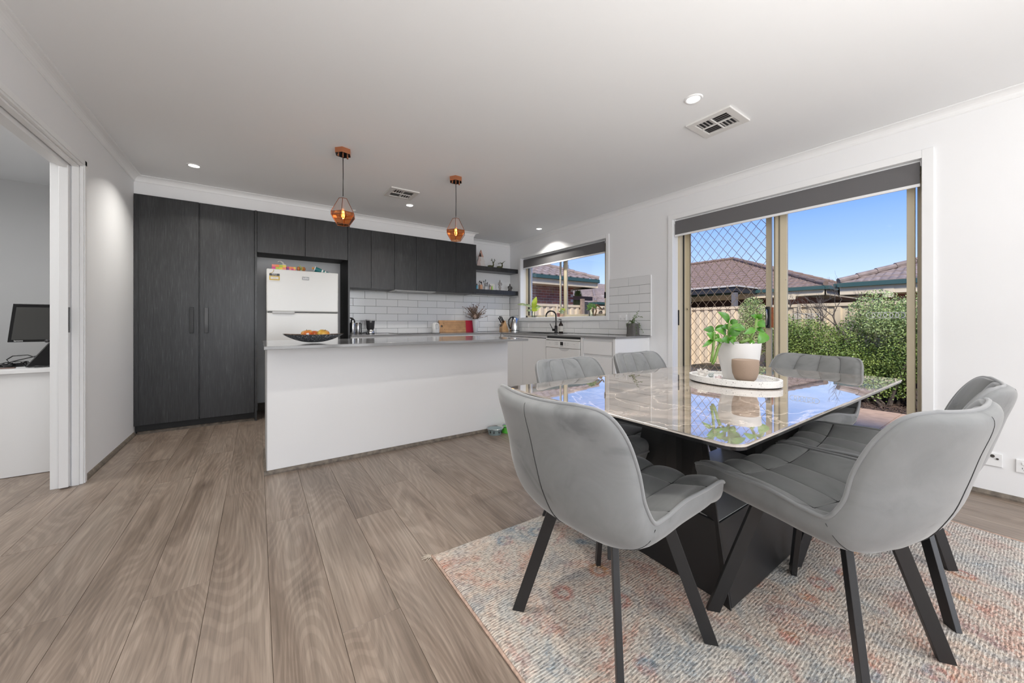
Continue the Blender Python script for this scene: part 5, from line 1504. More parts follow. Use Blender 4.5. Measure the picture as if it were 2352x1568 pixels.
for (bx, by, tx_, ty_, w, m) in ((1224, 708, 1232, 681, .085, M_FIG), (1221, 713, 1242, 703, .11, M_FIG), (1222, 706, 1206, 699, .05, M_FIGD), (1210, 701, 1188, 699, .045, M_FIGD), (1222, 712, 1209, 714, .04, M_FIGD), (1226, 706, 1244, 704, .045, M_FIGD)):
    leaf_mesh(MB(), pos_px(bx, by, x1_, y1_), pos_px(tx_, ty_, x1_, y1_), w).build('leaf', m, p1, smooth=True)
x2_, y2_ = 3.70, 4.085
p2 = thing('succulent_pot', 'small trailing succulent in a pink pot in the middle of the window sill', 'plant', (x2_, y2_, ZSI))
MB().lathe([(0.020, 0), (0.026, 0.045), (0.028, 0.045), (0.028, 0.055), (0.024, 0.055), (0.02, 0.045)], 16, (x2_, y2_ + 0.02, ZSI), close=True).build('pot', plain('dusty_pink_pot', (0.45, 0.18, 0.18), 0.6), p2, smooth=True, sharp=40)
MB().lathe([(0.024, 0), (0.032, 0.04), (0.030, 0.04)], 16, (x2_, y2_ - 0.045, ZSI), close=True).build('pot', plain('terracotta_pale', (0.60, 0.38, 0.25), 0.6), p2, smooth=True, sharp=40)
mb = MB(); rn = random.Random(8)
for k in range(26):
    b_ = Vector((x2_ + rn.uniform(-0.02, 0.02), y2_ - 0.045 + rn.uniform(-0.03, 0.03), ZSI + 0.04 + rn.uniform(0, 0.05)))
    leaf_mesh(mb, b_, b_ + Vector((rn.uniform(-1, 1), rn.uniform(-1, 1), rn.uniform(0, 1.6))).normalized() * 0.035, 0.014, n=4)
o = mb.build('leaves', m_leaf('pale_variegated_leaf', (0.25, 0.38, 0.12), (0.62, 0.66, 0.50), 0.4, 25), p2); o['kind'] = 'stuff'
for (bx, by, tx_, ty_) in ((1292, 717, 1295, 706), (1293, 715, 1298, 708), (1291, 716, 1290, 706)):
    leaf_mesh(MB(), pos_px(bx, by, x2_, y2_), pos_px(tx_, ty_, x2_, y2_), 0.025).build('leaf', M_FIG, p2, smooth=True)
x3_, y3_ = 3.70, 3.43
p3 = thing('rooted_cutting', 'gnarled brown stemmed plant in a jar at the right end of the window sill', 'plant', (x3_, y3_, ZSI))
sill_glass(x3_, y3_ + 0.02, 0.038, 0.10, p3, M_JAR)
for pts in (((1363, 722), (1360, 712), (1364, 704), (1372, 699)), ((1366, 726), (1370, 714), (1368, 706), (1374, 701), (1384, 712)), ((1372, 700), (1378, 706), (1382, 711))):
    MB().tube([pos_px(a, b_, x3_, y3_) for a, b_ in pts], 0.008, 8).build('stem', plain('brown_root', (0.28, 0.16, 0.07), 0.7, var=0.3, scale=40), p3, smooth=True)
for (bx, by, tx_, ty_, w) in ((1360, 708, 1348, 705, .04), (1359, 706, 1352, 696, .05), (1360, 705, 1358, 695, .05), (1361, 706, 1366, 697, .05), (1362, 707, 1372, 703, .04), (1358, 709, 1346, 711, .03), (1357, 708, 1347, 700, .035)):
    leaf_mesh(MB(), pos_px(bx, by, x3_, y3_), pos_px(tx_, ty_, x3_, y3_), w, n=5).build('leaf', m_leaf('mid_green_leaf', (0.05, 0.16, 0.03), (0.22, 0.40, 0.10), 0.4, 20), p3, smooth=True)
for (bx, by, tx_, ty_, w) in ((1383, 713, 1374, 722, .04), (1384, 712, 1388, 704, .02), (1383, 714, 1378, 726, .03)):
    leaf_mesh(MB(), pos_px(bx, by, x3_, y3_), pos_px(tx_, ty_, x3_, y3_), w, n=5).build('leaf', m_leaf('pink_green_leaf', (0.02, 0.15, 0.08), (0.6, 0.35, 0.33), 0.4, 60), p3, smooth=True)

# ================================================================ PENDANTS
M_FIL = emis('hot_filament', (1.0, 0.62, 0.22), 14.0)
M_BULB = glass('warm_bulb_glass', (1.0, 0.86, 0.62), 0.6)
def pendant(x, y, rz, label):
    t = thing('pendant_lamp', label, 'pendant lamp', (x, y, ZC), rz=rz, group='copper pendant lamps over the island')
    def hexr(r, z, sx=1.0): return [(r * sx * math.cos(PI / 3 * k), r * math.sin(PI / 3 * k), z) for k in range(6)]
    cp = MB(); cp.hexa(hexr(0.062, -0.040), hexr(0.064, -0.0005)); cp.build('canopy', M_COPPER, t, local=True, bevel=0.001)
    cb_ = MB(); cb_.hexa(hexr(0.058, -0.0415), hexr(0.058, -0.0400)); cb_.build('canopy_underside', M_GLOSSB, t, local=True)
    for k, (a, b_) in enumerate(((-0.036, 0), (0.036, 0), (0, 0))):
        MB().cyl((a, b_), 0.007, -0.060, -0.041, 12).build('screw_cap', M_COPPER, t, local=True, smooth=True, sharp=40)
    MB().tube([(0, 0, -0.055), (0.001, 0, -0.2), (0, 0, -0.375)], 0.0032, 8).build('cord', M_GLOSSB, t, local=True, smooth=True)
    MB().cyl((0, 0), 0.008, -0.392, -0.372, 12).build('collar', M_STEEL, t, local=True, smooth=True, sharp=40)
    zt = -0.390
    lev = [(0.032, zt), (0.093, zt - 0.115), (0.093, zt - 0.140), (0.050, zt - 0.205)]
    fr_ = MB()
    for (r, z) in lev:
        fr_.tube(hexr(r, z), 0.0024, 6, closed=True)
    for i in range(3):
        for k in range(6):
            fr_.rod(hexr(*lev[i])[k], hexr(*lev[i + 1])[k], 0.0022, 6)
    for k in range(3):
        fr_.rod(hexr(*lev[0])[k], hexr(*lev[0])[k + 3], 0.002, 6)
    fr_.build('metal_frame', M_DCOP, t, local=True)
    for i in range(3):
        for k in range(6):
            a, b_ = hexr(*lev[i]), hexr(*lev[i + 1])
            q = [a[k], a[(k + 1) % 6], b_[(k + 1) % 6], b_[k]]
            MB().add(q, [(0, 1, 2, 3)]).build('glass_pane', M_AMBER, t, local=True)
    MB().lathe([(0.020, zt - 0.052), (0.021, zt - 0.048), (0.019, zt - 0.002), (0.008, zt + 0.002)], 16).build('lamp_holder', M_COPPER, t, local=True, smooth=True, sharp=40)
    bb = MB().lathe([(0.0005, zt - 0.165), (0.014, zt - 0.158), (0.024, zt - 0.140), (0.026, zt - 0.115), (0.018, zt - 0.075), (0.014, zt - 0.052)], 16).build('bulb', M_BULB, t, local=True, smooth=True)
    fl_ = MB()
    for k in range(6):
        a = PI / 3 * k
        fl_.rod((0.007 * math.cos(a), 0.007 * math.sin(a), zt - 0.075), (0.011 * math.cos(a + 0.5), 0.011 * math.sin(a + 0.5), zt - 0.142), 0.0011, 5)
    fl_.build('filament', M_FIL, bb, local=True)
    lamp('POINT', 'pendant_glow', (x, y, ZC + zt - 0.11), (0, 0, 0), 0.35, (1.0, 0.70, 0.42), shadow_soft_size=0.02)
    return t
pendant(0.558, 3.157, 0.25, 'copper and amber glass pendant lamp over the fridge end of the island')
pendant(1.543, 3.153, 0.02, 'copper and amber glass pendant lamp over the middle right of the island')

# ================================================================ RUG
rug = thing('rug', 'faded multicoloured woven rug under the dining table and chairs', 'rug', (1.80, 0.1, 0))
def rug_pt(a, b_):   # a 0..1 across x, b 0..1 from front to back
    x = 0.60 + a * 2.36 + 0.040 * b_
    y = -1.75 + b_ * 3.30 - 0.055 * a
    return x, y
def rugf(u, v):
    x, y = rug_pt(u, v)
    e = min(u * 2.36, (1 - u) * 2.36, (1 - v) * 3.3, v * 3.3)
    z = 0.0105 * min(1, e / 0.012) ** 0.5 + 0.0009 * math.sin(x * 31 + y * 7) * math.sin(y * 23)
    j = 0.003 * math.sin(y * 60) if u in (0.0, 1.0) else 0
    return (x + j, y, max(0.0005, z))
us = [0, .0025, .006] + [i / 60 for i in range(1, 60)] + [.994, .9975, 1]
vs_l = [0, .002, .0045] + [i / 80 for i in range(1, 80)] + [.9955, .998, 1]
mb = MB()
mb.add([rugf(u, v) for v in vs_l for u in us], [(j * len(us) + i, j * len(us) + i + 1, (j + 1) * len(us) + i + 1, (j + 1) * len(us) + i) for j in range(len(vs_l) - 1) for i in range(len(us) - 1)])
mb.build('pile', M_RUG, rug, smooth=True)
for a_ in (0, 1):
    MB().tube([(*rug_pt(a_, v / 90), 0.0055) for v in range(91)], 0.0055, 6).build('bound_edge', M_RUGE, rug, smooth=True)
tf = MB(); rn = random.Random(4)
cxr, cyr = rug_pt(0, 1)
for k in range(16):
    a = rn.uniform(2.0, 4.3)
    tf.tube([(cxr + rn.uniform(0, .03), cyr + rn.uniform(-.04, 0), 0.006), (cxr + 0.02 * math.cos(a), cyr + 0.02 * math.sin(a), 0.006), (cxr + rn.uniform(.025, .05) * math.cos(a), cyr + rn.uniform(.02, .05) * math.sin(a), 0.0015)], 0.0011, 4)
o = tf.build('loose_threads', plain('cream_yarn', (0.55, 0.48, 0.40), 0.95), rug); o['kind'] = 'stuff'

# ================================================================ DINING TABLE
TX0, TX1, TY0, TY1 = 0.938, 2.786, 0.405, 1.397
tbl = thing('dining_table', 'large rectangular dining table with a glossy grey brown stone top and black folded steel base', 'table', ((TX0 + TX1) / 2, (TY0 + TY1) / 2, 0))
def rrect(x0, x1, y0, y1, r, n=6):
    pts = []
    for cx, cy, a0 in ((x1 - r, y1 - r, 0), (x0 + r, y1 - r, PI / 2), (x0 + r, y0 + r, PI), (x1 - r, y0 + r, 1.5 * PI)):
        for i in range(n + 1):
            a = a0 + PI / 2 * i / n
            pts.append((cx + r * math.cos(a), cy + r * math.sin(a)))
    return pts
MB().prism(rrect(TX0, TX1, TY0, TY1, 0.045), 0.744, 0.752).build('stone_top', [M_MARBLE], tbl, bevel=0.0015)
MB().prism(rrect(TX0 - 0.0006, TX1 + 0.0006, TY0 - 0.0006, TY1 + 0.0006, 0.045), 0.7455, 0.7495).build('top_edge', M_TEDGE, tbl)
MB().prism(rrect(TX0 + 0.002, TX1 - 0.002, TY0 + 0.002, TY1 - 0.002, 0.043), 0.736, 0.744).build('under_glass', M_GLOSSB, tbl)
MB().prism(rrect(1.40, 2.34, 0.70, 1.10, 0.02), 0.726, 0.736).build('mounting_plate', M_BMET, tbl)
CXT = 1.865
def mir(p): return (2 * CXT - p[0], p[1], p[2])
def plate(quads, th, name):
    """folded steel: quads given by corner lists, thickened along their normal"""
    mb = MB()
    for q in quads:
        v = [Vector(p) for p in q]
        n = (v[1] - v[0]).cross(v[3] - v[0]).normalized() * th
        mb.hexa([tuple(p) for p in v], [tuple(p + n) for p in v])
    return mb.build(name, M_BMET, tbl)
A0, A1 = (1.400, 0.630, 0.012), (1.425, 0.750, 0.727)
N0, N1 = (1.472, 0.880, 0.012), (1.500, 0.900, 0.727)
B0, B1 = (1.420, 1.130, 0.012), (1.490, 1.030, 0.727)
plate([(A0, N0, N1, A1), (N0, B0, B1, N1)], -0.006, 'end_plate')
plate([(mir(A0), mir(N0), mir(N1), mir(A1)), (mir(N0), mir(B0), mir(B1), mir(N1))], 0.006, 'end_plate')
Cf0, Cf1 = (1.408, 0.632, 0.012), (1.412, 0.680, 0.300)
Cb0, Cb1 = (1.425, 1.128, 0.012), (1.440, 1.090, 0.300)
MB().hexa([Cf0, mir(Cf0), mir(Cb0), Cb0], [Cf1, mir(Cf1), mir(Cb1), Cb1]).build('centre_box', M_BMET, tbl, bevel=0.003)
MB().hexa([(Cf1[0] + .01, Cf1[1] + .006, .3002), (mir(Cf1)[0] - .01, Cf1[1] + .006, .3002), (mir(Cb1)[0] - .01, Cb1[1] - .006, .3002), (Cb1[0] + .01, Cb1[1] - .006, .3002)],
          [(Cf1[0] + .01, Cf1[1] + .006, .302), (mir(Cf1)[0] - .01, Cf1[1] + .006, .302), (mir(Cb1)[0] - .01, Cb1[1] - .006, .302), (Cb1[0] + .01, Cb1[1] - .006, .302)]).build('box_lid', plain('satin_grey_lid', (0.55, 0.55, 0.55), 0.3), tbl)

ZT = 0.752
ty_ = thing('terrazzo_tray', 'oval white speckled terrazzo tray on the dining table', 'tray', (1.915, 0.857, ZT))
def oval(mb, prof, c, a, b_, n=48):
    return mb.lathe(prof, n, c, a, b_)
oval(MB(), [(0.97, 0.0), (1.0, 0.003), (1.0, 0.030), (0.975, 0.032), (0.94, 0.030), (0.925, 0.016), (0.001, 0.014)], (1.915, 0.857, ZT + 0.003), 0.155, 0.203).build('body', M_TERR, ty_, smooth=True, sharp=50)
oval(MB(), [(0.93, 0.0005), (0.94, 0.003), (0.001, 0.003)], (1.915, 0.857, ZT), 0.155, 0.203).build('felt_base', M_GLOSSB, ty_)
ZY = ZT + 0.0175
pot = thing('white_planter', 'white oval planter standing on the terrazzo tray', 'plant pot', (1.960, 0.850, ZY))
oval(MB(), [(0.72, 0.001), (0.74, 0.012), (0.80, 0.04), (0.93, 0.10), (1.0, 0.165), (1.01, 0.178), (0.975, 0.178), (0.95, 0.160), (0.90, 0.12)], (1.960, 0.850, ZY), 0.095, 0.094).build('pot', M_WHITEC, pot, smooth=True, sharp=50)
oval(MB(), [(0.92, 0.158), (0.001, 0.162)], (1.960, 0.850, ZY), 0.095, 0.094).build('soil', M_SOIL, pot)
pl = thing('leafy_houseplant', 'bright green fleshy leaved houseplant growing in the white planter', 'plant', (1.960, 0.850, ZY + 0.16))
PX, PY = 1.960, 0.850
for pts, r in ((((1673, 785), (1674, 765), (1675, 741)), .006), (((1719, 786), (1729, 768), (1735, 754), (1738, 731)), .006), (((1652, 785), (1644, 772), (1641, 762), (1640, 778), (1637, 812), (1633, 832)), .0065), (((1655, 787), (1649, 800), (1641, 828), (1636, 836)), .007), (((1660, 785), (1666, 770), (1672, 776)), .006), (((1700, 787), (1712, 783), (1720, 779)), .008)):
    MB().tube([pos_px(a, b_, PX, PY, -0.02 if a > 1660 else -0.06) for a, b_ in pts], r, 8).build('stem', M_STEM, pl, smooth=True)
LV = [(1674, 741, 1649, 716, .034, 0), (1676, 742, 1696, 737, .026, 0), (1676, 752, 1656, 752, .026, 0), (1677, 750, 1713, 757, .034, -.03), (1674, 768, 1702, 755, .040, -.03),
      (1668, 766, 1643, 756, .036, 0), (1641, 760, 1616, 757, .034, -.04), (1639, 779, 1623, 765, .036, -.05), (1640, 778, 1651, 767, .030, -.05), (1636, 780, 1613, 797, .018, -.05),
      (1738, 732, 1724, 724, .026, 0), (1738, 731, 1750, 721, .026, 0), (1738, 741, 1758, 750, .040, 0), (1734, 755, 1708, 767, .026, -.02), (1735, 755, 1756, 762, .022, 0), (1757, 763, 1741, 789, .046, -.01),
      (1675, 783, 1655, 781, .03, -.05), (1676, 783, 1690, 772, .028, -.05), (1722, 786, 1734, 787, .022, -.06), (1660, 783, 1640, 781, .018, -.06), (1685, 787, 1676, 783, .024, -.07), (1642, 758, 1668, 748, .028, .02)]
for (bx, by, tx_, ty2, w, off) in LV:
    leaf_mesh(MB(), pos_px(bx, by, PX, PY, off), pos_px(tx_, ty2, PX, PY, off - 0.02), w * 1.15, curl=0.14).build('leaf', M_LEAFC, pl, smooth=True)
cup = thing('stoneware_cup', 'taupe textured stoneware cup at the front of the terrazzo tray', 'cup', (1.835, 0.768, ZY))
MB().lathe([(0.032, 0.001), (0.033, 0.012), (0.042, 0.020), (0.051, 0.045), (0.054, 0.075), (0.0535, 0.106), (0.052, 0.108)], 32, (1.835, 0.768, ZY), close=True).build('body', M_TAUPE, cup, smooth=True, sharp=40)
MB().lathe([(0.052, 0.1081), (0.0505, 0.104), (0.0495, 0.07), (0.035, 0.035), (0.001, 0.03)], 32, (1.835, 0.768, ZY)).build('glazed_inside', M_TAUPEI, cup, smooth=True)
rn = random.Random(6)
def crystal(name, label, x, y, r, m, n):
    t = thing(name, label, 'crystal', (x, y, ZY), group='crystals on the tray')
    mb = MB()
    mb.ball((x, y, ZY + r * 0.45), r * 0.62, 8, (1.2, 1, 0.7))
    for k in range(n):
        d = Vector((rn.uniform(-1, 1), rn.uniform(-1, 1), rn.uniform(0.15, 1.1))).normalized()
        c = Vector((x, y, ZY + r * 0.4))
        mb.tube([c, c + d * r * 0.8, c + d * r * 1.05], [r * 0.22, r * 0.18, 0.0005], 6)
    mb.build('cluster', m, t)
crystal('quartz_cluster', 'pale quartz crystal cluster at the left of the tray', 1.855, 0.975, 0.034, plain('pale_quartz', (0.66, 0.63, 0.60), 0.2), 22)
crystal('quartz_chunk', 'small clear grey crystal beside the white planter', 1.900, 0.955, 0.020, plain('clear_quartz', (0.55, 0.60, 0.60), 0.1), 6)
crystal('rose_quartz', 'small pink rose quartz in front of the white planter', 1.825, 0.885, 0.021, plain('rose_quartz', (0.60, 0.50, 0.50), 0.25), 5)

# ================================================================ DINING CHAIRS
def spline(pts, t):
    n = len(pts) - 1
    f = min(max(t, 0), 1) * n
    i = min(int(f), n - 1); u = f - i
    p = [pts[max(i - 1, 0)], pts[i], pts[i + 1], pts[min(i + 2, n)]]
    return tuple(0.5 * ((2 * b_) + (-a + c) * u + (2 * a - 5 * b_ + 4 * c - d) * u * u + (-a + 3 * b_ - 3 * c + d) * u ** 3) for a, b_, c, d in zip(*p))
#        y      z     halfw   side   thick
CH = [(0.270, 0.448, 0.218, 0.010, 0.062),
      (0.258, 0.474, 0.246, 0.030, 0.080),
      (0.205, 0.485, 0.260, 0.040, 0.078),
      (0.120, 0.477, 0.267, 0.050, 0.074),
      (0.000, 0.466, 0.273, 0.064, 0.066),
      (-0.105, 0.454, 0.277, 0.062, 0.056),
      (-0.187, 0.474, 0.278, 0.050, 0.070),
      (-0.240, 0.548, 0.275, 0.050, 0.066),
      (-0.274, 0.635, 0.270, 0.062, 0.060),
      (-0.305, 0.715, 0.264, 0.060, 0.050),
      (-0.331, 0.775, 0.246, 0.050, 0.042),
      (-0.343, 0.804, 0.216, 0.036, 0.034),
      (-0.347, 0.816, 0.160, 0.020, 0.020)]
def chair_frame(v):
    y, z, w, c, T = spline(CH, v)
    y2, z2 = spline(CH, min(1, v + .004))[:2]; y1, z1 = spline(CH, max(0, v - .004))[:2]
    t = Vector((0, y2 - y1, z2 - z1)).normalized()
    # inner normal: up over the seat, forward on the back
    n = Vector((0, t.z, -t.y))
    if n.z < 0 and v < 0.5: n = -n
    if v >= 0.5 and n.y < 0: n = -n
    return y, z, w, c, T, n
def frame_n(v):
    y, z, w, c, T, n = chair_frame(v)
    if v < 0.09:   # front lip: normal turns from forward to up
        n = Vector((0, 0.30, 1)).lerp(Vector((0, 0.06, 1)), v / 0.09).normalized()
    return y, z, w, c, T, n
def curlp(v):
    return 2.9 if v < 0.4 else (2.9 - 0.9 * min(1, (v - 0.4) / 0.25))
def inner_pt(u, v, tuft=True):
    y, z, w, c, T, n = frame_n(v)
    d = c * abs(u) ** curlp(v)
    p = Vector((u * w, y, z)) + n * d
    if tuft:
        g = abs(math.sin(2 * PI * u)) ** 0.45
        if v < 0.56:
            cuts = (0.0, 0.22, 0.38, 0.56)
        else:
            cuts = (0.56, 1.0)
        h = 1
        for a, b_ in zip(cuts[:-1], cuts[1:]):
            if a <= v <= b_:
                s_ = (v - a) / (b_ - a)
                h = min(1, (math.sin(PI * s_) + 1e-6) ** 0.35)
        edge = min(1, (1 - abs(u)) * 10) * min(1, (1 - v) * 16) * min(1, v * 25)
        p += n * (0.020 * g * h * edge)
    return p
def outer_pt(u, v):
    y, z, w, c, T, n = frame_n(v)
    d = c * abs(u) ** curlp(v)
    e = math.sqrt(max(0, 1 - abs(u) ** (3.6 if v < 0.5 else 2.6)))
    s0 = math.sqrt(max(0, 1 - (1 - min(1, v / 0.05)) ** 2)); s1 = math.sqrt(max(0, 1 - (1 - min(1, (1 - v) / 0.05)) ** 2))
    q = e * s0 * s1
    p = Vector((u * w + math.copysign(0.020, u) * abs(u) ** 5 * q * 1.6, y, z)) + n * (d * (1 - 0.5 * q * (abs(u) > 0)) if False else d)
    # side walls drop from the rim before turning under
    low = n * (-(T + d * (0.85 if v < 0.45 else 0.85 - 0.75 * min(1, (v - 0.45) / 0.15))) * q)
    return p + low
def uu(i, n):  # denser near the edges
    t = -1 + 2 * i / n
    return math.sin(t * PI / 2) * 0.55 + t * 0.45
NU, NV = 48, 60
def rim_path():
    pts = [outer_pt(-1, v / 70) for v in range(71)]
    pts += [outer_pt(-1 + 2 * i / 24, 1) for i in range(1, 24)]
    pts += [outer_pt(1, 1 - v / 70) for v in range(71)]
    pts += [outer_pt(1 - 2 * i / 24, 0) for i in range(1, 24)]
    return pts
def make_chair():
    t = thing('dining_chair', 'x', 'chair', (0, 0, 0), group='grey velvet dining chairs round the table')
    ul = sorted(set([-1 + i / 20 for i in range(41)] + [q + d for q in (-.5, 0, .5) for d in (-.02, -.008, .008, .02)] + [-.985, -.97, .97, .985]))
    vl = sorted(set([i / 60 for i in range(61)] + [.002, .008, .025] + [q + d for q in (.22, .38, .56) for d in (-.010, -.004, 0, .004, .010)] + [.004, .01, .99, .996]))
    up = MB()
    up.add([inner_pt(u, v) for v in vl for u in ul], [(j * len(ul) + i, j * len(ul) + i + 1, (j + 1) * len(ul) + i + 1, (j + 1) * len(ul) + i) for j in range(len(vl) - 1) for i in range(len(ul) - 1)])
    up.build('upholstery', M_VELVET, t, smooth=True, local=True)
    MB().grid(lambda a, b_: outer_pt(uu((1 - a) * NU, NU), b_ ** 1.25), NU, NV).build('shell', M_VELVET, t, smooth=True, local=True)
    MB().tube(rim_path(), 0.0055, 8, closed=True).build('piping', M_PIPE, t, smooth=True, local=True)
    sm = MB()
    for u in (-0.5, 0, 0.5):
        sm.tube([inner_pt(u, 0.04 + 0.94 * k / 60) + frame_n(0.04 + 0.94 * k / 60)[5] * 0.0012 for k in range(61)], 0.0017, 5)
    for v in (0.22, 0.38, 0.56):
        sm.tube([inner_pt(-0.97 + 1.94 * k / 40, v) + frame_n(v)[5] * 0.0010 for k in range(41)], 0.0014, 5)
    sm.build('seat_seams', M_SEAM, t, local=True)
    so = MB()
    so.tube([outer_pt(0, 0.46 + 0.50 * k / 40) for k in range(41)], [0.0024 - 0.0017 * k / 40 for k in range(41)], 5)
    for s_ in (-1, 1):
        so.tube([outer_pt(s_ * (0.995 - 0.40 * (k / 16) ** 0.8), 0.49 - 0.02 * k / 16) for k in range(17)], 0.0009, 4)
    so.build('back_seams', M_SEAM, t, local=True)
    MB().prism(rrect(-0.13, 0.13, -0.15, 0.13, 0.02), 0.385, 0.402).build('seat_plate', M_BMET, t, local=True)
    for sx in (-1, 1):
        for sy in (-1, 1):
            top = Vector((sx * 0.125, sy * 0.105 - (0.03 if sy < 0 else 0), 0.415)); bot = Vector((sx * (0.228 if sy < 0 else 0.240), sy * (0.230 if sy < 0 else 0.200), 0.0))
            rad = Vector((bot.x - top.x, bot.y - top.y, 0)).normalized()
            per = Vector((-rad.y, rad.x, 0)) * 0.0095
            hw_ = rad * 0.021
            MB().hexa([bot - hw_ - per, bot + hw_ - per, bot + hw_ + per, bot - hw_ + per], [top - hw_ - per, top + hw_ - per, top + hw_ + per, top - hw_ + per]).build('leg', M_BMET, t, local=True, bevel=0.0015)
    return t
chair = make_chair()
POS = [(1.004, 0.845, -90.0, 'grey velvet dining chair at the left end of the table, its back to the floorboards', 1),
       (1.547, 0.430, -10.8, 'grey velvet dining chair nearest the camera on the near side of the table', 1),
       (2.138, 0.417, 5.6, 'grey velvet dining chair on the near side of the table, half behind the nearest one', 1),
       (1.510, 1.290, 182.0, 'grey velvet dining chair on the far side of the table nearest the island', 0),
       (2.225, 1.340, 180.7, 'grey velvet dining chair on the far side of the table nearest the sliding door', 0),
       (2.705, 0.905, 75.0, 'grey velvet dining chair at the right end of the table before the garden view', 1)]
for i, (x, y, a, lab, on) in enumerate(POS):
    c = chair if i == 0 else copy_tree(chair)
    c.location = (x, y, 0.0115)
    c.rotation_euler = (0, 0, math.radians(a))
    c['label'] = lab

# ================================================================ STUDY
dk = thing('white_desk', 'white desk with a solid front in the study doorway', 'desk', (-1.9, 4.3, 0))
MB().box(-3.05, XL - WT - 0.10, 3.965, 3.985, 0.004, 0.700).build('front_panel', M_LAM, dk)
MB().box(-3.05, XL - WT - 0.08, 3.945, 4.75, 0.702, 0.730).build('top', M_LAM, dk, bevel=0.002)
MB().box(-3.03, -3.01, 3.985, 4.72, 0.004, 0.70).build('side_panel', M_LAM, dk)
MB().box(XL - WT - 0.12, XL - WT - 0.10, 3.985, 4.72, 0.004, 0.70).build('side_panel', M_LAM, dk)
mo = thing('computer_monitor', 'black widescreen computer monitor on the white study desk', 'monitor', (-1.27, 4.42, 0.73))
def mon(x0, x1, z0, z1, y, sh=0.0):
    return MB().hexa([(x0 - sh, y, z0), (x1 - sh, y, z0), (x1 - sh, y + 0.03, z0), (x0 - sh, y + 0.03, z0)], [(x0, y + 0.03, z1), (x1, y + 0.03, z1), (x1, y + 0.06, z1), (x0, y + 0.06, z1)])
mon(-1.518, -1.02, 0.900, 1.192, 4.395, 0.018).build('case', M_GLOSSB, mo, bevel=0.003)
mon(-1.500, -1.038, 0.918, 1.176, 4.3935, 0.016).build('screen', M_SCREEN, mo)
text('lenovo', 0.016, mo, (-1.482, 4.3935, 0.910), (PI / 2, 0, 0), M_WHITEP, extrude=0.0005)
MB().box(-1.30, -1.24, 4.44, 4.46, 0.74, 0.95).build('stand', M_CHARC, mo); MB().box(-1.38, -1.16, 4.37, 4.53, 0.7305, 0.742).build('base', M_CHARC, mo)
pr = thing('black_printer', 'black slope fronted printer on the desk in front of the monitor', 'printer', (-1.16, 4.15, 0.73))
MB().hexa([(-1.345, 4.06, 0.733), (-1.06, 4.06, 0.733), (-1.06, 4.33, 0.733), (-1.345, 4.33, 0.733)], [(-1.245, 4.10, 0.905), (-1.06, 4.10, 0.905), (-1.06, 4.32, 0.905), (-1.245, 4.32, 0.905)]).build('body', M_GLOSSB, pr, bevel=0.008)
MB().box(-1.235, -1.07, 4.092, 4.33, 0.9055, 0.918).build('paper_tray', M_CHARC, pr, bevel=0.003)
MB().box(-1.20, -1.13, 4.085, 4.10, 0.870, 0.885).build('grip', M_CHARC, pr)
MB().tube([(-1.250, 4.12, 0.915), (-1.255, 4.10, 0.915)], 0.012, 10).build('knob', M_CHARC, pr, smooth=True)
cbm = thing('cable_coil', 'tangled black cables on the study desk left of the printer', 'cables', (-1.45, 4.25, 0.73))
mb = MB(); rn = random.Random(9)
mb.tube([(-1.30, 4.32, 0.82), (-1.36, 4.34, 0.80), (-1.44, 4.33, 0.775), (-1.50, 4.32, 0.755), (-1.515, 4.33, 0.775), (-1.49, 4.34, 0.80), (-1.42, 4.34, 0.805), (-1.36, 4.33, 0.775), (-1.33, 4.32, 0.765)], 0.004, 6)
mb.tube([(-1.24, 4.05, 0.737), (-1.27, 4.03, 0.742), (-1.31, 4.02, 0.737), (-1.27, 4.00, 0.745), (-1.22, 4.02, 0.740), (-1.20, 4.03, 0.75), (-1.23, 4.01, 0.737), (-1.28, 4.01, 0.736)], 0.003, 6)
mb.build('cable', M_GLOSSB, cbm, smooth=True)
ms = thing('black_adapter', 'flat black device among the cables at the left of the study desk', 'device', (-1.50, 4.28, 0.73))
MB().hexa([(-1.62, 4.18, 0.732), (-1.375, 4.18, 0.732), (-1.375, 4.30, 0.732), (-1.62, 4.30, 0.732)], [(-1.60, 4.19, 0.755), (-1.40, 4.19, 0.765), (-1.40, 4.29, 0.765), (-1.60, 4.29, 0.755)]).build('case', M_GLOSSB, ms, bevel=0.006)
MB().ball((-1.455, 4.17, 0.752), 0.022, 10, (1.3, 0.8, 0.8)).build('mouse', M_GLOSSB, ms, smooth=True)
pn = thing('brown_ruler', 'thin brown ruler lying near the front of the study desk', 'ruler', (-1.50, 4.08, 0.73))
MB().box(-1.66, -1.385, 4.05, 4.075, 0.7305, 0.737).build('blade', plain('brown_tray', (0.16, 0.10, 0.08), 0.5), pn)

# ================================================================ OUTSIDE
GZ = -0.20
pt_ = thing('patio', 'peach coloured square paved patio outside the sliding door', 'patio', (5.5, 1.5, GZ), kind='structure')
MB().box(XO - 0.02, 7.27, -6, 7.2, GZ - 0.2, GZ - 0.012).build('bed', plain('dark_joint', (0.16, 0.11, 0.08), 0.9), pt_)
pvm = MB().box(-0.1965, 0.1965, -0.1965, 0.1965, -0.03, 0.0).mesh('paver', M_PAVER)
nx_ = 0
x = 7.26 - 0.2
while x > 4.0:
    y = 1.07 + 0.2 - 0.4 * 7
    while y < 5.4:
        inst('paver', pvm, pt_, (x, y, GZ))
        y += 0.4
    x -= 0.4
gb = thing('garden_bed', 'strip of brown bark mulch between the patio and the fence', 'garden bed', (8.1, 1, -0.3), kind='stuff')
rn = random.Random(21)
MB().grid(lambda u, v: (7.26 + 1.75 * u, -6 + 13.3 * v, -0.27 + 0.02 * math.sin(u * 40 + v * 90) + 0.012 * math.sin(v * 300)), 24, 120).build('soil', M_MULCH, gb)
mb = MB()
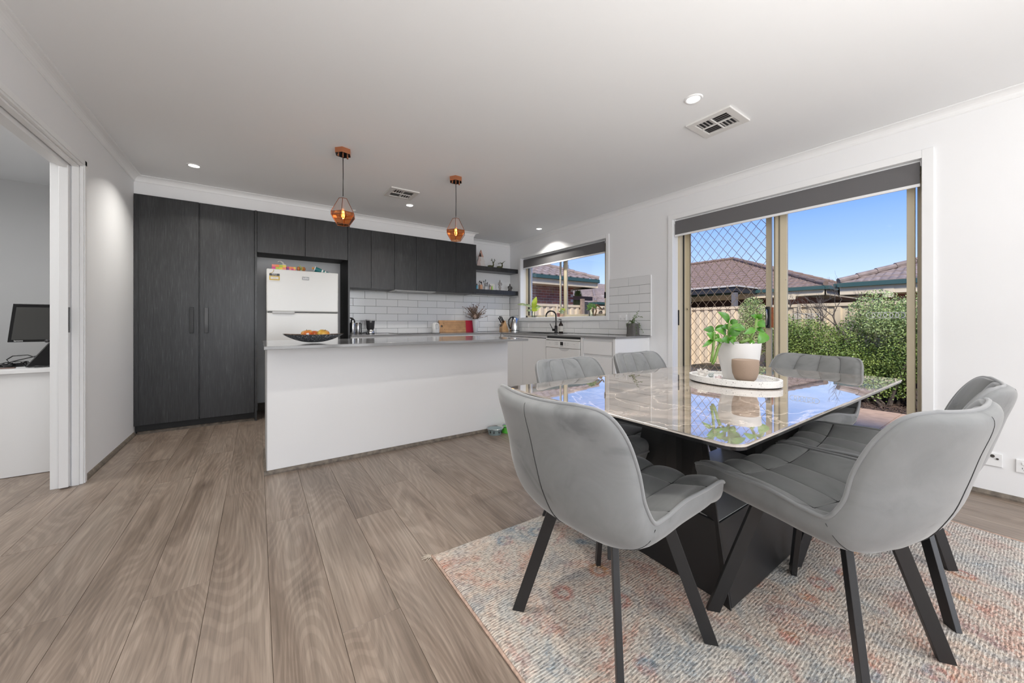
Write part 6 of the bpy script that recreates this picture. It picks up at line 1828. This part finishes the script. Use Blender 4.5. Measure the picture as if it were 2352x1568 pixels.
for k in range(5000):
    p = Vector((7.30 + 1.5 * rn.random(), -0.5 + 3.5 * rn.random(), -0.250 + 0.02 * rn.random()))
    d = Vector((rn.uniform(-1, 1), rn.uniform(-1, 1), rn.uniform(-.3, .3))).normalized() * rn.uniform(.01, .025)
    w = d.cross(Vector((0, 0, 1))).normalized() * rn.uniform(.003, .009)
    mb.add([p - d - w, p + d - w, p + d + w, p - d + w], [(0, 1, 2, 3)])
o = mb.build('bark_chips', M_MULCH, gb); o['kind'] = 'stuff'
gnd = MB().box(-60, 90, -60, 90, -0.6, -0.5).build('ground', plain('dry_grass_ground', (0.22, 0.22, 0.12), 0.95, var=0.3, scale=1))
setp(gnd, 'ground of the gardens beyond the fence', 'ground', None, 'structure')
pb = MB().box(XO - 0.02, 8.95, 3.0, 7.2, -0.5, -0.30).build('soil_strip', M_MULCH)
setp(pb, 'bare soil under the side fence', 'ground', None, 'structure')

def fence(label, a, b_, ztop, zbot, npan, group):
    a, b_ = Vector(a), Vector(b_)
    t = thing('steel_fence', label, 'fence', (a.x, a.y, zbot), group=group)
    L = (b_ - a).length; d = (b_ - a).normalized(); nrm = Vector((-d.y, d.x, 0))
    pl_ = L / npan
    prof = []
    x = 0.0
    while x < pl_ - 0.02:
        for dx, dn in ((0, 0), (0.02, 0.028), (0.10, 0.028), (0.12, 0), (0.195, 0)):
            if x + dx <= pl_ - 0.01: prof.append((x + dx, dn))
        x += 0.2
    for i in range(npan):
        o0 = a + d * (pl_ * i)
        vs = []
        for xx, nn_ in prof:
            q = o0 + d * (xx + 0.004) + nrm * (nn_ - 0.014)
            vs += [(q.x, q.y, zbot + 0.03), (q.x, q.y, ztop - 0.03)]
        fs = [(2 * k, 2 * k + 2, 2 * k + 3, 2 * k + 1) for k in range(len(prof) - 1)]
        MB().add(vs, fs).build('panel', M_FENCE, t)
        for z0, z1, w in ((ztop - 0.06, ztop, 0.028), (zbot, zbot + 0.06, 0.028)):
            q0, q1 = o0, o0 + d * pl_
            MB().hexa([q0 - nrm * w + Vector((0, 0, z0)), q1 - nrm * w + Vector((0, 0, z0)), q1 + nrm * w + Vector((0, 0, z0)), q0 + nrm * w + Vector((0, 0, z0))],
                      [q0 - nrm * w + Vector((0, 0, z1)), q1 - nrm * w + Vector((0, 0, z1)), q1 + nrm * w + Vector((0, 0, z1)), q0 + nrm * w + Vector((0, 0, z1))]).build('rail', M_FENCE, t)
    for i in range(npan + 1):
        q = a + d * (pl_ * i)
        c0 = [q - d * 0.028 - nrm * 0.036, q + d * 0.028 - nrm * 0.036, q + d * 0.028 + nrm * 0.036, q - d * 0.028 + nrm * 0.036]
        MB().hexa([p + Vector((0, 0, zbot - 0.1)) for p in c0], [p + Vector((0, 0, ztop + 0.005)) for p in c0]).build('post', M_FENCE, t)
    return t
fence('cream corrugated steel fence behind the garden bed, opposite the sliding door', (8.9, -4.0, 0), (8.9, 7.2, 0), 1.42, -0.28, 5, 'cream steel fences')
fence('cream corrugated steel side fence seen through the kitchen window', (3.95, 7.2, 0), (8.88, 7.2, 0), 1.53, -0.30, 2, 'cream steel fences')
slp = MB().box(8.84, 8.88, -4.0, 7.1, -0.32, -0.18).build('fence_plinth', plain('weathered_plinth', (0.20, 0.16, 0.12), 0.9))
setp(slp, 'low brown plinth board along the foot of the rear fence', 'plinth', None, 'structure')
ppst = thing('timber_post', 'weathered timber post with a dark metal bracket in front of the side fence', 'post', (7.28, 7.12, -0.3))
MB().box(7.235, 7.325, 7.07, 7.15, -0.4, 1.70).build('post', plain('weathered_timber', (0.30, 0.21, 0.15), 0.85, var=0.3, scale=20), ppst)
mb = MB(); mb.prism([(7.33, 7.08), (7.46, 7.08), (7.46, 7.10), (7.33, 7.10)], 1.28, 1.62); mb.prism([(7.46, 7.08), (7.54, 7.08), (7.54, 7.10), (7.46, 7.10)], 1.38, 1.52); mb.build('bracket', M_CHARC, ppst)

# roofs
PITCH = 0.404
TILEW, TILEL = 0.30, 0.33
def wave(s): return 0.028 * (0.5 - 0.5 * math.cos(2 * PI * s / 0.15)) ** 1.6
def roof_face(parent, e0, ud, length, vd, depth, ztop, cutl=0.0, cutr=0.0, mat=M_RTILE, name='roof_tiles', step=0.05):
    """e0: eave start (x, y); ud: unit along the eave; vd: unit into the roof (plan); hips cut the ends by 45 degrees where cut is 1"""
    mb = MB()
    rows = int(depth / (TILEL * 0.93)) + 1
    ud, vd = Vector((*ud, 0)), Vector((*vd, 0)); e = Vector((*e0, ztop))
    dv = TILEL * 0.93
    for r in range(rows):
        v0, v1 = r * dv, min((r + 1) * dv, depth)
        a, b_ = cutl * v0, length - cutr * v0
        if b_ - a < 0.1: break
        n = max(2, int((b_ - a) / step))
        vs = []
        for k in range(n + 1):
            s_ = a + (b_ - a) * k / n
            s2 = s_
            s2 = min(max(s_, cutl * v1), length - cutr * v1)
            w = wave(s_)
            vs.append(e + ud * s_ + vd * v0 + Vector((0, 0, PITCH * v0 + w + 0.012)))
            vs.append(e + ud * s2 + vd * v1 + Vector((0, 0, PITCH * v1 + w - 0.012)))
            vs.append(e + ud * s_ + vd * v0 + Vector((0, 0, PITCH * v0 + w - 0.03)))
        fs = []
        for k in range(n):
            fs.append((3 * k, 3 * k + 3, 3 * k + 4, 3 * k + 1)); fs.append((3 * k + 2, 3 * k + 5, 3 * k + 3, 3 * k))
        mb.add(vs, fs)
    o = mb.build(name, mat, parent, smooth=False)
    o['kind'] = 'stuff'
    return o
def hipcap(parent, p0, p1, mat=M_RTILE, r=0.075):
    p0, p1 = Vector(p0), Vector(p1)
    n = max(1, int((p1 - p0).length / 0.42))
    for k in range(n):
        a, b_ = p0.lerp(p1, k / n), p0.lerp(p1, (k + 1) / n)
        MB().tube([a + Vector((0, 0, 0.012)), b_], [r, r * 0.88], 8).build('ridge_cap', mat, parent, smooth=False)
def eaves(parent, e0, e1, z, nrm, soffit=0.45, fascia=0.17):
    """gutter, fascia and soffit along an eave line; nrm points inwards"""
    e0, e1 = Vector((*e0, 0)), Vector((*e1, 0)); nrm = Vector((*nrm, 0))
    def strip(a, b_, z0, z1, m, nm):
        q = [e0 + nrm * a, e1 + nrm * a, e1 + nrm * b_, e0 + nrm * b_]
        MB().hexa([p + Vector((0, 0, z0)) for p in q], [p + Vector((0, 0, z1)) for p in q]).build(nm, m, parent)
    strip(-0.10, 0.02, z - 0.11, z - 0.005, M_GUTTER, 'gutter')
    strip(0.0, 0.03, z - 0.11 - fascia, z - 0.06, M_FASCIA, 'fascia')
    strip(0.03, soffit, z - 0.115 - fascia, z - 0.10 - fascia, M_FASCIA, 'soffit')

# house seen through the kitchen window
hA = thing('brick_house', 'red brick house with brown tiled roof just behind the side fence by the kitchen window', 'house', (7, 9.2, -0.5))
EZ = 2.53
MB().box(-2, 8.98, 9.213, 9.5, -0.5, EZ - 0.25).build('wall', M_MORTAR, hA)
MB().box(8.85, 8.97, 9.5, 16, -0.5, EZ - 0.25).build('wall', M_BRICK, hA)
bm_ = MB().box(-0.1125, 0.1125, -0.012, 0.02, -0.0365, 0.0365).mesh('brick', M_BRICK)
zz0 = EZ - 0.25 - 0.04
r = 0
while zz0 > 1.25:
    x = 8.98 - 0.115 - (0.12 if r % 2 else 0)
    while x > 4.9:
        inst('brick', bm_, hA, (x, 9.218, zz0))
        x -= 0.24
    zz0 -= 0.086; r += 1
eaves(hA, (-2, 8.72), (9.66, 8.72), EZ, (0, 1), 0.5)
eaves(hA, (9.66, 8.70), (9.66, 15), EZ, (-1, 0), 0.6)
tm = MB()
nst = 8
for k in range(nst + 1):
    s_ = TILEW * k / nst
    w = 0.042 * (0.5 - 0.5 * math.cos(2 * PI * s_ / 0.30)) ** 1.5
    tm.v += [(s_ - TILEW / 2, 0, w + 0.014), (s_ - TILEW / 2, TILEL, TILEL * PITCH + w - 0.012), (s_ - TILEW / 2, 0, w - 0.02)]
tm.f = []
for k in range(nst):
    tm.f += [(3 * k, 3 * k + 3, 3 * k + 4, 3 * k + 1), (3 * k + 2, 3 * k + 5, 3 * k + 3, 3 * k)]
tile_me = tm.mesh('roof_tile', M_RTILE2)
for r in range(9):
    v0 = r * TILEL * 0.93
    x = 9.70 - v0 - 0.15
    while x > 4.6 - 0.3 * r:
        inst('roof_tile', tile_me, hA, (x, 8.68 + v0, EZ + PITCH * v0))
        x -= TILEW
MB().hexa([(-2, 8.70, EZ - 0.05), (9.68, 8.70, EZ - 0.05), (9.68, 18, EZ - 0.05), (-2, 18, EZ - 0.05)], [(-2, 13.2, EZ + 1.72), (5.1, 13.2, EZ + 1.72), (5.1, 13.5, EZ + 1.72), (-2, 13.5, EZ + 1.72)]).build('roof_base', M_RTILE2, hA)
hipcap(hA, (9.70, 8.68, EZ + 0.04), (5.2, 13.2, EZ + 1.86), M_RTILE2)
MB().box(9.0, 10.1, 9.35, 9.45, 1.86, 2.0).build('beam', plain('brown_beam', (0.20, 0.10, 0.06), 0.7), hA)

# house behind the rear fence
hB = thing('tiled_roof_house', 'brick house with a big brown tiled hip roof behind the rear fence', 'house', (14.6, 6, -0.5))
EB = 2.17
roof_face(hB, (14.0, 3.65), (0, 1), 7.3, (1, 0), 4.7, EB, cutl=1.0, cutr=0.0)
roof_face(hB, (23.4, 3.65), (-1, 0), 9.4, (0, 1), 4.7, EB, cutl=1.0, cutr=1.0)
hipcap(hB, (14.0, 3.65, EB + 0.05), (18.65, 8.3, EB + 1.93)); hipcap(hB, (18.7, 8.35, EB + 1.95), (18.7, 10.9, EB + 1.95)); hipcap(hB, (23.4, 3.65, EB + 0.05), (18.7, 8.3, EB + 1.93))
MB().hexa([(14.0, 3.65, EB - 0.05), (23.4, 3.65, EB - 0.05), (23.4, 10.9, EB - 0.05), (14.0, 10.9, EB - 0.05)], [(18.65, 8.3, EB + 1.84), (18.75, 8.3, EB + 1.84), (18.75, 10.9, EB + 1.84), (18.65, 10.9, EB + 1.84)]).build('roof_base', M_RTILE, hB)
eaves(hB, (14.0, 3.65), (14.0, 10.9), EB, (1, 0), 0.6); eaves(hB, (14.0, 3.65), (23.4, 3.65), EB, (0, 1), 0.6)
MB().box(14.6, 22.8, 4.25, 10.8, -0.5, EB - 0.25).build('wall', M_BRICK, hB)
MB().box(13.99, 14.02, 4.40, 4.62, EB - 0.38, EB - 0.14).build('downpipe_head', M_FASCIA, hB)
MB().cyl((19.5, 6.6), 0.06, 2.9, 4.05, 10).build('vent_pipe', M_CHARC, hB)
vr = thing('veranda', 'dark veranda with a flat roof in front of the big tiled roof', 'veranda', (12.5, 7, -0.5))
MB().box(12.45, 14.5, 5.45, 11, 2.20, 2.25).build('roof_sheet', plain('pale_corrugated', (0.55, 0.50, 0.45), 0.6), vr)
MB().box(12.50, 12.60, 5.50, 11, 2.02, 2.20).box(12.6, 14.5, 5.50, 5.56, 2.02, 2.20).build('beam', M_CHARC, vr)
MB().box(12.50, 12.64, 5.50, 5.64, -0.5, 2.05).build('post', plain('grey_timber', (0.14, 0.13, 0.13), 0.8), vr); MB().box(12.50, 12.64, 9.5, 9.64, -0.5, 2.05).build('post', plain('grey_timber', (0.14, 0.13, 0.13), 0.8), vr)
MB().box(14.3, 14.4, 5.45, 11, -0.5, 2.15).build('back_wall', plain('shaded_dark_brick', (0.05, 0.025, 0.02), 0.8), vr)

hC = thing('garden_house', 'cream trimmed house with a tiled roof beyond the fence at the right', 'house', (13, 0, -0.5))
EC = 2.08
roof_face(hC, (12.5, 3.0), (0, -1), 14, (1, 0), 4.2, EC, cutl=1.0, cutr=0.0, mat=M_RTILE2)
roof_face(hC, (21, 3.0), (-1, 0), 8.5, (0, -1), 4.2, EC, cutl=1.0, cutr=1.0, mat=M_RTILE2)
hipcap(hC, (12.5, 3.0, EC + 0.05), (16.7, -1.2, EC + 1.75), M_RTILE2); hipcap(hC, (16.7, -1.25, EC + 1.75), (16.7, -11, EC + 1.75), M_RTILE2)
MB().hexa([(12.5, -11, EC - 0.05), (21, -11, EC - 0.05), (21, 3.0, EC - 0.05), (12.5, 3.0, EC - 0.05)], [(16.65, -11, EC + 1.62), (16.75, -11, EC + 1.62), (16.75, -1.2, EC + 1.62), (16.65, -1.2, EC + 1.62)]).build('roof_base', M_RTILE2, hC)
eaves(hC, (12.5, 3.0), (12.5, -11), EC, (1, 0), 0.6, 0.2); eaves(hC, (12.5, 3.0), (21, 3.0), EC, (0, -1), 0.6, 0.2)
MB().box(13.1, 20, -11, 2.4, -0.5, EC - 0.3).build('wall', M_BRICK, hC)
MB().box(12.49, 12.52, 1.98, 2.16, EC - 0.42, EC - 0.12).build('downpipe_head', M_FASCIA, hC)

hD = thing('distant_house', 'distant brown tiled roof right of the brick house in the kitchen window', 'house', (17, 15, -0.5))
ED = 2.05
roof_face(hD, (13.4, 12.2), (1, 0), 9, (0, 1), 3.6, ED, cutl=1.0, cutr=1.0, mat=M_RTILE2)
roof_face(hD, (13.4, 19.4), (0, -1), 7.2, (1, 0), 3.6, ED, cutl=1.0, cutr=1.0, mat=M_RTILE2)
MB().hexa([(13.4, 12.2, ED - 0.05), (22.4, 12.2, ED - 0.05), (22.4, 19.4, ED - 0.05), (13.4, 19.4, ED - 0.05)], [(17.0, 15.8, ED + 1.38), (18.8, 15.8, ED + 1.38), (18.8, 15.82, ED + 1.38), (17.0, 15.82, ED + 1.38)]).build('roof_base', M_RTILE2, hD)
hipcap(hD, (13.4, 12.2, ED + 0.03), (17.0, 15.8, ED + 1.48), M_RTILE2)
eaves(hD, (13.4, 12.2), (22.4, 12.2), ED, (0, 1), 0.6); eaves(hD, (13.4, 12.2), (13.4, 19.4), ED, (1, 0), 0.6)
MB().box(14.0, 22, 12.8, 19, -0.5, ED - 0.25).build('wall', M_BRICK, hD)
hE = thing('near_shed', 'low shed with brown tiles and cream gutter over the fence in the kitchen window', 'shed', (10.5, 8.6, -0.5))
roof_face(hE, (9.4, 7.9), (1, 0), 4.5, (0, 1), 0.9, 1.62, mat=M_RTILE2)
MB().box(9.4, 13.9, 7.84, 7.9, 1.50, 1.62).build('gutter', M_FASCIA, hE); MB().box(9.45, 13.85, 7.95, 9.0, -0.5, 1.6).build('wall', M_BRICK, hE)

# foliage
def leaf_cloud(mb, blobs, n, size, rn):
    N = n
    arr = []
    tot = sum(b_[3] * b_[4] * b_[5] for b_ in blobs)
    for (cx, cy, cz, rx, ry, rz) in blobs:
        k = int(N * rx * ry * rz / tot)
        for _ in range(k):
            d = Vector((rn.gauss(0, 1), rn.gauss(0, 1), rn.gauss(0, 1))).normalized()
            f = rn.random() ** 0.42
            p = Vector((cx + d.x * rx * f, cy + d.y * ry * f, cz + d.z * rz * f))
            a = Vector((rn.gauss(0, 1), rn.gauss(0, 1), rn.gauss(0, 1) + 0.4)).normalized() * size * rn.uniform(0.6, 1.3)
            w = a.cross(Vector((rn.gauss(0, 1), rn.gauss(0, 1), rn.gauss(0, 1)))).normalized() * size * 0.32
            arr.append((p, a, w))
    for p, a, w in arr:
        mb.add([p, p + a * 0.5 + w, p + a, p + a * 0.5 - w], [(0, 1, 2, 3)])
    return mb
def shrub(label, blobs, n, size, mat, seed, stems, group='green garden shrubs along the fence', name='garden_shrub'):
    rn = random.Random(seed)
    bx0 = sum(b_[0] for b_ in blobs) / len(blobs); by0 = sum(b_[1] for b_ in blobs) / len(blobs)
    t = thing(name, label, 'shrub', (bx0, by0, -0.28), group=group)
    sm = MB()
    for (cx, cy, cz, rx, ry, rz) in blobs:
        for k in range(stems):
            b0 = Vector((cx + rn.uniform(-.1, .1), cy + rn.uniform(-.15, .15), -0.28))
            e = Vector((cx + rn.uniform(-1, 1) * rx * 0.7, cy + rn.uniform(-1, 1) * ry * 0.7, cz + rn.uniform(-.2, .8) * rz))
            m_ = b0.lerp(e, 0.5) + Vector((rn.uniform(-.08, .08), rn.uniform(-.08, .08), 0))
            sm.tube([b0, m_, e], [0.022, 0.014, 0.004], 5)
    sm.build('branches', M_BARK, t)
    o = leaf_cloud(MB(), blobs, n, size, rn).build('foliage', mat, t)
    o['kind'] = 'stuff'
    return t
rn = random.Random(31)
def blobrow(y0, y1, z0, z1, x, n, r, seed):
    rn = random.Random(seed)
    out = []
    for k in range(n):
        y = y0 + (y1 - y0) * (k + rn.random() * 0.8) / n
        out.append((x + rn.uniform(-.15, .15), y, rn.uniform(z0, z1), r * rn.uniform(.7, 1.2), r * rn.uniform(.8, 1.2), r * rn.uniform(.7, 1.2)))
    return out
shrub('dense green shrub along the fence in the left part of the glass door', blobrow(1.70, 3.05, 0.15, 1.0, 8.25, 13, 0.40, 1), 30000, 0.033, M_LEAFA, 1, 3)
shrub('pale green taller shrub at the right edge of the glass door', blobrow(0.55, 1.55, 0.7, 1.38, 8.30, 7, 0.36, 2) , 18000, 0.031, M_LEAFB, 2, 3)
shrub('dark green low shrub below the pale one at the right of the glass door', blobrow(0.3, 1.75, 0.05, 0.65, 8.25, 8, 0.38, 3), 21000, 0.033, M_LEAFA, 3, 3)
shrub('small leafy shrub seen through the diamond grille beside the door post', [(7.9, 3.30, 0.75, .25, .28, .4), (7.95, 3.2, 1.25, .22, .24, .3), (7.9, 3.42, 0.35, .22, .2, .3)], 10000, 0.030, M_LEAFB, 4, 4)
shrub('low green ground plant at the foot of the fence post', [(8.45, 0.95, -0.12, .25, .3, .13)], 900, 0.05, M_LEAFA, 5, 1)
br = thing('bare_branches', 'bare grey brown branches rising above the shrubs at the fence', 'branches', (8.5, 2.3, -0.28), kind=None)
mb = MB()
def grow(p, d, L, r, depth):
    q = p + d * L * 0.5 + Vector((rn.uniform(-.05, .05), rn.uniform(-.06, .06), rn.uniform(-.02, .06))) * L
    e = q + (d + Vector((rn.uniform(-.3, .3), rn.uniform(-.4, .4), rn.uniform(-.1, .2)))).normalized() * L * 0.5
    mb.tube([p, q, e], [r, r * 0.8, r * 0.55], 5)
    if depth > 0:
        for _ in range(3):
            grow(e if rn.random() < .6 else q, (d + Vector((rn.uniform(-.5, .5), rn.uniform(-.9, .9), rn.uniform(-.35, .45)))).normalized(), L * rn.uniform(.5, .8), r * 0.55, depth - 1)
for (yy, dy_) in ((2.0, 0.75), (1.95, 0.3), (2.3, 0.1), (1.85, -0.2), (2.6, 0.4)):
    grow(Vector((8.45, yy, 0.75)), Vector((0.0, dy_, 0.75)).normalized(), 0.42, 0.016, 4)
    mb.tube([(8.45, yy, -0.28), (8.45, yy + 0.02, 0.3), (8.45, yy, 0.78)], [0.035, 0.028, 0.022], 6)
mb.build('twigs', M_BARK, br)
def conifer(x, y, h, r, label, mat, seed):
    rn = random.Random(seed)
    t = thing('conifer_tree', label, 'tree', (x, y, -0.5), group='trees seen through the kitchen window')
    MB().tube([(x, y, -0.5), (x, y, h * 0.9)], 0.1, 6).build('trunk', M_BARK, t)
    mb = MB()
    for k in range(5000):
        f = rn.random() ** 0.6
        z = h * (1 - f * 0.75)
        rr = r * f * rn.uniform(.5, 1)
        a = rn.uniform(0, 2 * PI)
        p = Vector((x + rr * math.cos(a), y + rr * math.sin(a), z))
        d = Vector((math.cos(a), math.sin(a), 0.8)).normalized() * 0.22
        w = Vector((-math.sin(a), math.cos(a), 0)) * 0.05
        mb.add([p - w, p + w, p + d], [(0, 1, 2)])
    o = mb.build('foliage', mat, t); o['kind'] = 'stuff'
M_CON = m_leaf('olive_conifer', (0.10, 0.13, 0.03), (0.26, 0.26, 0.07))
conifer(22.5, 24.0, 6.6, 1.3, 'pointed olive green conifer top above the brick house roof', M_CON, 1)
conifer(12.75, 12.75, 2.55, 0.55, 'olive green tree between the brick house and the distant roof', M_CON, 2)
